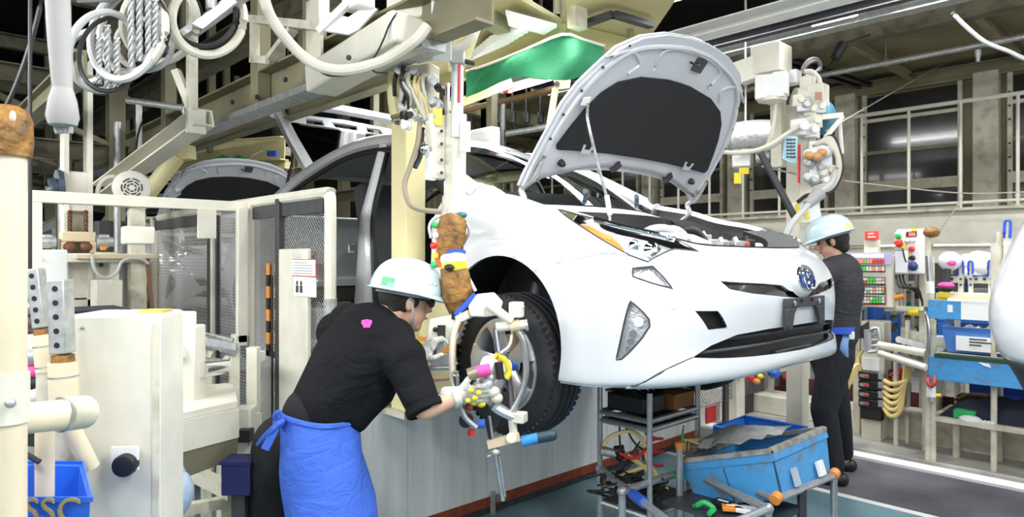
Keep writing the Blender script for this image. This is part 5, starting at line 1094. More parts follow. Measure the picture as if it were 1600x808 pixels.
for i, (nm, m_, pts_, r, lb) in enumerate([('air_hose', HOSEY, [(940, 700), (955, 682), (985, 674), (1005, 690), (1012, 720), (1035, 755)], .010, 'yellow hose looping over inside the pipe cart'), ('air_hose', HOSEY, [(945, 752), (985, 738), (1010, 728)], .011, 'yellow hose end lying low across the pipe cart'), ('air_hose', HOSEY, [(975, 708), (1000, 725), (1022, 745), (1042, 765)], .012, 'thick yellow hose sloping down to the cart foot'), ('black_cable', CABLE, [(968, 660), (970, 700), (985, 725), (965, 742)], .005, 'thin black cable hanging straight in the cart'), ('black_cable', CABLE, [(975, 662), (990, 690), (1010, 708)], .005, 'thin black cable slanting across the cart'), ('black_cable', CABLE, [(1000, 690), (985, 712), (972, 735), (980, 750), (1000, 742)], .005, 'thin black cable curled at the cart bottom'), ('green_hose', GREEN, [(1068, 665), (1065, 700), (1064, 735)], .006, 'thin green hose hanging at the cart right')]):
    tag(hose(nm, m_, None, [P(u, v, 3.22) for u, v in pts_], r), lb, 'hose' if 'hose' in nm else 'cable')
gr_ = thing('pneumatic_driver', 'grey and black air driver hanging inside the cart', 'tool', P(955, 705, 3.25)); B('body', GALV, gr_, lambda b: b.cyl(P(938, 704, 3.25), P(962, 709, 3.25), .022)); B('grip', BLACK, gr_, lambda b: b.cyl(P(960, 705, 3.25), P(975, 703, 3.25), .024)); B('trigger', BLACK, gr_, lambda b: b.cyl(P(965, 712, 3.25), P(972, 718, 3.25), .018))
random.seed(21)
tang = MB()
for k in range(22):
    c = P(random.uniform(945, 1020), random.uniform(738, 775), 3.2+random.uniform(-.05, .05)); tang.tube([c+Vector((random.uniform(-.1, .1), random.uniform(-.1, .1), random.uniform(-.03, .03))) for _ in range(4)], .006, 5, 4)
tag(tang.build('cable_tangle', CABLE, None), 'tangle of black cables heaped on the lower cart shelf', 'cables', kind='stuff')
# ------------------------------------------------------------------ front pipe frame, orange-capped rack, tilted blue bin
pf = thing('pipe_stand', 'low grey pipe frame in the front of the cart', 'pipe stand', PZ(1030, 790, .45)*1.0)
pf.location.z = 0
fp = {k: PZ(u, v, .46) for k, (u, v) in {'a': (938, 733), 'b': (1040, 812), 'c': (972, 768), 'd': (1072, 735), 'e': (1200, 795), 'f': (1080, 845)}.items()}
for a, c in (('a', 'b'), ('c', 'd'), ('d', 'e'), ('e', 'f'), ('b', 'f')): B('pipe', PIPE, pf, lambda b: b.cyl(fp[a], fp[c], .017, n=10))
for a in ('a', 'd', 'e', 'f', 'c'): B('leg', PIPE, pf, lambda b: b.cyl(fp[a], (fp[a].x, fp[a].y, 0), .017, n=10)); B('elbow', PIPE, pf, lambda b: b.ell(fp[a], .024, n=10, m=6))
B('blue_grip', TAPEB, pf, lambda b: b.cyl(fp['a'].lerp(fp['b'], .55), fp['a'].lerp(fp['b'], .72), .024, n=10))
kp = PZ(1062, 735, .5); B('tall_leg', PIPE, pf, lambda b: b.cyl((kp.x, kp.y, 0), P(1072, 700, dX(1072, kp.x)) if False else Vector((kp.x, kp.y, .60)), .016, n=10)); B('orange_cap', ORANGE, pf, lambda b: b.lathe(Vector((kp.x, kp.y, .60)), (0, 0, 1), [(0, .020), (.02, .022), (.022, .024), (.03, .02)], 10))
# bin
BC0 = Vector((-1.347, 2.795, .663)); tilt = math.radians(-17.5)
def bnp(a, y, z):   # a along -x from the near corner, tilted
    return BC0+Vector((-a*math.cos(tilt)+z*math.sin(-tilt)*-1*0-(0), y, a*math.sin(tilt)+z))
def tub(t_, m_, L, Wd, H, org, tl, rim=True, draft=.06):
    def q(a, y, z): return org+Vector((-a*math.cos(tl)+z*math.sin(tl), y, a*math.sin(tl)+z*math.cos(tl)))
    th = .008
    o_ = [[q(dr, dr, z), q(L-dr, dr, z), q(L-dr, Wd-dr, z), q(dr, Wd-dr, z), q(dr, dr, z)] for z, dr in ((-H, draft*.5), (-.04, .006), (-.04, 0), (0, 0))]
    B('wall', m_, t_, lambda b: b.grid(o_, th), smooth=20)
    B('bottom', m_, t_, lambda b: b.plate([q(draft*.5, draft*.5, -H), q(L-draft*.5, draft*.5, -H), q(L-draft*.5, Wd-draft*.5, -H), q(draft*.5, Wd-draft*.5, -H)], .008))
    return q
bb1 = thing('tilted_bin', 'large worn blue bin with taped rim tilted on the pipe rack', 'bin', (-1.55, 3.05, .45))
q = tub(bb1, LBLUE, .47, .55, .205, BC0, tilt)
TAPE = mat('grey_rim_tape', (.42, .40, .36), .7, scale=20, dirt=(.22, .20, .17), dirt_amt=1)
for a0, y0_, a1, y1_ in ((0, 0, .47, 0), (0, 0, 0, .55), (.47, 0, .47, .55), (0, .55, .47, .55)): B('rim_tape', TAPE, bb1, lambda b: b.bar(q(a0, y0_, .002), q(a1, y1_, .002), .026, .020))
B('white_label', PAPER, bb1, lambda b: b.plate([q(-.003-.0, y, z) for y, z in ((.36, -.12), (.42, -.12), (.42, -.185), (.36, -.185))], .014)); B('worn_label', mat('faded_label', (.42, .50, .56), .7), bb1, lambda b: b.plate([q(-.003, y, z) for y, z in ((.12, -.10), (.16, -.10), (.16, -.175), (.12, -.175))], .014))
B('fold_line', DARK, bb1, lambda b: b.cyl(q(0.002, -.001, -.02), q(.02, .02, -.2), .003)); B('fold_line', DARK, bb1, lambda b: b.cyl(q(.25, -.001, -.05), q(.25, .018, -.2), .002))
bb2 = thing('small_blue_bin', 'empty blue bin standing behind the tilted one', 'bin', (-1.75, 3.95, 0)); 
c2 = P(1250, 672, 4.25); q2 = tub(bb2, mat('clean_blue_bin', (.03, .18, .66), .4), .42, .40, .22, Vector((c2.x, c2.y-.30, c2.z)), 0.0)
B('stand', DARK, bb2, lambda b: b.bb(c2.x-.38, c2.x-.04, c2.y-.26, c2.y+.06, 0, c2.z-.225)); B('rim', mat('clean_blue_bin', (.03, .18, .66)), bb2, lambda b: b.tube([q2(0, 0, 0), q2(.42, 0, 0), q2(.42, .4, 0), q2(0, .4, 0)], .009, 6, 1, True)); B('liner', mat('bin_liner', (.25, .34, .36), .6), bb2, lambda b: b.plate([q2(.05, .05, -.06), q2(.38, .05, -.06), q2(.38, .36, -.06), q2(.05, .36, -.06)], .004))
pr = thing('orange_capped_rack', 'grey pipe rack with orange end caps holding the tilted bin', 'pipe rack', (-1.3, 3.0, 0))
pa, pc, pd = P(1212, 781, 2.84), P(1303, 743, 3.22), P(1180, 768, 3.0)
B('pipe', PIPE, pr, lambda b: b.cyl(pa, pc, .017, n=10)); B('pipe', PIPE, pr, lambda b: b.cyl(pa, pd, .017, n=10)); B('stub', PIPE, pr, lambda b: b.cyl(pd, pd+Vector((0, 0, .06)), .02, n=10))
for p_, m_ in ((pa, ORANGE), (pc, ORANGE), (pd+Vector((0, 0, .06)), ORANGE)): B('orange_cap', m_, pr, lambda b: b.cyl(p_-Vector((0, .012, .0)), p_+Vector((0, .022, .012)), .024, n=12))
pm = pa.lerp(pc, .42); B('leg', DARK, pr, lambda b: b.cyl(pm, (pm.x, pm.y, 0), .02, n=10)); B('leg', PIPE, pr, lambda b: b.cyl(pc, (pc.x, pc.y, 0), .016, n=10)); B('leg', PIPE, pr, lambda b: b.cyl(pd, (pd.x, pd.y, 0), .016, n=10))
pe = pd+Vector((-.40, 0, -.13)); B('pipe', PIPE, pr, lambda b: b.cyl(pd, pe, .016, n=10)); B('leg', PIPE, pr, lambda b: b.cyl(pe, (pe.x, pe.y, 0), .016, n=10))
# papers and straps on the bin
random.seed(2)
SACK = mat('grey_paper_sheet', (.55, .56, .55), .8, scale=20, dirt=(.36, .36, .34), dirt_amt=.8)
pp = thing('crumpled_sheet', 'crumpled grey sheet lying over the tilted bin', 'sheet', q(.3, .2, .01))
B('sheet', SACK, pp, lambda b: b.grid([[q(.06+i*.055, .06+j*.06+.01*math.sin(i*3), .045+.06*math.sin(math.pi*i/7)*math.sin(math.pi*j/5)+.012*math.sin(i*2.1+j*1.7)) for i in range(8)] for j in range(6)], .002), smooth=25)
for k in range(6): 
    ly = .03+k*.035; tag(hose('cream_strap', HOSEY, None, [q(.48, ly, .03), q(.46, ly+.02, .09-k*.006), q(.40, ly+.05, .06), q(.36, ly+.06, .03)], .006), ['first', 'second', 'third', 'fourth', 'fifth', 'sixth'][k]+' cream strap from the front in the bundle at bin end', 'strap', 'straps at the bin end')
for k, (u, v, m_, lb) in enumerate(((1130, 790, BLACK, 'black'), (1165, 800, WHITE, 'white'), (1145, 797, ORANGE, 'orange'))):
    c = PZ(u, v, .40); o = thing('small_packet', lb+' small packet on the low tray under the tilted bin', 'packet', c); B('packet', m_, o, lambda b: b.box(c+Vector((0, 0, .01)), (.09, .06, .02), rz=.3*k), bevel=.004); B('seal', PAPER, o, lambda b: b.box(c+Vector((0, 0, .021)), (.05, .01, .003), rz=.3*k))
lt_ = thing('low_tray', 'dark low tray between the pipe frame and bin', 'tray', PZ(1140, 795, .39)); lc = PZ(1140, 795, .38); B('tray', DARK, lt_, lambda b: b.bb(lc.x-.25, lc.x+.22, lc.y-.15, lc.y+.25, .37, .385)); B('leg', PIPE, lt_, lambda b: b.cyl((lc.x, lc.y, 0), (lc.x, lc.y, .37), .02)); 
gn = thing('green_strap', 'green webbing strap lying by the pipe frame', 'strap', PZ(1105, 790, .42)); B('webbing', GREEN, gn, lambda b: b.tube([PZ(1085, 792, .40), PZ(1100, 785, .43), PZ(1115, 795, .41), PZ(1108, 803, .40)], .012, 6, 4)); B('webbing_end', GREEN, gn, lambda b: b.tube([PZ(1050, 740, .45), PZ(1062, 748, .46), PZ(1070, 745, .45)], .012, 6, 4))
# ------------------------------------------------------------------ wire fence beside the car
FY = 1.70; FH = 1.82
WIRE = mat('galvanised_wire', (.42, .42, .40), .4, .5)
SILVF = mat('reflective_sheet', (.55, .56, .57), .35, .4, var=.15, scale=6, bump=.3, bscale=10)
def fx(u): return PY(u, 400, FY).x
fe = thing('mesh_fence', 'cream tubular fence with wire mesh panels beside the car door opening', 'fence', (-4.5, FY, 0))
B('top_rail', CREAM, fe, lambda b: b.tube([(-6.2, FY, FH-.02), (-5, FY, FH), (fx(505)-.1, FY, FH), (fx(512), FY, FH-.012), (fx(516), FY, FH-.06), (fx(516), FY, FH-.3), (fx(516), FY, .9), (fx(516), FY, 0)], .030, 10, 4))
B('grey_sleeve', GALV, fe, lambda b: b.cyl((fx(516), FY, 1.10), (fx(516), FY, 1.28), .034, n=12))
for u, w_, m_ in ((440, .05, DARK), (395, .05, CREAM), (337, .045, CREAM), (242, .05, CREAM)): B('post', m_, fe, lambda b: b.bb(fx(u)-w_/2, fx(u)+w_/2, FY-.03, FY+.03, 0, FH), bevel=.004)
B('top_strip', DARK, fe, lambda b: b.bb(fx(395), fx(512)-.03, FY-.012, FY+.012, FH-.10, FH-.03)); B('top_strip', DARK, fe, lambda b: b.bb(fx(242), fx(337), FY-.012, FY+.012, FH-.11, FH-.03))
for u0, u1, z0, z1, cell, dg in ((445, 511, .1, FH-.1, .026, True), (398, 437, .1, FH-.1, .022, True), (340, 392, .1, FH-.05, .020, False), (246, 333, .9, FH-.11, .024, False), (246, 333, .1, .82, .024, True)):
    o = B('wire_mesh', WIRE, fe, lambda b: mesh_panel(b, (fx(u0), FY, z0), (1, 0, 0), (0, 0, 1), fx(u1)-fx(u0), z1-z0, cell, .0022, dg), smooth=0); o['kind'] = 'stuff'
B('mid_rail', CREAM, fe, lambda b: b.cyl((fx(246), FY, .84), (fx(333), FY, .84), .02)); B('mid_rail', CREAM, fe, lambda b: b.cyl((fx(246), FY, .76), (fx(333), FY, .76), .02))
B('black_frame', DARK, fe, lambda b: [b.bb(fx(246), fx(333), FY-.015, FY+.015, .88, .93)]); B('black_frame', DARK, fe, lambda b: b.bb(fx(333)-.06, fx(333)-.01, FY-.02, FY-.01, .9, FH-.1)); B('black_frame', DARK, fe, lambda b: b.bb(fx(341), fx(341)+.03, FY-.02, FY+.01, 0, FH-.05))
B('clear_sheet', lens_mat('polycarbonate_sheet', (.86, .88, .88)), fe, lambda b: b.plate([(fx(398), FY+.02, .1), (fx(437), FY+.02, .1), (fx(437), FY+.02, FH-.1), (fx(398), FY+.02, FH-.1)], .004))
sgn = thing('notice_board', 'tall cream notice board with two pictograms fixed to the fence', 'notice board', (fx(472), FY-.04, .25))
B('board', CREAM, sgn, lambda b: b.bb(fx(450), fx(495), FY-.055, FY-.03, .18, PY(472, 389, FY).z), bevel=.006)
zt = PY(472, 405, FY-.06).z; zm = PY(472, 432, FY-.06).z; zb = PY(472, 463, FY-.06).z; xa, xc = PY(456, 0, FY-.06).x, PY(493, 0, FY-.06).x
B('red_edged_card', RED, sgn, lambda b: b.bb(xa, xc, FY-.058, FY-.055, zm, zt)); B('card', PAPER, sgn, lambda b: b.bb(xa+.004, xc-.004, FY-.061, FY-.057, zm+.004, zt-.004)); B('pictogram_card', PAPER, sgn, lambda b: b.bb(xa+.025, xc, FY-.060, FY-.055, zb, zm-.003)); B('strip_label', mat('pale_grey_label', (.6, .6, .58), .7), sgn, lambda b: b.bb(xa+.005, xa+.10, FY-.059, FY-.055, zt+.01, zt+.03))
for k in range(5): B('print_line', mat('print_grey', (.35, .35, .38), .8), sgn, lambda b: b.bb(xa+.02, xc-.03-(k == 0)*.05, FY-.0635, FY-.061, zt-.02-k*.014, zt-.0165-k*.014))
for s in (0, 1):
    ox = xa+.065+s*.045; B('pictogram', DARK, sgn, lambda b: [b.ell((ox, FY-.062, zm-.035), (.010, .003, .012), n=10, m=6), b.bb(ox-.012, ox+.012, FY-.0635, FY-.06, zm-.085, zm-.048)], smooth=0)
B('stud', mat('brown_stud', (.3, .12, .05), .5), sgn, lambda b: b.ell(PY(488, 398, FY-.058), .009, n=8, m=5))
# orange and black hazard strips seen through the fence
hz = thing('hazard_strip', 'orange and black striped edging against the fence mesh', 'hazard strip', PY(420, 575, 1.95)*1.0)
for u in (418, 431):
    for k in range(8): B('stripe', [ORANGE, BLACK][k % 2], hz, lambda b: bY(b, u-2.2, 428+k*18, u+2.2, 446+k*18, 1.682, .008))
B('foot', BLACK, hz, lambda b: bY(b, 416, 566, 433, 574, 1.682, .01)); hz.location.z = PY(420, 574, 1.8).z; B('stem', DARK, hz, lambda b: b.bb(PY(424, 0, 1.69).x-.006, PY(424, 0, 1.69).x+.006, 1.69, 1.696, 0, PY(424, 430, 1.69).z))
# ------------------------------------------------------------------ cross frame
GXX = -4.1
fr2 = thing('guard_gantry', 'cream box-section guard frame crossing in front of the motor', 'frame', (GXX, 1.1, 0))
ya, yb = PX(42, 0, GXX).y, PX(393, 0, GXX).y
B('top_bar', CREAM, fr2, lambda b: b.bb(GXX-.05, GXX, ya, FY-.02, 1.765, 1.825), bevel=.004)
B('leg', CREAM, fr2, lambda b: b.bb(GXX-.05, GXX, ya, ya+.065, 0, 1.765), bevel=.004); B('leg', CREAM, fr2, lambda b: b.bb(GXX+.02, GXX+.06, FY-.11, FY-.05, .98, 1.79), bevel=.004)
B('clip_plate', CREAM, fr2, lambda b: b.bb(GXX+.0, GXX+.02, PX(308, 0, GXX).y, PX(336, 0, GXX).y, 1.60, 1.765)); B('low_arm', CREAM, fr2, lambda b: b.bb(GXX-.02, GXX+.06, PX(362, 0, GXX).y, FY-.05, .96, 1.03), bevel=.006)
B('low_arm_post', CREAM2, fr2, lambda b: b.bb(GXX-.0, GXX+.04, PX(398, 0, GXX).y-.02, PX(398, 0, GXX).y+.02, 0, .85)); B('hook_bracket', CREAM, fr2, lambda b: b.bb(GXX-.1, GXX-.02, PX(188, 0, GXX-.1).y, PX(236, 0, GXX-.1).y, 1.56, 1.66), bevel=.01)
# ------------------------------------------------------------------ cream lifting machine with motor behind the frame
MXX = -4.75
mc = thing('lifting_machine', 'cream chain lifting machine with slotted mast behind the guard frame', 'machine', (MXX-.2, .95, 0))
B('mast', CREAM, mc, lambda b: bX(b, 100, 268, 142, 330, MXX, .12), bevel=.006)
for u in (103, 140): B('mast_rail', CREAM, mc, lambda b: b.bb(MXX-.1, MXX+.02, PX(u-4, 0, MXX).y, PX(u+4, 0, MXX).y, 1.0, 2.75))
B('mast_web', CREAM2, mc, lambda b: b.bb(MXX-.12, MXX-.08, PX(104, 0, MXX).y, PX(140, 0, MXX).y, 0, 1.9))
for u in (109, 134):
    for k in range(9): B('chain_link', mat('rusty_chain', (.16, .07, .04), .6, .5), mc, lambda b: b.tube([PX(u+2.5*math.cos(t), 333+k*7+4*math.sin(t), MXX+.04+.01*(k % 2)) for t in [2*math.pi*i/8 for i in range(8)]], .006, 5, 1, True))
B('yoke', mat('tan_paint', (.66, .54, .36), .5, var=.1), mc, lambda b: bX(b, 96, 362, 150, 378, MXX+.06, .08), bevel=.006); B('yoke_leg', MATS['tan_paint'], mc, lambda b: bX(b, 96, 378, 104, 394, MXX+.06, .08)); B('yoke_leg', MATS['tan_paint'], mc, lambda b: bX(b, 140, 378, 150, 396, MXX+.06, .08))
for u in (109, 134): B('shackle', mat('rusty_chain', (.16, .07, .04)), mc, lambda b: b.ell(PX(u, 386, MXX+.06), (.03, .035, .03)))
for u in (74, 163): B('valve', ALU, mc, lambda b: bX(b, u-9, 366, u+9, 388, MXX+.05, .09), bevel=.012); B('valve_cap', GALV, mc, lambda b: b.cyl(PX(u-13, 378, MXX+.05), PX(u+13, 378, MXX+.05), .03))
B('crosshead', CREAM, mc, lambda b: bX(b, 60, 396, 240, 410, MXX+.15, .12), bevel=.006); B('crosshead_lip', MATS['tan_paint'], mc, lambda b: bX(b, 120, 398, 240, 404, MXX+.18, .03)); B('orange_tag', ORANGE, mc, lambda b: bX(b, 158, 385, 166, 391, MXX+.16, .02))
B('side_cheek', CREAM, mc, lambda b: bX(b, 173, 404, 186, 480, MXX+.12, .08)); B('back_plate', CREAM, mc, lambda b: bX(b, 105, 408, 180, 465, MXX+.0, .03)); B('back_plate', CREAM, mc, lambda b: bX(b, 105, 468, 180, 500, MXX+.02, .03)); B('hole', DARK, mc, lambda b: b.cyl(PX(158, 414, MXX+.01), PX(158, 414, MXX+.03), .014, n=10))
B('step_block', CREAM, mc, lambda b: bX(b, 150, 438, 192, 500, MXX+.3, .14), bevel=.006); B('white_cover', WHITE, mc, lambda b: bX(b, 48, 390, 106, 560, MXX+.45, .10), bevel=.008); B('cover_stud', DARK, mc, lambda b: b.cyl(PX(60, 403, MXX+.45), PX(60, 403, MXX+.465), .012, n=8))
B('white_strut', WHITE, mc, lambda b: b.cyl(PX(213, 360, MXX+.1), PX(213, 480, MXX+.1), .022)); B('dark_strip', BLACK, mc, lambda b: bX(b, 216, 365, 225, 488, MXX+.05, .02)); B('bronze_arm', mat('bronze_brown', (.20, .10, .07), .5, .3), mc, lambda b: b.bar(PX(230, 405, MXX+.15), PX(238, 487, MXX+.2), .02)); B('gold_foil', mat('gold_foil', (.62, .48, .20), .4, .4, bump=.6, bscale=15), mc, lambda b: bX(b, 200, 448, 216, 482, MXX-.0, .02)); B('foil_sheet', SILVF, mc, lambda b: bX(b, 186, 370, 212, 480, MXX-.02, .01))
hose('grey_cable', HOSEG, mc, [PX(u, v, MXX+.2) for u, v in ((144, 395), (146, 415), (155, 430), (170, 433), (183, 425), (190, 410), (203, 404), (222, 405), (232, 412))], .010)
B('base', CREAM2, mc, lambda b: b.bb(MXX-.2, MXX+.3, .45, 1.35, 0, .35))
# motor
mt = thing('electric_motor', 'grey electric motor with round slotted fan cowl atop the machine', 'motor', PX(203, 320, MXX))
mcen = PX(206, 294, MXX+.2); mdir = Vector((.35, -.94, 0)).normalized()*1.0; mdir = (Vector((0, 0, CAMH))-mcen); mdir.z = 0; mdir.normalize()
MOT = mat('warm_grey_motor', (.56, .53, .47), .45, var=.05)
B('cowl', MOT, mt, lambda b: b.lathe(mcen, mdir, [(-.10, .085), (-.08, .104), (.0, .106), (.02, .102), (.028, .085), (.03, .03), (.03, .004)], 28)); B('stator', MOT, mt, lambda b: b.cyl(mcen-mdir*.10, mcen-mdir*.30, .075, n=20))
for k in range(12):
    t = 2*math.pi*k/12; sdv = Vector((-mdir.y, mdir.x, 0)); p_ = mcen-mdir*.2+(sdv*math.cos(t)+UP*math.sin(t))*.08; B('fin', MOT, mt, lambda b: b.box(p_, (.18, .006, .02), R=Matrix((mdir, sdv*-math.sin(t)+UP*math.cos(t), sdv*math.cos(t)+UP*math.sin(t))).transposed()))
for ring, (r0, r1) in enumerate(((.018, .026), (.034, .042), (.050, .058))):
    for k in range(6):
        t0 = 2*math.pi*k/6+.12+ring*.3; t1 = t0+.8; sdv = Vector((-mdir.y, mdir.x, 0))
        B('slot', BLACK, mt, lambda b: b.grid([[mcen+mdir*.0305+(sdv*math.cos(t)+UP*math.sin(t))*r for t in np.linspace(t0, t1, 5)] for r in (r0, r1)], .002), smooth=0)
hose('motor_cable', HOSEC, mt, [PX(182, 276, MXX), PX(166, 278, MXX), PX(155, 290, MXX), PX(151, 310, MXX)], .014); B('foot', CREAM, mt, lambda b: b.box(mcen+Vector((0, 0, -.095))-mdir*.15, (.16, .2, .02), rz=.6)); B('mount', CREAM2, mt, lambda b: b.box((mcen.x-.1, mcen.y+.05, (mcen.z-.1)/2), (.08, .08, mcen.z-.1)))
dr = thing('gear_reducer', 'dark slate gear reducer on the left side of the mast', 'gearbox', PX(90, 310, MXX)); SLATE = mat('slate_blue_metal', (.06, .08, .11), .45, .3)
B('flange', SLATE, dr, lambda b: b.cyl(PX(97, 292, MXX), PX(89, 292, MXX), .10, n=20)); B('body', SLATE, dr, lambda b: b.cyl(PX(90, 293, MXX), PX(80, 295, MXX), .06, n=16)); B('shaft', STEEL, dr, lambda b: b.cyl(PX(80, 295, MXX), PX(72, 296, MXX), .02)); B('bracket', CREAM2, dr, lambda b: b.bar(PX(97, 300, MXX-.02), PX(104, 318, MXX-.05), .03))
# ------------------------------------------------------------------ foreground box column with black knob
ang = math.atan2(CC, CS)
fb = thing('cream_box_column', 'blurred cream box column with a black knob in the left foreground', 'column', (P(203, 0, 2.12).x, P(203, 0, 2.12).y, 0))
c = P(203, 0, 2.13); R45 = Matrix.Rotation(ang+.10, 3, 'Z')
B('column', CREAM, fb, lambda b: b.box((c.x, c.y, .66), (.255, .20, 1.32), R=R45), bevel=.012)
B('corner_strip', CREAM2, fb, lambda b: b.box(Vector((c.x, c.y, .65))+R45 @ Vector((.118, -.101, 0)), (.018, .006, 1.28), R=R45)); kn = P(195, 727, 2.018)
kd = (R45 @ Vector((0, -1, 0)))
B('knob_plate', WHITE, fb, lambda b: b.box(P(193, 718, 2.0)-kd*.010, (.075, .012, .07), R=R45)); B('knob', BLACK, fb, lambda b: b.lathe(P(195, 727, 1.995), kd, [(-.02, .033), (.01, .033), (.016, .030), (.018, .02)], 20))
B('top_smudge', mat('ochre_pad', (.62, .45, .12), .6), fb, lambda b: b.box(Vector((c.x, c.y, 1.323))+R45 @ Vector((.085, -.02, 0)), (.07, .08, .008), R=R45)); B('stud', GALV, fb, lambda b: b.ell(Vector((c.x, c.y, 1.28))+R45 @ Vector((-.09, -.1, 0)), .006, n=8, m=5))
# blue bin with gold letters, bottom left
bd_ = thing('lettered_bin', 'blue plastic bin with gold letters at the bottom left corner', 'bin', (P(60, 800, 1.75).x, P(60, 800, 1.75).y, .0))
def lb(a, dpt, z): return P(a, 0, dpt)*1.0
bz1 = CAMH-(776-HOR)/FPX*1.62; pts0 = [P(-70, 0, 1.62), P(142, 0, 1.62), P(128, 0, 1.90), P(-60, 0, 1.90)]
def rowz(z, s_): 
    cc_ = sum(pts0, Vector())/4; return [Vector((cc_.x+(p.x-cc_.x)*s_, cc_.y+(p.y-cc_.y)*s_, z)) for p in pts0]+[Vector((cc_.x+(pts0[0].x-cc_.x)*s_, cc_.y+(pts0[0].y-cc_.y)*s_, z))]
BINB = mat('vivid_blue_plastic', (.02, .13, .68), .35)
B('wall', BINB, bd_, lambda b: b.grid([rowz(bz1-.30, .92), rowz(bz1-.012, .99), rowz(bz1-.012, 1.03), rowz(bz1, 1.03), rowz(bz1, 1.0)], .006), smooth=20); B('bottom', BINB, bd_, lambda b: b.plate(rowz(bz1-.30, .92)[:4], .008)); B('inner_rib', mat('mid_blue_rib', (.03, .10, .45), .4), bd_, lambda b: b.plate([P(48, 727, 1.89), P(68, 727, 1.89), P(64, 775, 1.885), P(44, 775, 1.885)], .006))
B('stand', DARK, bd_, lambda b: b.bb(pts0[0].x-.0, pts0[0].x+.12, pts0[0].y+.1, pts0[0].y+.25, 0, bz1-.30))
tp = P(82, 800, 1.605); text('lettering', 'SSC', .085, facing(tp, CR, UP), mat('gold_letter', (.30, .24, .10), .5), bd_, .002)
# far-left post with leather cap, big pipes
lp = thing('padded_post', 'cream tube post with brown leather cap at the far left', 'post', (P(14, 0, 1.5).x, P(14, 0, 1.5).y, 0))
pp0 = P(14, 0, 1.5); TAN = mat('warm_cream_paint', (.74, .64, .46), .5, var=.05)
B('tube', TAN, lp, lambda b: b.cyl((pp0.x, pp0.y, 0), (pp0.x, pp0.y, CAMH+(HOR-240)/FPX*1.5), .034, n=16)); B('sleeve', CREAM, lp, lambda b: b.cyl((pp0.x, pp0.y, CAMH-(660-HOR)/FPX*1.5), (pp0.x, pp0.y, CAMH-(583-HOR)/FPX*1.5), .039, n=16)); B('bolt', GALV, lp, lambda b: b.ell(P(16, 630, 1.455), .011, n=10, m=6))
zc = CAMH+(HOR-245)/FPX*1.5
B('leather_cap', LEATHER, lp, lambda b: b.lathe((pp0.x, pp0.y, zc), (0, 0, 1), [(0, .043), (.03, .046), (.08, .045), (.10, .038), (.112, .02), (.115, .003)], 14)); B('cap_stitch', mat('pale_stitch', (.7, .6, .45), .7), lp, lambda b: b.ell(P(20, 182, 1.45), (.006, .006, .012)))
hp = thing('cream_pipe', 'thick cream horizontal pipe from the padded post to the box column', 'pipe', P(70, 650, 1.55))
B('pipe', TAN, hp, lambda b: b.cyl(P(-40, 662, 1.48), P(100, 648, 1.62), .036, n=16)); B('coupling', CREAM2, hp, lambda b: b.cyl(P(95, 648, 1.62), P(131, 644, 1.70), .041, n=16)); B('cap_line', GALV, hp, lambda b: b.cyl(P(93, 648.5, 1.618), P(96, 648, 1.622), .0425, n=16)); B('brace_pipe', TAN, hp, lambda b: b.cyl(P(106, 660, 1.9), P(142, 730, 1.95), .024, n=12)); B('upright', TAN, hp, lambda b: b.cyl((P(70, 0, 1.75).x, P(70, 0, 1.75).y, 0), P(70, 665, 1.75), .022)); hose('dark_hose', CABLE, hp, [P(12, 680, 1.7), P(25, 700, 1.7), P(45, 712, 1.7), P(62, 722, 1.7)], .007)
# perforated square tubes
for k, (u0, v0, u1, v1, dd, w_, lb_) in enumerate(((84, 437, 104, 552, 1.95, .048, 'perforated grey square tube leaning beside the box column'), (55, 420, 66, 512, 2.15, .040, 'second perforated tube behind, nearer the padded post'))):
    pt_ = thing('perforated_tube', lb_, 'tube', P((u0+u1)/2, v1, dd)); a, e = P(u1-6 if k == 0 else u1, v1, dd), P(u0+10 if k == 0 else u0, v0, dd)
    B('tube', GALV, pt_, lambda b: b.extr([(-w_/2, -w_/2), (w_/2, -w_/2), (w_/2, w_/2), (-w_/2, w_/2)], a, e, up=-CV), bevel=.003); tv = (P(u0, v0, 1)-P(u0, v0, 0)).normalized()
    for j in range(5): B('hole', BLACK, pt_, lambda b: b.cyl(a.lerp(e, .12+j*.19)-CV*(w_/2+.001)*1.0, a.lerp(e, .12+j*.19)-CV*(w_/2-.01), .0085, n=10))
    B('leather_wrap', LEATHER, pt_, lambda b: b.cyl(a+(a-e)*.02, a+(a-e)*.20, w_*.62, w_*.66, n=10)); B('socket', TAN, pt_, lambda b: b.cyl(a+(a-e)*.12, a+(a-e)*.75, w_*.80, n=12))
    for q_ in (.30, .65): B('band', GALV, pt_, lambda b: b.cyl(a+(a-e)*q_, a+(a-e)*(q_+.02), w_*.83, n=12))
    B('lower_post', CREAM2, pt_, lambda b: b.cyl(a+(a-e)*.7, Vector((a.x+(a-e).x*.7, a.y+(a-e).y*.7, 0)), .03))
pk = thing('hanging_driver', 'black and pink hand driver behind the padded post', 'tool', P(50, 600, 2.3))
for (u, v, r, m_) in ((48, 480, .04, STEEL), (46, 488, .028, BLACK), (45, 505, .04, mat('plum', (.10, .05, .07), .5)), (50, 540, .05, WHITE), (52, 555, .045, ALU), (50, 580, .035, PINK), (47, 600, .045, BLACK), (50, 618, .05, WHITE), (74, 625, .025, CREAM)): B('segment', m_, pk, lambda b: b.ell(P(u, v, 2.3), (r, r, r*.8)))
B('cord', CABLE, pk, lambda b: b.cyl(P(47, 480, 2.3), Vector((P(47, 0, 2.3).x, P(47, 0, 2.3).y, 7.5)), .006))
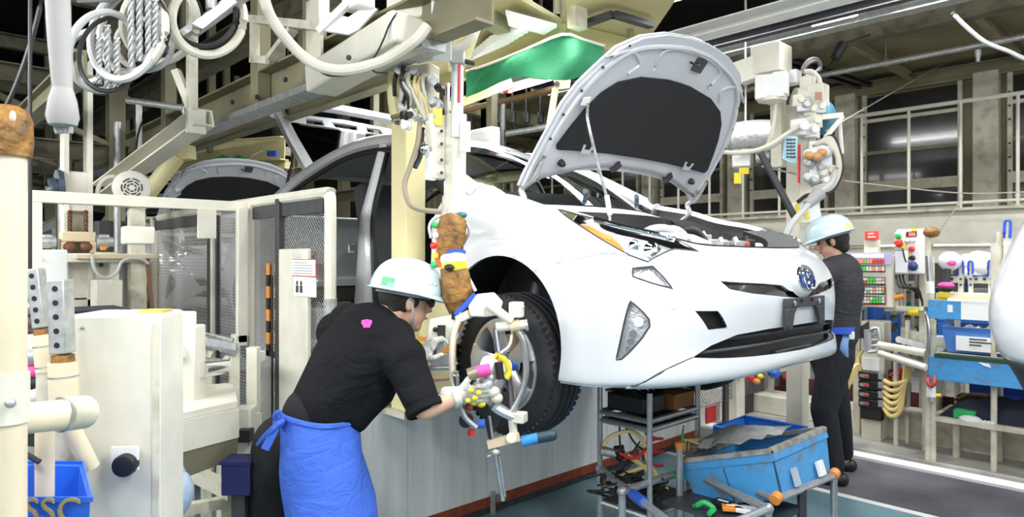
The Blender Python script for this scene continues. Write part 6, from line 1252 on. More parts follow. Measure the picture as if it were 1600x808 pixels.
# dark tyre-rack box behind the column
dk = thing('dark_tyre_rack', 'dark rack holding black tyres behind the box column', 'tyre rack', (P(120, 0, 3.2).x, P(120, 0, 3.2).y, 0)); tcn = P(122, 560, 3.3)
B('frame', NAVY, dk, lambda b: b.box((tcn.x, tcn.y+.02, .62), (.34, .34, 1.24))); 
for z in (.72, .92, 1.12): B('tyre', TYRE, dk, lambda b: b.lathe((tcn.x+.02, tcn.y-.05, z), (0, 0, 1), [(-.08, .20), (-.06, .24), (.06, .24), (.08, .20)], 24))
B('rail', GALV, dk, lambda b: b.cyl(P(105, 535, 3.0), P(140, 535, 3.0), .006))
# press fixture and table right of the column
ps = thing('press_fixture', 'cream press fixture with silver roller on a machine table', 'machine', (P(310, 0, 2.9).x, P(310, 0, 2.9).y, 0)); PD = 2.75
B('frame_post', CREAM, ps, lambda b: b.box(P(294, 572, PD), (.10, .10, .33), rz=ang), bevel=.006); B('frame_head', WHITE, ps, lambda b: b.box(P(283, 510, PD+.05), (.09, .09, .12), rz=ang), bevel=.006); B('white_bracket', WHITE, ps, lambda b: b.box(P(278, 550, PD-.05), (.06, .06, .04), rz=ang)); B('cylinder', DARK, ps, lambda b: b.cyl(P(272, 572, PD), P(272, 596, PD), .014)); B('back_plate', CREAM2, ps, lambda b: b.box(P(285, 590, PD+.1), (.12, .03, .18), rz=ang)); B('roller', CHROME, ps, lambda b: b.cyl(P(312, 578, PD), P(349, 573, PD+.25), .034, n=18)); B('roller', STEEL, ps, lambda b: b.cyl(P(312, 566, PD+.2), P(340, 568, PD+.4), .024, n=14))
B('red_knob', RED, ps, lambda b: b.cyl(P(272, 638, PD-.25), P(272, 655, PD-.25), .012, .008)); tabz = P(320, 620, PD).z
TA = [P(262, 634, PD-.3), P(371, 629, PD-.05), P(366, 608, PD+.35), P(262, 608, PD+.2)]; TA = [Vector((p.x, p.y, tabz-.02)) for p in TA]
B('table_top', CREAM, ps, lambda b: b.plate(TA, .03), bevel=.004); B('table_apron', CREAM, ps, lambda b: b.plate([TA[0]-UP*.015, TA[1]-UP*.015, TA[1]-UP*.13, TA[0]-UP*.13], .02)); B('apron_slot', BLACK, ps, lambda b: b.plate([TA[0].lerp(TA[1], .1)-UP*.075-CV*.012, TA[0].lerp(TA[1], .85)-UP*.06-CV*.012, TA[0].lerp(TA[1], .85)-UP*.085-CV*.012, TA[0].lerp(TA[1], .1)-UP*.11-CV*.012], .004)); B('skirt', KHAKI, ps, lambda b: b.plate([TA[0]-UP*.13, TA[1]-UP*.13, TA[1].lerp(TA[0], .12)-UP*.22+CV*.06, TA[0]-UP*.24+CV*.06], .01))
for u, v in ((290, 760), (352, 745), (395, 740)): B('leg', CREAM2, ps, lambda b: b.box((P(u, 0, PD+.15).x, P(u, 0, PD+.15).y, (tabz-.1)/2), (.055, .055, tabz-.1))); 
B('low_rail', CREAM2, ps, lambda b: b.bar(P(300, 738, PD+.1), P(365, 770, PD-.1), .05)); B('low_rail', CREAM2, ps, lambda b: b.bar(P(268, 800, PD-.2), P(365, 782, PD-.05), .04)); B('side_bracket', CREAM, ps, lambda b: b.box(P(378, 680, PD+.1), (.10, .08, .24), rz=ang), bevel=.006); B('bracket_window', BLACK, ps, lambda b: b.box(P(384, 680, PD+.04), (.05, .05, .05), rz=ang)); B('motor', SLATE, ps, lambda b: b.cyl(P(372, 645, PD+.3), P(385, 645, PD+.3), .035)); hose('hose', CABLE, ps, [P(345, 690, PD), P(348, 700, PD), P(358, 702, PD), P(362, 690, PD)], .006); B('tall_side_post', CREAM, ps, lambda b: b.box((P(396, 0, PD+.2).x, P(396, 0, PD+.2).y, .55), (.045, .045, 1.1), rz=ang)); B('post_head', CREAM, ps, lambda b: b.box(P(401, 556, PD+.25), (.06, .05, .04), rz=ang))
cv = thing('roller_conveyor', 'short steel roller conveyor beside the press fixture', 'conveyor', (P(350, 0, 3.5).x, P(350, 0, 3.5).y, 0)); CVD = 3.5
for k in range(6): B('roller', STEEL, cv, lambda b: b.cyl(P(314+k*9, 526+k*2.6, CVD+.2), P(320+k*9, 534+k*2.6, CVD-.05), .026, n=10))
for o in (0, 1): B('side_rail', GALV, cv, lambda b: b.bar(P(310+o*6, 522+o*10, CVD+.2-o*.25), P(364+o*6, 534+o*8, CVD+.2-o*.25), .02, .035))
for u in (322, 366): B('leg', CREAM2, cv, lambda b: b.bar(P(u, 535, CVD), Vector((P(u, 0, CVD).x, P(u, 0, CVD).y, 0)), .04))
B('brace', CREAM2, cv, lambda b: b.bar(P(318, 570, CVD), P(336, 542, CVD), .025)); B('brace', CREAM2, cv, lambda b: b.bar(P(345, 572, CVD), P(364, 548, CVD), .025))
bb3 = thing('navy_bucket', 'navy blue bin standing behind the worker hip', 'bin', P(376, 765, 2.55)); bc = P(376, 0, 2.6); B('body', mat('navy_plastic', (.012, .015, .10), .5), bb3, lambda b: b.box((bc.x, bc.y, P(376, 743, 2.6).z), (.11, .10, .125), rz=ang), bevel=.006); B('rim', mat('navy_plastic', (.012, .015, .10)), bb3, lambda b: b.box((bc.x, bc.y, P(376, 718, 2.6).z), (.12, .11, .012), rz=ang)); B('stand', DARK, bb3, lambda b: b.box((bc.x, bc.y, P(376, 768, 2.6).z/2), (.05, .05, P(376, 768, 2.6).z), rz=ang))
pb_ = thing('plastic_bag', 'pale blue crumpled plastic bag beside the box column', 'bag', P(282, 800, 2.5)); B('bag', mat('pale_blue_film', (.50, .62, .80), .3, bump=.8, bscale=12), pb_, lambda b: [b.ell(P(280, 770, 2.5), (.045, .05, .085)), b.ell(P(277, 745, 2.5), (.03, .03, .05))]); B('knot', mat('pale_blue_film', (.50, .62, .80)), pb_, lambda b: b.ell(P(276, 732, 2.5), .018)); B('hook_rod', GALV, pb_, lambda b: b.cyl(P(280, 780, 2.52), Vector((P(280, 0, 2.52).x, P(280, 0, 2.52).y, 0)), .01))
# ------------------------------------------------------------------ overhead conveyor beam beside the car
ov = thing('overhead_beam', 'long khaki bolted overhead beam running above the tailgate', 'beam', (-4, 1.66, 2.3))
OY, OZ = 1.66, 2.46
B('channel', KHAKI, ov, lambda b: b.chan((-12, OY, OZ), (-1.9, OY, OZ), .09, .20, .012)); B('bottom_rail', GALV, ov, lambda b: b.bb(-12, -2.2, OY-.07, OY+.05, OZ-.135, OZ-.10))
for k in range(10): B('bolt', DARK, ov, lambda b: b.cyl((-5.6+k*.36, OY-.05, OZ-.03-.03*(k % 2)), (-5.6+k*.36, OY-.065, OZ-.03-.03*(k % 2)), .014, n=6))
for u, w_, vt in ((415, .10, 60), (500, .11, -40), (80, .10, -40), (270, .1, -20)):
    x = PY(u, 0, OY+.02).x; B('hanger', KHAKI, ov, lambda b: b.bb(x-w_/2, x+w_/2, OY-.05, OY+.03, OZ-.10, 4.2), bevel=.004)
x = PY(490, 0, OY-.06).x; B('gusset', CREAM2, ov, lambda b: b.bb(x-.05, x+.10, OY-.075, OY-.06, OZ-.07, OZ+.30)); B('brace', CREAM2, ov, lambda b: b.bar(PY(420, 95, OY-.08), PY(458, 45, OY-.08), .05, .03)); B('brace', CREAM2, ov, lambda b: b.bar(PY(392, 30, OY-.08), PY(500, 42, OY-.08), .07, .04)); B('post_plate', CREAM2, ov, lambda b: b.bar(PY(398, 30, OY-.1), PY(398, 96, OY-.1), .05, .02)); B('foot_plate', CREAM2, ov, lambda b: b.bar(PY(392, 92, OY-.1), PY(418, 94, OY-.1), .02, .04))
B('orange_flap', ORANGE, ov, lambda b: b.plate([PY(476, 140, OY-.02), PY(500, 130, OY+.05), PY(532, 136, OY+.05), PY(528, 148, OY-.02)], .008)); B('flap_edge', KHAKI, ov, lambda b: b.plate([PY(500, 130, OY+.05), PY(536, 125, OY+.05), PY(534, 137, OY+.05)], .006))
# white frame plate top centre
wf = thing('white_gantry_plate', 'white cut-out gantry plate at the top beside the sagging hose', 'gantry plate', P(540, 40, 2.9))
B('plate', WHITE, wf, lambda b: b.plate([P(u, v, 2.95) for u, v in ((498, -20), (514, -20), (514, 20), (545, 28), (575, 8), (590, 15), (560, 48), (545, 55), (500, 48))], .02)); B('arm', WHITE, wf, lambda b: b.bar(P(498, 50, 2.95), P(590, -40, 2.9), .03)); B('block', WHITE, wf, lambda b: b.box(P(560, -5, 2.95), (.12, .1, .12)), bevel=.01); B('hanger', GALV, wf, lambda b: b.cyl(P(505, -15, 2.95), P(505, -15, 2.95)+Vector((0, 0, 1.6)), .02))
box_ = thing('sloped_housing', 'big cream sloping housing under the sagging hose', 'housing', P(590, 80, 3.0))
B('shell', CREAM, box_, lambda b: b.bar(P(500, 128, 3.25), P(640, 45, 2.75), .16, .13), bevel=.012); B('lip', CREAM2, box_, lambda b: b.bar(P(540, 122, 3.15), P(640, 76, 2.75), .10, .02)); B('red_tag', RED, box_, lambda b: b.box(P(645, 78, 2.8), (.03, .02, .03)));
for (u, v) in ((545, 90), (585, 58), (575, 62)): B('bolt', DARK, box_, lambda b: b.ell(P(u, v, 2.86), .012, n=8, m=5))
bh = tag(hose('sagging_hose', HOSEC, None, [P(408, -20, 2.7), P(420, 20, 2.7), P(440, 52, 2.7), P(470, 85, 2.7), P(500, 104, 2.7), P(535, 110, 2.7), P(575, 103, 2.7), P(612, 88, 2.7), P(650, 62, 2.65), P(668, 40, 2.65)], .022, 10), 'thick cream hose sagging in a wide arc at top centre', 'hose')
bh2 = tag(hose('black_hose', CABLE, None, [P(500, 108, 2.75), P(515, 115, 2.75), P(545, 114, 2.75), P(590, 100, 2.72), P(640, 70, 2.7), P(664, 45, 2.7)], .012, 8), 'thin black hose following beneath the thick cream hose', 'hose')
bh3 = tag(hose('thin_cable', CABLE, None, [P(620, 20, 2.7), P(608, 40, 2.7), P(600, 60, 2.7), P(588, 85, 2.7), P(578, 98, 2.7), P(585, 112, 2.7), P(605, 114, 2.7)], .004, 6), 'loose thin black cable dangling from the sloping housing', 'cable')
# second far beam and yellow frames on the far side of the cars
for i, (Y, Z, m_, lb_) in enumerate(((2.35, 2.62, KHAKI, 'khaki beam behind the overhead beam, above the tailgate'), (3.6, 2.45, WHITE, 'pale rail above the far side of the tailgate'), (4.6, 2.30, KHAKI, 'cream beam beyond the cars over the far aisle'))):
    o = thing('far_beam', lb_, 'beam', (-7, Y, Z)); B('beam', m_, o, lambda b: b.chan((-16, Y, Z), (-3.4-i*.6, Y, Z), .1, .14)); 
    for k in range(5): B('hanger', KHAKI, o, lambda b: b.bb(-14+k*2.2, -13.92+k*2.2, Y-.04, Y+.04, Z, 4.6))
# ladder frames, trusses and posts in the upper left distance
random.seed(13)
for j, (X, ya_, yb_, lb_) in enumerate(((-6.4, -.6, 1.5, 'nearest'), (-8.2, -.8, 1.45, 'second'), (-10.4, -1.2, 1.7, 'third'), (-13.0, -1.6, 3.0, 'fourth'), (-16.5, -2., 4.0, 'farthest'))):
    o = thing('portal_frame', lb_+' khaki portal frame receding along the line at upper left', 'steel frame', (X, (ya_+yb_)/2, 0), 'portal frames over the line')
    for y in (ya_, (ya_+yb_)/2-.2, yb_): B('post', KHAKI if y != yb_ else KHAKI, o, lambda b: b.hbeam((X, y, 0), (X, y, 4.6), .12, .12))
    for z in (2.35+.05*j, 2.9, 3.6): B('crossbeam', KHAKI2 if z != 2.9 else KHAKI, o, lambda b: b.chan((X, ya_-.1, z), (X, yb_+.1, z), .08, .14))
    B('brace', KHAKI, o, lambda b: b.bar((X, ya_, 2.9), (X, (ya_+yb_)/2-.2, 3.6), .06, .04)); B('brace', KHAKI, o, lambda b: b.bar((X, yb_, 2.4), (X, (ya_+yb_)/2-.2, 2.9), .06, .04))
for j, (Y, Z, m_, w_) in enumerate(((.25, 2.75, KHAKI, .12), (1.15, 2.95, KHAKI2, .1), (-.5, 2.5, KHAKI, .08), (.7, 2.35, KHAKI, .08), (2.0, 3.1, KHAKI2, .14))):
    tag(B('runway_beam', m_, None, lambda b: b.hbeam((-18, Y, Z), (-4.4+.3*j, Y, Z), w_, w_*1.5)), ['khaki runway beam over the motor', 'dark khaki runway beam left of the hangers', 'low cream runway beam at far left', 'slim khaki runway beam above the guard frame', 'heavy dark runway beam over the following car'][j], 'beam', 'runway beams over the line')
# braces and pipes at left
br = thing('cream_brace', 'bright cream diagonal channel brace left of the overhead beam', 'brace', P(240, 240, 4.2)); B('channel', CREAM, br, lambda b: b.chan(P(158, 300, 4.7), P(318, 183, 3.9), .12, .10)); B('end_plate', CREAM, br, lambda b: b.box(P(306, 190, 3.9), (.04, .10, .14))); B('hanger', CREAM2, br, lambda b: b.bar(P(300, 185, 3.92), P(300, 185, 3.92)+Vector((0, 0, 1.6)), .05)); B('end_bracket', CREAM2, br, lambda b: b.bar(P(275, 110, 3.95), P(298, 168, 3.95), .05, .04))
wt = thing('white_tee_pipe', 'white tee-shaped pipe standing behind the motor', 'pipe', (P(218, 0, 4.7).x, P(218, 0, 4.7).y, 0)); B('upright', WHITE, wt, lambda b: b.cyl((P(218, 0, 4.7).x, P(218, 0, 4.7).y, 0), P(217, 160, 4.7), .020)); B('arm', GALV, wt, lambda b: b.cyl(P(199, 157, 4.7), P(287, 169, 4.65), .022)); B('stub', GALV, wt, lambda b: b.cyl(P(287, 167, 4.65), P(287, 178, 4.65), .012)); hose('cord', CABLE, wt, [P(222, 190, 4.68), P(215, 215, 4.68), P(213, 250, 4.68), P(219, 282, 4.68)], .007)
yd = thing('yellow_brace', 'pale yellow diagonal tube brace behind the motor', 'brace', P(250, 280, 5.0)); B('tube', YEL, yd, lambda b: b.cyl(P(215, 322, 5.0), P(278, 243, 5.0), .06, n=14)); B('beam', YEL, yd, lambda b: b.bar(P(215, 250, 5.1), P(300, 238, 5.0), .09, .10)); B('post', YEL, yd, lambda b: b.cyl(P(215, 322, 5.0), Vector((P(215, 0, 5.0).x, P(215, 0, 5.0).y, 0)), .05))
yb2 = thing('yellow_crane_beam', 'pale yellow crane beam above the following car', 'beam', P(360, 235, 8)); B('beam', YEL, yb2, lambda b: b.hbeam(P(265, 243, 8.5), P(445, 232, 7.5), .12, .26)); B('label', TAPEB, yb2, lambda b: b.bar(P(418, 240, 7.45), P(432, 240, 7.4), .02, .06)); B('hanger', KHAKI, yb2, lambda b: b.bar(P(330, 238, 8.1), P(330, 238, 8.1)+Vector((0, 0, 2.4)), .08)); B('second_rail', YEL, yb2, lambda b: b.bar(P(265, 262, 8.3), P(450, 258, 7.6), .1, .08))
TARP = mat('green_tarpaulin', (.02, .24, .10), .7, var=.3, scale=3, bump=.9, bscale=4)
tp1 = thing('green_tarpaulin', 'small green tarpaulin heaped above the following car bonnet', 'tarpaulin', P(345, 270, 7.5)); B('sheet', TARP, tp1, lambda b: b.grid([[P(300+i*12, 268-min(i, 3)*7+(3 if i % 2 else -2)+j*7-(j == 0)*3, 7.5+.12*((i+j) % 2)) for i in range(8)] for j in range(3)], .01), smooth=15); B('rope', HOSEC, tp1, lambda b: b.tube([P(388, 248, 7.5), P(400, 240, 7.5), P(410, 236, 7.5)], .008, 6, 3))
for k, (u0, v0, u1, v1, d_) in [(1, (60, 352, 110, 330, 7.0))]:
    o = thing('distant_panel', ['long white lit panel behind the guard frame', 'short white lit panel at the left behind the frame'][k], 'panel', P((u0+u1)/2, v0, d_)); B('panel', WHITE, o, lambda b: b.plate([P(u0, v0, d_), P(u1, v1, d_+1), P(u1, v1+14, d_+1), P(u0, v0+14, d_)], .02)); B('edge', GALV, o, lambda b: b.cyl(P(u0, v0, d_), P(u1, v1, d_+1), .015)); B('support', GALV, o, lambda b: b.bar(P((u0+u1)/2, (v0+v1)/2+14, d_+.5), Vector((P((u0+u1)/2, 0, d_+.5).x, P((u0+u1)/2, 0, d_+.5).y, 0)), .04))
# pale machinery blocks behind the fence and frame, filling the bay
random.seed(17)
nmz = ['beside the padded post', 'behind the white cover', 'below the gear reducer', 'behind the mast', 'below the motor', 'behind the foil sheet', 'behind the black strip', 'left of the fence', 'behind the first mesh', 'behind the second mesh', 'behind the press', 'farthest along the line']
for k in (0, 2, 3, 4):
    u = {0: 25, 2: 92, 3: 132, 4: 178}[k]; d_ = {0: 5.2, 2: 5.9, 3: 6.9, 4: 5.3}[k]; c0 = P(u, 0, d_); h = 1.05+.12*((k*7) % 6); w_ = .28; m_ = [CREAM, WHITE, CREAM2, GALV, YEL, WHITE][k % 6]
    o = thing('machine_cabinet', ['cream', 'white', 'grimy cream', 'grey', 'yellow', 'white'][k % 6]+' machine cabinet standing '+nmz[k], 'cabinet', (c0.x, c0.y, 0), 'machine cabinets along the line'); bd = B('body', m_, o, lambda b: b.box((c0.x, c0.y, h/2), (w_, .4, h), rz=ang*(k % 2)), bevel=.01)
    B('door', m_, bd, lambda b: b.box(Vector((c0.x, c0.y, h*.55))-CV*.28, (w_*.5, .02, h*.5), rz=ang)); B('top_unit', [DARK, GALV, BLUE, CREAM][k % 4], o, lambda b: b.box((c0.x, c0.y, h+.12), (w_*.5, .25, .24)), bevel=.01); B('pipe', GALV, o, lambda b: b.cyl((c0.x+.1, c0.y, h), (c0.x+.1, c0.y, h+1.0), .025)); B('plate', [BLACK, WHITE, YELB][k % 3], bd, lambda b: b.box(Vector((c0.x, c0.y, h*.8))-CV*.30, (w_*.25, .015, .08), rz=ang))
# ------------------------------------------------------------------ cable coils, chains, hanging grey line (upper left)
CO = 2.35
def ring(cu, cv_, ru, rv, dd, tilt=0., n=22, ph=0.):
    return [P(cu+ru*math.cos(t)*math.cos(tilt)-rv*math.sin(t)*math.sin(tilt), cv_+ru*math.cos(t)*math.sin(tilt)+rv*math.sin(t)*math.cos(tilt), dd+.10*math.cos(t+ph)) for t in [2*math.pi*i/n for i in range(n)]]
specs = [(160, 80, 52, 62, HOSEG, .012, 'pale grey cable coil hanging leftmost at the top'), (172, 85, 48, 58, CABLE, .008, 'black cable coil inside the leftmost grey coil'), (195, 55, 52, 70, HOSEG, .013, 'wide grey cable coil second from left'), (208, 48, 50, 66, HOSEC, .013, 'cream cable coil second in the row'), (215, 50, 48, 62, CABLE, .007, 'thin black coil among the cream coils'), (250, 35, 58, 62, HOSEC, .014, 'big cream cable coil in the middle of the row'), (262, 30, 52, 56, CABLE, .008, 'black coil nested in the big cream coil'), (325, 28, 56, 58, HOSEC, .016, 'thick cream cable coil rightmost of the row'), (318, 22, 50, 50, CABLE, .009, 'black coil nested in the rightmost coil'), (225, 70, 44, 40, HOSEG, .010, 'low grey coil crossing the middle coils'), (140, 88, 34, 40, HOSEG, .011, 'small grey coil at the left end of the row')]
for k, (cu, cv_, ru, rv, m_, r, lb_) in enumerate(specs):
    tag(B('cable_coil', m_, None, lambda b: b.tube(ring(cu, cv_, ru, rv, CO+.05*k/2, .25, ph=k), r, 8, 2, True)), lb_, 'cable coil', 'cable coils at upper left')
for k, (u, v0, v1) in enumerate(((205, -10, 105), (218, -10, 95), (232, -10, 100), (168, 40, 140), (183, 60, 140), (155, 60, 130), (243, 0, 90))):
    o = thing('cable_sock', 'knitted steel cable sock hanging among the coils, '+['first', 'second', 'third', 'fourth', 'fifth', 'sixth', 'seventh'][k]+' built from longest', 'cable sock', P(u, v1, CO), 'cable socks among the coils'); o['label'] = ['longest steel cable sock under the cream coils', 'steel cable sock just right of the longest', 'steel cable sock third along the bundle', 'low steel cable sock under the leftmost coil', 'low steel cable sock between left and middle coils', 'steel cable sock at the left end', 'steel cable sock nearest the thick right coil'][k]
    for ph in (0, 2.1, 4.2): B('strand', HOSEG, o, lambda b: b.tube([P(u+3.5*math.sin(t+ph), v0+(v1-v0)*t/18, CO+.02*math.cos(t+ph)) for t in [i*.6 for i in range(31)]], .005, 5, 1))
cbr = thing('coil_bracket', 'grey flat bracket arm holding the cable coils', 'bracket', P(320, 10, CO)); B('arm', GALV, cbr, lambda b: b.bar(P(270, 70, CO+.3), P(385, -12, CO+.2), .05, .03)); B('plate', GALV, cbr, lambda b: b.plate([P(300, 38, CO+.1), P(360, -4, CO+.1), P(372, 4, CO+.1), P(318, 46, CO+.1)], .015)); B('hanger', GALV, cbr, lambda b: b.cyl(P(330, 15, CO+.2), P(330, 15, CO+.2)+Vector((0, 0, 1.4)), .02)); B('carrier', GALV, cbr, lambda b: b.cyl(P(120, -5, CO+.1), P(330, -12, CO+.2), .02))
hl_ = thing('hanging_line', 'blurred pale grey hanging line with flared end at upper left', 'hanging line', P(98, 195, 1.2)); GB = mat('pale_grey_sleeve', (.36, .35, .34), .7, var=.1)
B('line', GB, hl_, lambda b: b.tube([P(88, -60, 1.2), P(92, 40, 1.2), P(95, 100, 1.2), P(98, 140, 1.2)], [.020, .019, .017, .016], 12, 4)); B('flare', GB, hl_, lambda b: b.lathe(P(98, 138, 1.2), (0, 0, -1), [(0, .016), (.02, .022), (.05, .026), (.065, .022), (.07, .01)], 12)); 
for k in range(4): B('tail', GB, hl_, lambda b: b.tube([P(90+k*6, 185, 1.2), P(90+k*6+(k-1.5), 200, 1.2), P(91+k*6, 208, 1.2)], .005, 6, 3))
blk_c = tag(hose('black_drop_cable', CABLE, None, [P(65, 0, 2.6), P(50, 60, 2.6), P(30, 120, 2.6), P(10, 165, 2.6), P(-8, 190, 2.6)], .009), 'black drop cable running down to the far left edge', 'cable')
# ------------------------------------------------------------------ yellow-cream booth ceiling, lamps and green net above the car
CAN = mat('booth_khaki', (.46, .41, .20), .5, var=.15, scale=2)
bo = thing('booth_ceiling', 'pale khaki booth ceiling panels above the car roof', 'ceiling panel', P(860, 40, 4.5))
zb = 2.82
q1, q2_, q3, q4 = PZ(690, 120, zb), PZ(885, 48, zb), PZ(1010, 78, zb), None
B('edge_beam', CAN, bo, lambda b: b.bar(PZ(690, 128, zb), PZ(880, 50, zb), .05, .10)); B('edge_beam', CAN, bo, lambda b: b.bar(PZ(880, 50, zb), PZ(1000, 78, zb), .05, .10))
B('panel', CAN, bo, lambda b: b.plate([PZ(690, 128, zb)+UP*.06, PZ(880, 50, zb)+UP*.06, PZ(720, -40, zb)+UP*.06, PZ(560, 60, zb)+UP*.06], .03)); B('panel', CAN, bo, lambda b: b.plate([PZ(880, 50, zb)+UP*.07, PZ(1010, 80, zb)+UP*.07, PZ(1060, 10, zb)+UP*.07, PZ(890, -30, zb)+UP*.07], .03))
B('upright_panel', CAN, bo, lambda b: b.plate([PZ(700, -30, 2.9), PZ(760, -10, 2.9), PZ(740, 100, 2.9), PZ(700, 120, 2.9)], .02)); B('dark_trim', DARK, bo, lambda b: b.bar(PZ(912, 38, zb), PZ(958, 22, zb), .05, .03)); B('dark_trim', DARK, bo, lambda b: b.bar(PZ(958, 22, zb), PZ(1018, 40, zb), .05, .03)); B('clip_block', CREAM2, bo, lambda b: b.box(PZ(902, 28, zb), (.06, .1, .12))); B('fan_housing', KHAKI, bo, lambda b: b.box(PZ(775, 38, zb)+UP*.03, (.1, .16, .12), rz=.3)); 
for pa_ in ((735, 60), (985, 60), (870, 20)): B('hanger', KHAKI, bo, lambda b: b.cyl(PZ(*pa_, zb), PZ(*pa_, zb)+Vector((0, 0, 1.9)), .02))
lv = thing('louvre_light', 'white louvred light panel set in the booth ceiling', 'ceiling light', PZ(770, 65, 2.8))
for k in range(7): B('louvre', WHITE, lv, lambda b: b.bar(PZ(735+k*5, 88-k*4, 2.79), PZ(795+k*7, 62-k*4.5, 2.79), .012, .05))
B('backing', GALV, lv, lambda b: b.plate([PZ(730, 90, 2.83), PZ(795, 64, 2.83), PZ(850, 36, 2.83), PZ(780, 48, 2.83)], .01)); B('upper_panel', WHITE, lv, lambda b: b.plate([PZ(790, 18, 2.8), PZ(870, 40, 2.8), PZ(850, 52, 2.8), PZ(795, 38, 2.8)], .02)); B('tube', TUBE, lv, lambda b: b.cyl(PZ(800, 36, 2.79), PZ(842, 46, 2.79), .012))
net = thing('green_net', 'green tarpaulin slung below the booth ceiling behind the bonnet', 'tarpaulin', P(830, 130, 3.9))
top = [(728, 112), (770, 98), (820, 78), (878, 54), (912, 62), (945, 72)]; bot = [(728, 152), (752, 146), (800, 122), (855, 122), (895, 122), (930, 108)]
rows_ = []
for j in range(7):
    f_ = j/6; rows_.append([PZ(tx*(1-f_)+bx*f_, ty*(1-f_)+by*f_, 2.78-.30*0-.0) if False else P(tx*(1-f_)+bx*f_, ty*(1-f_)+by*f_+3*math.sin(3*f_+i*.5)*f_, 3.75+.05*math.sin(f_*3.1)*math.sin(i*.9)) for i, ((tx, ty), (bx, by)) in enumerate(zip(spline([Vector((*p, 0)) for p in top], 3) and [(v.x, v.y) for v in spline([Vector((*p, 0)) for p in top], 3)], [(v.x, v.y) for v in spline([Vector((*p, 0)) for p in bot], 3)]))])
B('sheet', TARP, net, lambda b: b.grid(rows_, .006), smooth=45); B('hem_rope', HOSEC, net, lambda b: b.tube([P(u, v, 3.74) for u, v in top], .008, 6, 3)); B('yellow_edge', YEL, net, lambda b: b.bar(P(700, 168, 3.8), P(800, 130, 3.9), .03, .05))
wl_ = thing('strip_light', 'white strip light below the green tarpaulin', 'ceiling light', P(830, 130, 5.2)); B('housing', WHITE, wl_, lambda b: b.bar(P(792, 138, 5.0), P(868, 116, 5.3), .16, .05)); B('tube', TUBE, wl_, lambda b: b.cyl(P(795, 142, 5.0), P(868, 121, 5.3), .014)); B('end_cap', RED, wl_, lambda b: b.box(P(790, 138, 5.0), (.03, .1, .06))); B('hanger', GALV, wl_, lambda b: b.cyl(P(830, 126, 5.15), P(830, 126, 5.15)+Vector((0, 0, 1.4)), .01))
yk = thing('yellow_bracket', 'yellow bracket with round eye beside the bonnet top edge', 'bracket', P(875, 135, 4.4)); B('plate', YELB if False else YEL, yk, lambda b: b.plate([P(u, v, 4.4) for u, v in ((865, 126), (892, 122), (890, 138), (872, 140))], .03)); B('eye', DARK, yk, lambda b: b.cyl(P(870, 131, 4.36), P(870, 131, 4.38), .018)); B('leg', YEL, yk, lambda b: b.bar(P(868, 138, 4.4), P(858, 200, 4.4), .03)); B('hanger', KHAKI, yk, lambda b: b.cyl(P(880, 124, 4.42), P(880, 124, 4.42)+Vector((0, 0, 1.4)), .02))
# background racks seen between roof and tarpaulin
for k, (v, lb_) in enumerate(((205, 'grey guard pipe above the roof, lower'), (165, 'brown pipe above the roof, upper'))):
    o = thing('guard_pipe', lb_, 'pipe', P(780, v, 7)); B('pipe', GALV if k == 0 else mat('rust_pipe', (.22, .12, .05), .6), o, lambda b: b.cyl(P(725, v+14-6*k, 7.2), P(880, v-10-20*k, 7), .03)); B('upright', GALV, o, lambda b: b.cyl(P(786, v-2, 7.1), Vector((P(786, 0, 7.1).x, P(786, 0, 7.1).y, 0)), .025)); B('upright', KHAKI2, o, lambda b: b.bar(P(758, 120, 7.6), Vector((P(758, 0, 7.6).x, P(758, 0, 7.6).y, 0)), .07))
for k in range(6):
    o = thing('hanging_hook', 'black hanging hook above the car roof, '+['first', 'second', 'third', 'fourth', 'fifth', 'sixth'][k]+' from the left', 'hook', P(735+k*22, 200, 8)); B('rod', BLACK, o, lambda b: b.cyl(P(735+k*22, 100, 8), P(735+k*22, 195, 8), .012)); B('hook', BLACK, o, lambda b: b.tube([P(735+k*22, 195, 8), P(738+k*22, 200, 8), P(735+k*22, 206, 8), P(731+k*22, 200, 8)], .012, 6, 3)); B('weight', BLACK, o, lambda b: b.cyl(P(735+k*22, 176, 8), P(735+k*22, 192, 8), .04)); B('carrier', KHAKI2, o, lambda b: b.bar(P(735+k*22, 100, 8), P(735+k*22, 100, 8)+Vector((0, 0, 1.2)), .03))
for k in range(7):
    x = -6-k*1.5; o = thing('far_column', 'khaki building column beyond the cars, '+['first', 'second', 'third', 'fourth', 'fifth', 'sixth', 'seventh'][k]+' from the nearest', 'column', (x, 6.8, 0), 'columns beyond the cars'); B('shaft', KHAKI, o, lambda b: b.hbeam((x, 6.8, 0), (x, 6.8, 4.6), .18, .18)); B('base_plate', KHAKI2, o, lambda b: b.bb(x-.15, x+.15, 6.65, 6.95, 0, .03)); B('crossbeam', KHAKI2, o, lambda b: b.chan((x, 6.8, 3.2), (x, 4.6, 3.2), .08, .14))

def lamp_under(parent, p, L, W, power, rz=0.):
    ld = bpy.data.lights.new('lamp_light', 'AREA'); ld.shape = 'RECTANGLE'; ld.size = L; ld.size_y = W; ld.energy = power*LAMPW; lo = bpy.data.objects.new('lamp_light', ld); COL.objects.link(lo); lo.parent = parent; lo.location = Vector(p)-Vector(parent.location); lo.rotation_euler.z = rz
lamp_under(lv, PZ(790, 62, 2.74), .8, .3, 60, .5); lamp_under(wl_, P(830, 134, 5.15)-UP*.03, 1.0, .1, 40)
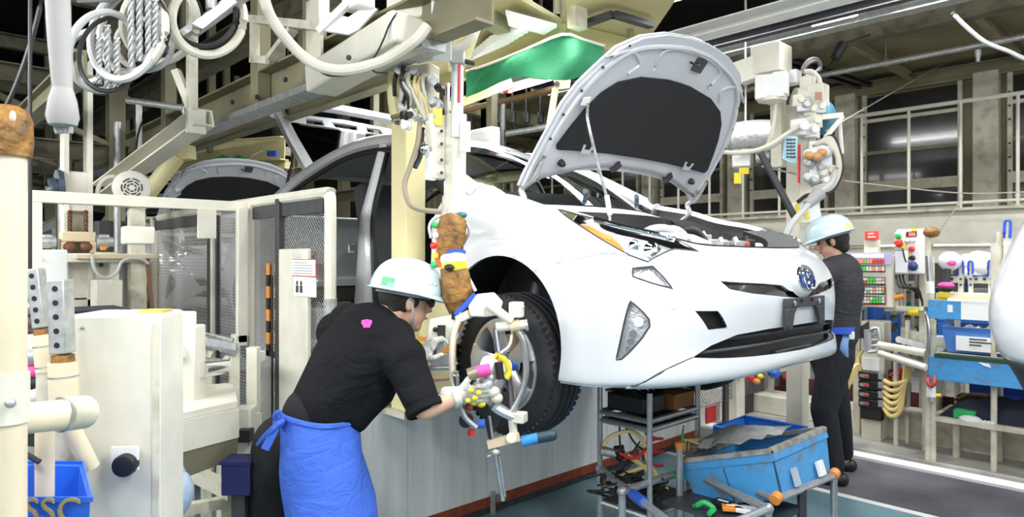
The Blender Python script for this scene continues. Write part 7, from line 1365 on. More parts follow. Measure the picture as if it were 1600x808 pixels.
# ------------------------------------------------------------------ wheel nut-runner on its yellow column
nr = thing('wheel_nut_runner', 'pale yellow column with white slide carrying the wheel nut runner', 'nut runner', (P(638, 0, 3.42).x, P(638, 0, 3.42).y, .70))
c = P(638, 0, 3.42)
B('column', YEL, nr, lambda b: b.box((c.x, c.y, 1.66), (.13, .12, 1.86)), bevel=.006)
B('floor_plate', CREAM2, nr, lambda b: b.bb(-2.955, c.x+.08, c.y-.08, c.y+.08, .70, .73))
B('top_arch', YEL, nr, lambda b: b.tube([P(628, 190, 3.15), P(622, 150, 3.15), P(626, 115, 3.15), P(650, 98, 3.15)], .05, 10, 4))
ND = 3.0
B('slide_post', CREAM, nr, lambda b: b.bar(P(711, 335, ND), P(713, 178, ND), .072, .06), bevel=.004); B('slide_rail', STEEL, nr, lambda b: b.bar(P(697, 330, ND+.02), P(699, 130, ND+.02), .012, .02))
B('air_cylinder', mat('pale_cylinder', (.66, .66, .66), .35, .2), nr, lambda b: b.cyl(P(714, 215, ND-.03), P(715, 98, ND-.03), .027, n=18)); B('red_band', RED, nr, lambda b: b.bar(P(717, 160, ND-.06), P(718, 100, ND-.06), .010, .006)); B('cylinder_head', GALV, nr, lambda b: b.box(P(715, 92, ND-.03), (.065, .065, .06), rz=ang), bevel=.006); B('fitting', DARK, nr, lambda b: b.cyl(P(726, 96, ND-.03), P(742, 99, ND-.03), .011)); B('white_plate', WHITE, nr, lambda b: b.box(P(727, 214, ND-.06), (.045, .02, .13), rz=ang), bevel=.003)
B('carriage', CREAM, nr, lambda b: b.bar(P(683, 280, ND), P(681, 180, ND), .085, .05), bevel=.004); B('carriage', WHITE, nr, lambda b: b.bar(P(672, 282, ND-.03), P(674, 238, ND-.03), .04, .03), bevel=.004)
for v in (205, 225, 250, 270): B('bolt', DARK, nr, lambda b: b.cyl(P(690, v, ND-.045), P(690, v, ND-.03), .008, n=6))
hd_ = B('white_header', WHITE, nr, lambda b: b.bar(P(690, 95, 2.9), P(690, -40, 2.8), .085, .06), bevel=.006); B('side_header', CREAM, nr, lambda b: b.bar(P(672, 85, 2.95), P(672, -40, 2.85), .06, .06)); B('header_panel', CREAM, nr, lambda b: b.plate([P(655, 92, 2.98), P(705, 88, 2.98), P(712, 60, 2.98), P(700, 20, 2.98), P(655, 60, 2.98)], .02)); B('top_box', CREAM, nr, lambda b: b.box(P(655, 8, 2.95), (.25, .14, .16), rz=.4), bevel=.01); B('yellow_gusset', YEL, nr, lambda b: b.plate([P(u, v, 3.1) for u, v in ((700, 30), (760, 20), (735, 90), (718, 118), (700, 110))], .02)); B('white_arm', WHITE, nr, lambda b: b.bar(P(700, 18, 3.0), P(742, 28, 3.0), .03)); B('red_dot', RED, nr, lambda b: b.ell(P(686, 14, 2.84), (.02, .012, .012)))
hose('arch_hose', HOSEC, nr, [P(690, 40, 2.95), P(715, 34, 2.95), P(735, 44, 2.95), P(736, 58, 2.95), P(722, 72, 2.95), P(700, 80, 2.95), P(670, 88, 2.95), P(650, 92, 2.95)], .022, 10)
hose('black_arc', CABLE, nr, [P(640, 88, 3.05), P(626, 100, 3.05), P(617, 125, 3.05), P(617, 150, 3.08)], .010)
# valve cluster
random.seed(31)
vc = B('valve_cluster', CREAM2, nr, lambda b: b.box(P(655, 145, 3.08), (.16, .10, .24), rz=.4), bevel=.01)
for k in range(26):
    u, v = random.uniform(624, 690), random.uniform(95, 205); r = random.uniform(.014, .030)
    B('valve', [WHITE, CREAM, ALU, BLACK, WHITE, GALV][k % 6], vc, lambda b: b.lathe(P(u, v, 3.02), (P(u, v, 2)-P(u, v, 3))+Vector((random.uniform(-.6, .6), random.uniform(-.6, .6), random.uniform(-.5, .5))), [(0, r), (r*1.6, r), (r*1.7, r*.6), (r*2.8, r*.55)], 10))
for k in range(9):
    u, v = random.uniform(630, 672), random.uniform(100, 150); hose('small_hose', [HOSEC, HOSEY, CABLE, HOSEC][k % 4], vc, [P(u, v, 2.98), P(u-8+k, v+18, 2.94), P(u+4, v+40, 2.95), P(u+random.uniform(-10, 16), v+62, 2.98)], .008)
B('yellow_label', YELB, nr, lambda b: b.plate([P(676, 170, 2.96), P(691, 170, 2.96), P(691, 196, 2.96), P(682, 196, 2.96), P(676, 190, 2.96)], .006)); B('dark_square', DARK, nr, lambda b: b.plate([P(616, 180, 3.12), P(626, 176, 3.12), P(624, 196, 3.12), P(617, 194, 3.12)], .005))
hose('feed_cable', mat('taupe_cable', (.30, .25, .18), .6), nr, [P(656, 190, 2.98), P(652, 225, 2.96), P(641, 260, 2.94), P(632, 290, 2.92), P(640, 318, 2.9), P(660, 328, 2.9), P(690, 331, 2.9)], .012); hose('feed_cable', CABLE, nr, [P(660, 200, 3.0), P(657, 240, 2.98), P(648, 262, 2.96)], .012); B('cable_clip', CHROME, nr, lambda b: b.ell(P(664, 232, 2.92), (.022, .02, .03)))
# hanging head in leather boots: a thing of its own below the slide
HDp = 2.72
th_ = thing('leather_tool_head', 'brown leather wrapped tool head hanging between worker helmet and wheel arch', 'tool head', P(710, 500, HDp))
def blob(b, pts, n=14):   # closed loft through (u, v, ru, d) sections
    rows = []
    for (u, v, ru, d_) in pts: rows.append([P(u, v, d_)+CR*(ru/FPX*d_*math.cos(t))-CV*(ru*.7/FPX*d_*math.sin(t))+UP*(.004*math.sin(3*t+u)) for t in [2*math.pi*i/n for i in range(n+1)]])
    b.grid(rows); return b
B('boot', LEATHER, th_, lambda b: blob(b, [(706, 334, 8, HDp), (706, 337, 18, HDp), (707, 350, 22, HDp), (706, 372, 22, HDp), (703, 390, 20, HDp), (700, 402, 14, HDp)]), smooth=70); B('boot', LEATHER, th_, lambda b: blob(b, [(710, 418, 14, HDp), (710, 422, 22, HDp), (713, 440, 24, HDp), (715, 460, 24, HDp), (715, 478, 20, HDp), (712, 490, 10, HDp)]), smooth=70)
B('tape_band', TAPEB, th_, lambda b: blob(b, [(708, 390, 18, HDp), (708, 391, 20, HDp), (708, 397, 20, HDp), (708, 398, 18, HDp)])); B('white_band', WHITE, th_, lambda b: blob(b, [(708, 396, 20, HDp), (708, 398, 21, HDp), (708, 408, 21, HDp), (708, 410, 20, HDp)])); B('yellow_band', YELB, th_, lambda b: blob(b, [(709, 408, 19, HDp), (709, 409, 21, HDp), (710, 420, 21, HDp), (710, 422, 19, HDp)])); B('dark_gap', BLACK, th_, lambda b: b.ell(P(702, 418, HDp-.04), (.022, .02, .014)))
B('red_strip', mat('orange_red', (.75, .12, .04), .5), th_, lambda b: b.plate([P(683, 350, HDp), P(688, 350, HDp), P(690, 418, HDp), P(680, 418, HDp)], .02)); 
for (u, v, m_) in ((680, 352, GREEN), (677, 384, RED), (680, 400, YELB), (678, 414, GREEN), (681, 368, WHITE)): B('switch', m_, th_, lambda b: b.ell(P(u, v, HDp-.01), .014, n=10, m=6))
B('clear_hose', HOSEG, th_, lambda b: b.tube([P(693, 336, HDp), P(678, 342, HDp), P(671, 355, HDp), P(674, 372, HDp)], .007, 7, 4)); B('neck', CREAM, th_, lambda b: b.cyl(P(711, 342, HDp+.1), P(711, 328, HDp+.2), .035)); B('green_fitting', mat('teal_fitting', (.03, .18, .16), .4), th_, lambda b: b.ell(P(722, 336, HDp), (.022, .02, .014)))
B('steel_edge', STEEL, th_, lambda b: b.tube([P(727, 345, HDp), P(733, 360, HDp), P(727, 376, HDp), P(720, 388, HDp)], .006, 6, 4)); B('tape_bar', TAPEB, th_, lambda b: b.bar(P(712, 492, HDp-.03), P(743, 460, HDp-.03), .03, .02)); B('boot_sole', BLACK, th_, lambda b: b.bar(P(706, 493, HDp-.02), P(728, 492, HDp-.02), .035, .03)); B('cream_edge', CREAM, th_, lambda b: b.tube([P(725, 424, HDp), P(735, 440, HDp), P(743, 455, HDp)], .008, 6, 3))
# cream arm from the boot to the ring
ra = thing('ring_guard_tool', 'steel ring guard nut runner held over the front wheel', 'nut runner', P(775, 640, 2.62)); RD = 2.62
B('arm_casting', CREAM, ra, lambda b: b.plate([P(u, v, RD+.02) for u, v in ((732, 478), (745, 460), (772, 457), (786, 472), (780, 492), (758, 495), (735, 494))], .05), bevel=.006); B('arm_rod', CREAM, ra, lambda b: b.cyl(P(762, 475, RD-.02), P(800, 502, RD-.02), .020, .016)); B('clamp_block', CREAM, ra, lambda b: b.box(P(807, 484, RD), (.05, .05, .06), rz=.5), bevel=.006); B('clamp_pin', GALV, ra, lambda b: b.cyl(P(806, 474, RD), P(818, 481, RD), .008)); B('pivot', CREAM, ra, lambda b: b.cyl(P(775, 511, RD), P(822, 507, RD), .019)); B('pivot_collar', mat('tan_paint', (.66, .54, .36)), ra, lambda b: b.cyl(P(797, 510, RD-.004), P(812, 508, RD-.004), .024)); B('pivot_cap', STEEL, ra, lambda b: b.cyl(P(820, 509, RD), P(825, 508, RD), .024))
# the ring (oval in the plane of the wheel) and bars
B('ring', STEEL, ra, lambda b: b.tube([P(u, v, RD+dd) for u, v, dd in ((712, 580, .0), (716, 615, 0), (726, 650, 0), (745, 668, 0))], .013, 8, 5)); B('ring', STEEL, ra, lambda b: b.tube([P(u, v, RD+dd) for u, v, dd in ((806, 512, 0), (818, 535, 0), (822, 575, 0), (818, 605, 0), (806, 632, 0), (796, 645, 0))], .013, 8, 5)); B('upright', CHROME, ra, lambda b: b.cyl(P(774, 514, RD), P(780, 562, RD), .013, n=12)); B('cream_hose', HOSEC, ra, lambda b: b.tube([P(722, 490, RD+.05), P(710, 520, RD+.03), P(706, 555, RD+.02), P(706, 585, RD+.02), P(710, 605, RD)], .012, 8, 5)); B('hose_loop', HOSEC, ra, lambda b: b.tube([P(800, 520, RD-.02), P(796, 540, RD-.02), P(782, 552, RD-.02)], .006, 6, 4))
B('socket_body', WHITE, ra, lambda b: b.cyl(P(760, 570, RD-.02), P(790, 575, RD+.05), .036, n=16)); B('yellow_collar', YELB, ra, lambda b: b.tube([P(774, 556, RD-.02), P(788, 562, RD), P(795, 580, RD+.01), P(790, 592, RD)], .013, 8, 4)); B('black_barrel', BLACK, ra, lambda b: b.cyl(P(779, 566, RD-.05), P(782, 592, RD-.05), .016, n=12)); B('blue_socket', BLUE, ra, lambda b: b.cyl(P(796, 572, RD+.1), P(802, 572, RD+.2), .02)); B('pink_handle', PINK, ra, lambda b: b.cyl(P(745, 581, RD-.08), P(766, 577, RD-.08), .022, n=14)); B('handle_end', mat('worn_brass', (.35, .30, .22), .4, .6), ra, lambda b: b.cyl(P(732, 586, RD-.08), P(746, 581, RD-.08), .024, n=14))
for (u, v, r, m_) in ((760, 600, .034, ALU), (770, 612, .03, HOSEC), (748, 606, .03, ALU), (776, 622, .026, HOSEC), (733, 612, .028, YELB), (754, 618, .026, GALV), (765, 590, .026, ALU), (740, 626, .024, mat('yellow_stain', (.72, .58, .05), .6)), (752, 630, .02, YELB), (733, 636, .018, mat('dark_red', (.30, .03, .02)))): B('fitting', m_, ra, lambda b: b.ell(P(u, v, RD-.03), (r, r*.9, r*.85)))
B('knuckle', ALU, ra, lambda b: b.tube([P(768, 632, RD), P(780, 640, RD), P(800, 650, RD), P(815, 655, RD)], [.018, .022, .020, .016], 8, 4)); B('knuckle_block', CREAM, ra, lambda b: b.box(P(812, 652, RD), (.05, .05, .04), rz=.4), bevel=.005); B('dark_ring', BLACK, ra, lambda b: b.lathe(P(728, 658, RD+.02), CV, [(0, .028), (.03, .028)], 14)); B('red_tab', RED, ra, lambda b: b.box(P(736, 676, RD), (.02, .02, .022))); B('lower_arm', mat('tan_paint', (.66, .54, .36)), ra, lambda b: b.bar(P(762, 695, RD), P(812, 682, RD), .028, .030)); B('joint_disc', CREAM2, ra, lambda b: b.cyl(P(799, 684, RD-.03), P(799, 684, RD), .02)); B('vertical_link', CREAM, ra, lambda b: b.bar(P(800, 655, RD), P(804, 690, RD), .022)); B('blue_grip', mat('bright_blue_grip', (.03, .22, .62), .5, var=.3, scale=30), ra, lambda b: b.cyl(P(815, 690, RD), P(842, 684, RD), .021, n=14)); B('grip_end', mat('dark_teal_grip', (.01, .04, .06), .5), ra, lambda b: b.lathe(P(840, 684.5, RD), P(870, 679, RD)-P(840, 684.5, RD), [(0, .0215), (.055, .0215), (.07, .018), (.075, .008)], 14)); B('blue_cuff', BLUE, ra, lambda b: b.cyl(P(743, 662, RD+.04), P(758, 662, RD+.04), .018)); B('collar', GALV, ra, lambda b: b.ell(P(774, 706, RD), (.022, .022, .016))); B('collar_pin', GALV, ra, lambda b: b.cyl(P(762, 714, RD), P(780, 704, RD), .007)); B('hanging_rod', STEEL, ra, lambda b: b.cyl(P(774, 708, RD), P(786, 782, RD), .010, n=10)); B('hanging_rod', STEEL, ra, lambda b: b.cyl(P(780, 712, RD-.01), P(789, 776, RD-.01), .006, n=8)); B('rod_clip', DARK, ra, lambda b: b.box(P(779, 778, RD), (.02, .02, .02))); B('thin_rod', STEEL, ra, lambda b: b.cyl(P(765, 650, RD), P(772, 700, RD), .006)); B('black_web', BLACK, ra, lambda b: b.plate([P(u, v, RD+.03) for u, v in ((775, 618, ), (792, 612), (800, 640), (785, 650), (765, 690), (758, 660))], .02)); B('tie_arm', DARK, ra, lambda b: b.tube([P(788, 560, RD+.1), P(796, 600, RD+.05), P(800, 640, RD)], .014, 8, 3))
# bracket by the left hand
lhb = B('grip_bracket', CREAM, ra, lambda b: b.plate([P(u, v, RD+.08) for u, v in ((672, 498), (706, 492), (722, 500), (716, 528), (700, 540), (676, 560), (664, 548))], .03), bevel=.005); B('bracket_window', BLACK, lhb, lambda b: b.box(P(690, 518, RD+.06), (.03, .03, .05), rz=ang)); B('screw', BLACK, lhb, lambda b: b.ell(P(680, 515, RD+.055), .010)); B('bracket_brown', LEATHER, lhb, lambda b: b.box(P(677, 548, RD+.06), (.026, .02, .028), rz=ang)); B('brown_strap', LEATHER, lhb, lambda b: b.tube([P(712, 520, RD+.05), P(720, 508, RD+.05), P(718, 496, RD+.05)], .012, 6, 3)); B('grey_plate', GALV, lhb, lambda b: b.plate([P(u, v, RD+.1) for u, v in ((674, 560), (704, 552), (704, 574), (672, 576))], .02)); B('foot', STEEL, lhb, lambda b: b.cyl(P(668, 576, RD+.08), P(706, 574, RD+.08), .010)); B('link', CREAM, lhb, lambda b: b.bar(P(716, 500, RD+.06), P(735, 490, RD+.03), .03, .03))
pc_ = P(684, 0, 3.12); zz = lambda v: P(684, v, 3.12).z
B('drum', YEL, nr, lambda b: b.cyl((pc_.x, pc_.y, zz(618)), (pc_.x, pc_.y, zz(470)), .085, n=20)); B('orange_band', ORANGE, nr, lambda b: b.cyl((pc_.x, pc_.y, zz(548)), (pc_.x, pc_.y, zz(524)), .087, n=20)); B('yellow_band', YELB, nr, lambda b: b.cyl((pc_.x, pc_.y, zz(538)), (pc_.x, pc_.y, zz(531)), .0885, n=20)); B('drum_rim', mat('salmon_rim', (.62, .33, .20), .5), nr, lambda b: b.lathe((pc_.x, pc_.y, zz(590)), (0, 0, 1), [(0, .087), (.005, .092), (.012, .092), (.017, .087)], 20)); B('drum_bracket', YEL, nr, lambda b: b.bar((pc_.x, pc_.y, zz(560)), (c.x, c.y, zz(560)), .08, .1))
# ------------------------------------------------------------------ people
def cap(b, p0, p1, r0, r1=None, n=14):
    r1 = r0 if r1 is None else r1; p0, p1 = Vector(p0), Vector(p1); b.cyl(p0, p1, r0, r1, n=n); b.ell(p0, r0, n=n, m=10); b.ell(p1, r1, n=n, m=10); return b
def chain(b, pts, n=12):
    for (p, r), (q, s) in zip(pts, pts[1:]): cap(b, p, q, r, s, n)
    return b
def organic(name, m, parent, b, voxel, smooth=4, wrinkle=None):
    o = b.build(name, m, parent, smooth=0)
    md = o.modifiers.new('fuse', 'REMESH'); md.mode = 'VOXEL'; md.voxel_size = voxel; md.use_smooth_shade = True
    sm = o.modifiers.new('soften', 'SMOOTH'); sm.factor = .5; sm.iterations = smooth
    dg = bpy.context.evaluated_depsgraph_get(); me = bpy.data.meshes.new_from_object(o.evaluated_get(dg)); o.modifiers.clear(); old = o.data; o.data = me; bpy.data.meshes.remove(old)
    if not me.materials: me.materials.append(m)
    me.polygons.foreach_set('use_smooth', [True]*len(me.polygons)); return o
def cloth(name, col, rough=.85, bump=.5, stretch=(3, 3, 14), scale=3.0, fine=True):
    m = mat(name, col, rough); nt = m.node_tree; b = nt.nodes['Principled BSDF']
    tc = nt.nodes.new('ShaderNodeTexCoord'); mp = nt.nodes.new('ShaderNodeMapping'); mp.inputs['Scale'].default_value = stretch; nt.links.new(tc.outputs['Object'], mp.inputs[0])
    n = nt.nodes.new('ShaderNodeTexNoise'); n.inputs['Scale'].default_value = scale; n.inputs['Detail'].default_value = 3; n.inputs['Distortion'].default_value = 1.2; nt.links.new(mp.outputs[0], n.inputs['Vector'])
    bp = nt.nodes.new('ShaderNodeBump'); bp.inputs['Strength'].default_value = bump; bp.inputs['Distance'].default_value = .03; nt.links.new(n.outputs['Fac'], bp.inputs['Height']); nt.links.new(bp.outputs[0], b.inputs['Normal'])
    return m
SKIN = mat('skin', (.62, .36, .25), .5, var=.06, scale=12); SKIN.node_tree.nodes['Principled BSDF'].inputs['Subsurface Weight'].default_value = .08
SHIRT = cloth('black_shirt_cloth', (.0045, .005, .0065), .85, .9, (3, 3, 6), 1.5); SHIRT.node_tree.nodes['Principled BSDF'].inputs['Specular IOR Level'].default_value = .25; GSHIRT = cloth('charcoal_shirt_cloth', (.032, .032, .036), .8, .4); TROU = cloth('black_trouser_cloth', (.006, .006, .008), .85, .35, (8, 8, 2)); TROUN = cloth('navy_trouser_cloth', (.008, .009, .016), .85, .4, (8, 8, 2))
APRON = cloth('blue_apron_cloth', (.05, .14, .62), .8, .45, (5, 5, 9), 2.0); HAIR = mat('black_hair', (.012, .009, .008), .5, bump=.6, bscale=90, stretch=(6, 6, 1)); HELM = mat('pale_blue_helmet', (.60, .76, .80), .22, coat=.4); GLOVE = mat('white_glove_knit', (.60, .60, .58), .85, bump=.4, bscale=120, scale=14, dirt=(.40, .38, .32), dirt_amt=.8); DOT = mat('yellow_stain', (.72, .58, .05), .6)
def head_frame(f, up):
    f = Vector(f).normalized(); r = f.cross(Vector(up)).normalized(); u = r.cross(f).normalized(); return f, r, u     # forward, right, up
def head_mesh(b, c, f, r, u, s=1.0):
    M = Matrix((f, r, u)).transposed()
    b.ell(c+u*.025*s-f*.012*s, (.095*s, .076*s, .10*s), R=M, n=20, m=14); b.ell(c-u*.045*s+f*.022*s, (.066*s, .060*s, .070*s), R=M, n=18, m=12); b.ell(c-u*.095*s+f*.055*s, (.028*s, .034*s, .024*s), R=M)
    cap(b, c+f*.083*s+u*.012*s, c+f*.104*s-u*.022*s, .009*s, .015*s); b.ell(c+f*.082*s-u*.056*s, (.016*s, .024*s, .009*s), R=M); b.ell(c+f*.074*s+u*.026*s, (.016*s, .052*s, .010*s), R=M)
    for k in (-1, 1): b.ell(c+r*k*.078*s-u*.012*s-f*.008*s, (.018*s, .008*s, .032*s), R=M); b.ell(c+r*k*.083*s-u*.004*s-f*.012*s, (.016*s, .006*s, .02*s), R=M)
def eyes(parent, c, f, r, u, s=1.0):
    for k in (-1, 1): B('eye', mat('eye_dark', (.02, .015, .012), .2), parent, lambda b: b.ell(c+f*.082*s+r*k*.032*s+u*.008*s, (.008*s, .012*s, .006*s), R=Matrix((f, r, u)).transposed(), n=10, m=6)); B('eyebrow', HAIR, parent, lambda b: b.tube([c+f*.086*s+r*k*.018*s+u*.030*s, c+f*.084*s+r*k*.035*s+u*.034*s, c+f*.072*s+r*k*.052*s+u*.030*s], .004*s, 6, 3))
    B('mouth', mat('lip', (.42, .16, .14), .5), parent, lambda b: b.tube([c+f*.088*s-r*.022*s-u*.058*s, c+f*.099*s-u*.056*s, c+f*.088*s+r*.022*s-u*.058*s], .004*s, 6, 4))
def hair_mesh(b, c, f, r, u, s=1.0):
    M = Matrix((f, r, u)).transposed(); b.ell(c+u*.022*s-f*.030*s, (.088*s, .083*s, .096*s), R=M, n=18, m=12); b.ell(c-u*.045*s-f*.058*s, (.042*s, .062*s, .05*s), R=M)
    for k in (-1, 1): b.ell(c+r*k*.07*s+u*.012*s+f*.012*s, (.020*s, .012*s, .038*s), R=M)
def helmet(parent, c, f, r, u, s=1.0):
    """safety helmet: dome with crown ribs, brim and peak, inner band"""
    n = 36; rows = []
    for el in np.linspace(0, math.pi/2*.98, 12):
        rows.append([c+f*(.150*s*math.cos(el)**.8*math.cos(t))+r*(.120*s*math.cos(el)**.8*math.sin(t))+u*(.030*s+.130*s*math.sin(el)) for t in [2*math.pi*i/n for i in range(n+1)]])
    o = B('helmet', HELM, parent, lambda b: b.grid(rows, .004), smooth=60)
    B('helmet_crown', HELM, o, lambda b: b.ell(c+u*.158*s, (.03*s, .03*s, .004*s)))
    br = []
    for k, (a, dz) in enumerate(((0, 0), (.5, -.006), (1, -.012))):
        br.append([c+f*((.150+a*(.012+.042*max(0, math.cos(t))**2))*s*math.cos(t))+r*((.120+a*.014)*s*math.sin(t))+u*(.032+dz-.012*a*max(0, math.cos(t)))*s for t in [2*math.pi*i/n for i in range(n+1)]])
    B('brim', HELM, o, lambda b: b.grid(br, .004), smooth=60)
    B('brim_edge', HELM, o, lambda b: b.tube(br[2][:-1], .0035, 6, 1, True))
    for k in (-.35, 0, .35): B('crown_rib', HELM, o, lambda b: b.tube([c+f*(.152*s*math.cos(e)**.8 if e < 1.571 else -.152*s*abs(math.cos(e))**.8)*math.cos(k)+r*(.122*s*math.sin(k)*abs(math.cos(e))**.8)+u*(.030*s+.1305*s*math.sin(e)) for e in np.linspace(.5, math.pi-.5, 14)], .004*s, 6, 1))
    B('head_band', mat('grey_band', (.35, .36, .37), .6), o, lambda b: b.grid([[c+f*(.112*s*math.cos(t)-.012)+r*(.092*s*math.sin(t))+u*z for t in [2*math.pi*i/n for i in range(n+1)]] for z in (.005*s, .035*s)], .003))
    return o
def sticker(parent, m, c, f, r, u, az, el, w_, h_, s=1.0, name='sticker'):
    rows = []
    for e in np.linspace(el-h_, el+h_, 4): rows.append([c+f*(.1525*s*math.cos(e)**.8*math.cos(a))+r*(.1225*s*math.cos(e)**.8*math.sin(a))+u*(.030*s+.1325*s*math.sin(e)) for a in np.linspace(az-w_, az+w_, 5)])
    return B(name, m, parent, lambda b: b.grid(rows, .002), smooth=60)
# ---- worker at the wheel
w1 = thing('person', 'worker in pale blue helmet, black shirt and blue apron leaning to the wheel', 'person', (P(480, 0, 2.55).x, P(480, 0, 2.55).y, 0))
hip = P(488, 690, 2.53); lhip, rhip = P(440, 700, 2.64), P(513, 712, 2.50); waist = P(505, 640, 2.55); chest = P(552, 565, 2.62); upch = P(575, 530, 2.65)
lsh, rsh = P(527, 520, 2.80), P(630, 560, 2.54); neck0, neck1 = P(592, 508, 2.68), P(616, 486, 2.71); hc = P(635, 470, 2.74)
relb, rwri = P(664, 640, 2.47), P(710, 623, 2.51); lelb, lwri = P(625, 600, 2.90), P(652, 580, 2.74)
lkn, rkn = P(425, 870, 2.66), P(528, 885, 2.48)
lank = Vector((P(405, 0, 2.72).x, P(405, 0, 2.72).y, .09)); rank = Vector((P(500, 0, 2.52).x, P(500, 0, 2.52).y, .09)); toe = (CR*.8+CV*.6)*.17
b = MB(); hf, hr, hu = head_frame(CR*.86+CV*.46-UP*.20, UP)
head_mesh(b, hc, hf, hr, hu, 1.0); cap(b, neck0, neck1, .058, .055); chain(b, [(hip, .09), (waist, .10), (chest, .13), (upch, .12)]); cap(b, lsh, rsh, .075, .075)
chain(b, [(rsh, .055), (relb, .042), (rwri, .029)]); chain(b, [(lsh, .055), (lelb, .042), (lwri, .029)]); cap(b, rwri, P(722, 619, 2.525), .026, .016); cap(b, lwri, P(657, 570, 2.70), .026, .016); chain(b, [(rhip, .09), (rkn, .06), (rank, .045)]); chain(b, [(lhip, .09), (lkn, .06), (lank, .045)]); cap(b, lank-UP*.05, lank-UP*.055+toe, .035, .03); cap(b, rank-UP*.05, rank-UP*.055+toe, .035, .03)
body = organic('body', SKIN, w1, b, .0085, 3)
eyes(w1, hc, hf, hr, hu); bh_ = MB(); hair_mesh(bh_, hc, hf, hr, hu); organic('hair', HAIR, w1, bh_, .007, 2)
hm = helmet(w1, hc+hu*.012-hf*.006, hf, hr, hu, .98)
HC = hc+hu*.012-hf*.006
sticker(hm, mat('green_sticker', (.10, .62, .18), .5), HC, hf, hr, hu, 2.42, .14, .20, .13, .985, 'green_sticker'); sticker(hm, mat('teal_sticker', (.30, .72, .66), .5), HC, hf, hr, hu, 2.30, .05, .10, .06, .995, 'teal_sticker'); sticker(hm, GREEN, HC, hf, hr, hu, .30, .02, .10, .05, .99, 'green_mark')
for k in range(4): sticker(hm, mat('print_grey', (.35, .35, .38), .8), HC, hf, hr, hu, .95+.1*k, .30-.03*(k % 2), .03, .015, .985, 'helmet_print')
B('chin_strap', mat('grey_band', (.35, .36, .37)), w1, lambda q_: q_.tube([hc+hr*.090+hu*.02-hf*.02, hc+hr*.082-hu*.05+hf*.01, hc-hu*.112+hf*.035+hr*.03], .005, 6, 4)); B('glasses_arm', BLACK, w1, lambda q_: q_.tube([hc+hr*.088+hu*.014-hf*.005, hc+hr*.084+hu*.014+hf*.05, hc+hr*.066+hu*.014+hf*.092], .004, 6, 3)); B('glasses_lens', mat('dark_lens', (.05, .06, .07), .1), w1, lambda q_: q_.ell(hc+hr*.045+hu*.008+hf*.092, (.008, .030, .020), R=Matrix((hf, hr, hu)).transposed()))
b = MB(); chain(b, [(P(498, 652, 2.54), .118), (waist, .130), (chest, .158), (upch, .145)], 18); cap(b, lsh, rsh, .088, .088); cap(b, P(545, 505, 2.74), P(615, 530, 2.60), .085, .085); chain(b, [(rsh, .082), (rsh.lerp(relb, .35), .075), (rsh.lerp(relb, .80), .068)], 16); chain(b, [(lsh, .080), (lsh.lerp(lelb, .75), .066)]); cap(b, neck0-(neck1-neck0)*.6, neck0+(neck1-neck0)*.15, .095, .070); cap(b, P(575, 600, 2.62), P(548, 645, 2.58), .115, .085)
sh1 = organic('shirt', SHIRT, w1, b, .011, 4)
# sleeve hem and shirt folds as raised ridges
ax_ = (relb-rsh).normalized(); B('sleeve_hem', SHIRT, sh1, lambda q_: q_.lathe(rsh.lerp(relb, .88), ax_, [(0, .062), (.006, .071), (.03, .072), (.036, .066), (.03, .06)], 18))
from mathutils.bvhtree import BVHTree
def surf(o, u, v):       # the point of a mesh seen at a pixel
    off = Vector(o.location); q_ = o.parent
    while q_ is not None: off += Vector(q_.location); q_ = q_.parent
    t_ = BVHTree.FromPolygons([vv.co+off for vv in o.data.vertices], [list(p_.vertices) for p_ in o.data.polygons]); dd = (P(u, v, 3)-Vector((0, 0, CAMH))).normalized()
    hit = t_.ray_cast(Vector((0, 0, CAMH)), dd); return (hit[0], hit[1]) if hit[0] is not None else (P(u, v, 2.6), -CV)
BADGE = mat('pink_badge', (.92, .05, .34), .5); bp_, bn_ = surf(sh1, 573, 507); bx_, by_, bz_ = frame_of(bn_)
bd_o = [(.0, .020), (.010, .017), (.019, .016), (.020, .004), (.014, -.006), (.012, -.016), (.0, -.014), (-.012, -.016), (-.014, -.006), (-.020, .004), (-.019, .016), (-.010, .017)]
B('badge', BADGE, sh1, lambda q_: q_.plate([bp_+bx_*a_+by_*c_+bn_*.002 for a_, c_ in bd_o], .006), bevel=.002)
b = MB(); chain(b, [(rhip, .095), (rkn, .080), (rank+UP*.05, .062)], 16); chain(b, [(lhip, .115), (lkn, .085), (lank+UP*.05, .062)], 16); cap(b, lhip+UP*.02, rhip+UP*.02, .110, .095, 16); cap(b, hip+UP*.04, hip+UP*.10, .115, .112, 16); cap(b, P(440, 722, 2.60), P(432, 745, 2.62), .10, .095, 16)
tr1 = organic('trousers', TROU, w1, b, .013, 4)
for a_ in (lank, rank): 
    b = MB(); cap(b, a_-UP*.045-toe*.25, a_-UP*.05+toe, .044, .040); b.bb(0, 0, 0, 0, 0, 0) if False else None; organic('shoe', BLACK, w1, b, .010, 2)
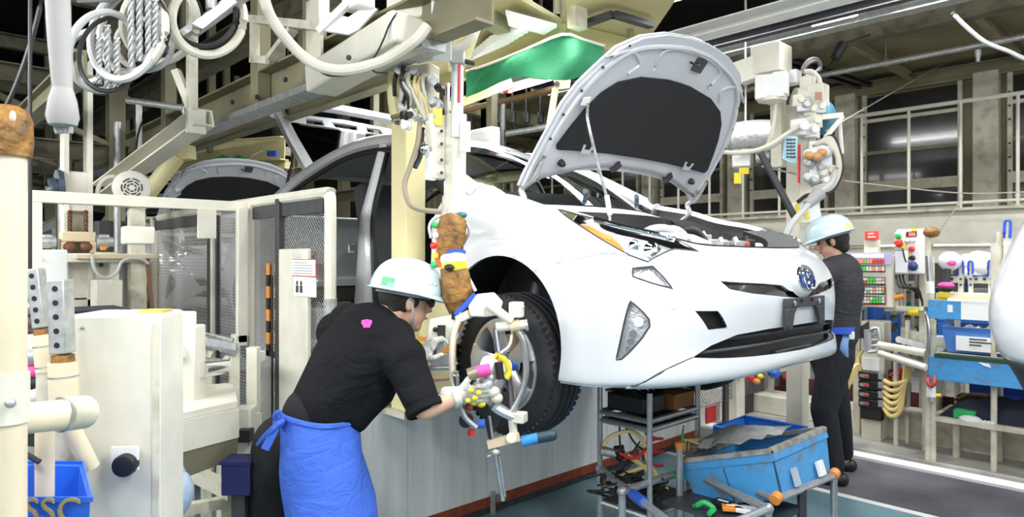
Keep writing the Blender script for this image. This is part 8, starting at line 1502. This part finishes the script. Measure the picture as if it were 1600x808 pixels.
# apron: a wrap round the hips and thighs
apc = [(498, 652, 2.54, 54, 135), (500, 672, 2.54, 58, 150), (503, 700, 2.53, 61, 165), (508, 735, 2.53, 64, 172), (513, 770, 2.52, 68, 176), (517, 808, 2.51, 70, 178), (520, 850, 2.50, 72, 178)]
rows = []
for j, (u, v, d_, au, bd__) in enumerate(apc):
    a0 = -1.15+.05*j; rows.append([P(u, v+10*math.sin(t*.8), d_)+CR*(au/FPX*d_*math.sin(t))-CV*(bd__/1000.*math.cos(t))+(CR*math.sin(t)-CV*math.cos(t))*.006*math.sin(j*1.7+t*4) for t in np.linspace(a0, 2.6, 22)])
ap = B('apron', APRON, w1, lambda q_: q_.grid(rows, .005), smooth=70)
B('waistband', APRON, ap, lambda q_: q_.tube([p+UP*.004 for p in rows[0]], .012, 8, 2)); B('apron_hem', APRON, ap, lambda q_: q_.tube([r_[0] for r_ in rows], .006, 6, 3)); B('pocket_seam', APRON, ap, lambda q_: q_.tube([p-CV*.003 for p in rows[4][2:16]], .004, 6, 2)); B('pocket', APRON, ap, lambda q_: q_.grid([[p+(CR*.5-CV)*.006 for p in r_[2:16]] for r_ in rows[4:7]], .004), smooth=70)
k0 = P(436, 660, 2.44); B('apron_tie', APRON, ap, lambda q_: q_.tube([P(446, 656, 2.42), P(438, 660, 2.41), P(425, 672, 2.40), P(412, 684, 2.42), P(402, 695, 2.44)], [.007, .012, .012, .010, .006], 6, 4)); B('apron_tie', APRON, ap, lambda q_: q_.plate([P(424, 668, 2.405), P(436, 672, 2.405), P(420, 705, 2.40), P(408, 700, 2.40)], .006)); B('tie_knot', APRON, ap, lambda q_: q_.ell(k0, (.026, .022, .020))); B('apron_loop', APRON, ap, lambda q_: q_.tube([k0, P(428, 650, 2.41), P(436, 643, 2.41), P(441, 652, 2.42)], .007, 6, 4))
def glove(name, palm, dirn, side, out, s=1.0, thumb_up=None, curl=1.0):
    """palm centre, direction of the fingers, side (towards the index finger), out (back of the hand)"""
    b = MB(); d_, sd, o_ = Vector(dirn).normalized(), Vector(side).normalized(), Vector(out).normalized(); M = Matrix((d_, sd, o_)).transposed()
    b.ell(palm, (.048*s, .042*s, .020*s), R=M, n=14, m=10); cap(b, palm-d_*.035*s, palm-d_*.075*s, .030*s, .032*s)
    for k, L in enumerate((.072, .080, .075, .060)):
        base = palm+d_*.038*s+sd*(.030-.020*k)*s; p1 = base+d_*L*.45*s+o_*.004*s; p2 = p1+(d_*.55-o_*.8*curl).normalized()*L*.38*s; p3 = p2+(-d_*.35*curl-o_*.9).normalized()*L*.32*s; chain(b, [(base, .0105*s), (p1, .010*s), (p2, .0095*s), (p3, .008*s)], 10)
    tb = palm+sd*.034*s-d_*.012*s; t1 = tb+(sd*.8+d_*.45-o_*.3).normalized()*.036*s; t2 = t1+(d_*.8+sd*.2-o_*.6).normalized()*.030*s; chain(b, [(palm+sd*.02*s-d_*.02*s, .016*s), (tb, .014*s), (t1, .011*s), (t2, .009*s)], 10)
    o = organic(name, GLOVE, w1, b, .0042, 2); return o
g1 = glove('glove', P(730, 616, 2.545), CR*.85-UP*.02+CV*.35, UP*.8-CV*.35, -CV*.75+UP*.30, 1.05)
B('cuff', GLOVE, g1, lambda q_: q_.lathe(rwri+(rwri-relb).normalized()*-.01, rwri-relb, [(0, .031), (.004, .037), (.012, .037), (.03, .034), (.028, .030)], 14))
for (u, v) in ((736, 610), (742, 622), (731, 626), (748, 614)): B('grip_patch', DOT, g1, lambda q_: q_.ell(P(u, v, 2.505), (.012, .012, .010), n=10, m=6))
g2 = glove('glove', P(662, 556, 2.655), UP*.8+CR*.5, -CV*.6+CR*.5, -CR*.8+UP*.3-CV*.3, 1.0)
# ---- worker beyond the car
W2 = 4.60
w2 = thing('person', 'worker in charcoal shirt and helmet standing beyond the front bumper, back turned', 'person', (P(1300, 0, W2).x, P(1300, 0, W2).y, 0))
hc2 = P(1299, 377, W2); hf2, hr2, hu2 = head_frame(-CR*.80+CV*.42-UP*.28, UP)
n0, n1 = P(1309, 412, W2), P(1304, 392, W2); hp2 = P(1299, 545, W2); ch2 = P(1311, 450, W2); up2 = P(1312, 425, W2)
ls2, rs2 = P(1290, 428, W2-.13), P(1328, 428, W2+.12); le2, lw2 = P(1272, 482, W2-.20), P(1238, 500, W2-.08); re2, rw2 = P(1322, 490, W2+.22), P(1290, 505, W2+.30)
lk2, rk2 = P(1287, 640, W2-.12), P(1309, 640, W2+.06); la2 = Vector((P(1304, 0, W2-.16).x, P(1304, 0, W2-.16).y, .09)); ra2 = Vector((P(1318, 0, W2+.14).x, P(1318, 0, W2+.14).y, .09)); toe2 = (-CR*.85+CV*.35)*.16
b = MB(); head_mesh(b, hc2, hf2, hr2, hu2, .98); cap(b, n0, n1, .058, .054); chain(b, [(hp2, .125), (ch2, .135), (up2, .12)]); cap(b, ls2, rs2, .07); chain(b, [(ls2, .05), (le2, .04), (lw2, .028)]); chain(b, [(rs2, .05), (re2, .04), (rw2, .028)]); cap(b, lw2, lw2+(lw2-le2)*.35, .028, .024); cap(b, rw2, rw2+(rw2-re2)*.35, .028, .024); chain(b, [(hp2-CV*.07, .09), (lk2, .06), (la2, .045)]); chain(b, [(hp2+CV*.07, .09), (rk2, .06), (ra2, .045)])
organic('body', SKIN, w2, b, .010, 3); eyes(w2, hc2, hf2, hr2, hu2, .98); b = MB(); hair_mesh(b, hc2-hu2*.006, hf2, hr2, hu2, 1.0); organic('hair', HAIR, w2, b, .008, 2)
hm2 = helmet(w2, hc2+hu2*.015-hf2*.004, hf2, hr2, hu2, 1.0); sticker(hm2, mat('pale_yellow_sticker', (.80, .74, .30), .5), hc2+hu2*.015-hf2*.004, hf2, hr2, hu2, -2.6, .15, .25, .14, 1.01, 'yellow_sticker')
b = MB(); chain(b, [(P(1306, 520, W2), .145), (P(1308, 490, W2), .142), (ch2, .158), (up2, .135)], 18); cap(b, ls2, rs2, .085); chain(b, [(ls2, .08), (ls2.lerp(le2, .8), .062)]); chain(b, [(rs2, .08), (rs2.lerp(re2, .8), .062)]); cap(b, n0-(n1-n0)*.3, n0+(n1-n0)*.2, .085, .066); s2_ = organic('shirt', GSHIRT, w2, b, .013, 4)
b = MB(); cap(b, hp2+UP*.06, hp2-UP*.05, .150, .145, 16); chain(b, [(hp2-CV*.07-UP*.05, .115), (lk2, .085), (la2+UP*.04, .065)], 16); chain(b, [(hp2+CV*.07-UP*.05, .115), (rk2, .085), (ra2+UP*.04, .065)], 16); organic('trousers', TROUN, w2, b, .014, 4)
for a_ in (la2, ra2): b = MB(); cap(b, a_-UP*.045-toe2*.3, a_-UP*.05+toe2, .044, .038); organic('shoe', BLACK, w2, b, .010, 2)
B('belt', TAPEB, w2, lambda q_: q_.lathe(hp2+UP*.115, (0, 0, 1), [(0, .150), (.0, .160), (.045, .160), (.045, .150)], 28, closed=True)); B('pouch', WHITE, w2, lambda q_: q_.box(P(1327, 524, W2-.12), (.06, .05, .055), rz=.5), bevel=.01); B('blue_cloth', mat('pale_blue_cloth', (.20, .34, .62), .8), w2, lambda q_: q_.tube([P(1322, 525, W2-.16), P(1319, 545, W2-.17), P(1324, 562, W2-.16)], [.02, .026, .012], 8, 4))
for (wr, el, sgn) in ((lw2, le2, 1), (rw2, re2, 1)):
    dr_ = (wr-el).normalized(); b = MB(); pm_ = wr+dr_*.05; cap(b, wr, pm_, .030, .030)
    for k in range(4): chain(b, [(pm_+UP*(.024-.016*k), .010), (pm_+UP*(.026-.018*k)+dr_*.045, .0095), (pm_+UP*(.024-.018*k)+dr_*.062-CV*.02, .008)], 8)
    chain(b, [(wr+dr_*.02-CV*.02, .013), (wr+dr_*.05-CV*.045, .011), (wr+dr_*.08-CV*.045, .009)], 8); organic('glove', GLOVE, w2, b, .006, 2)
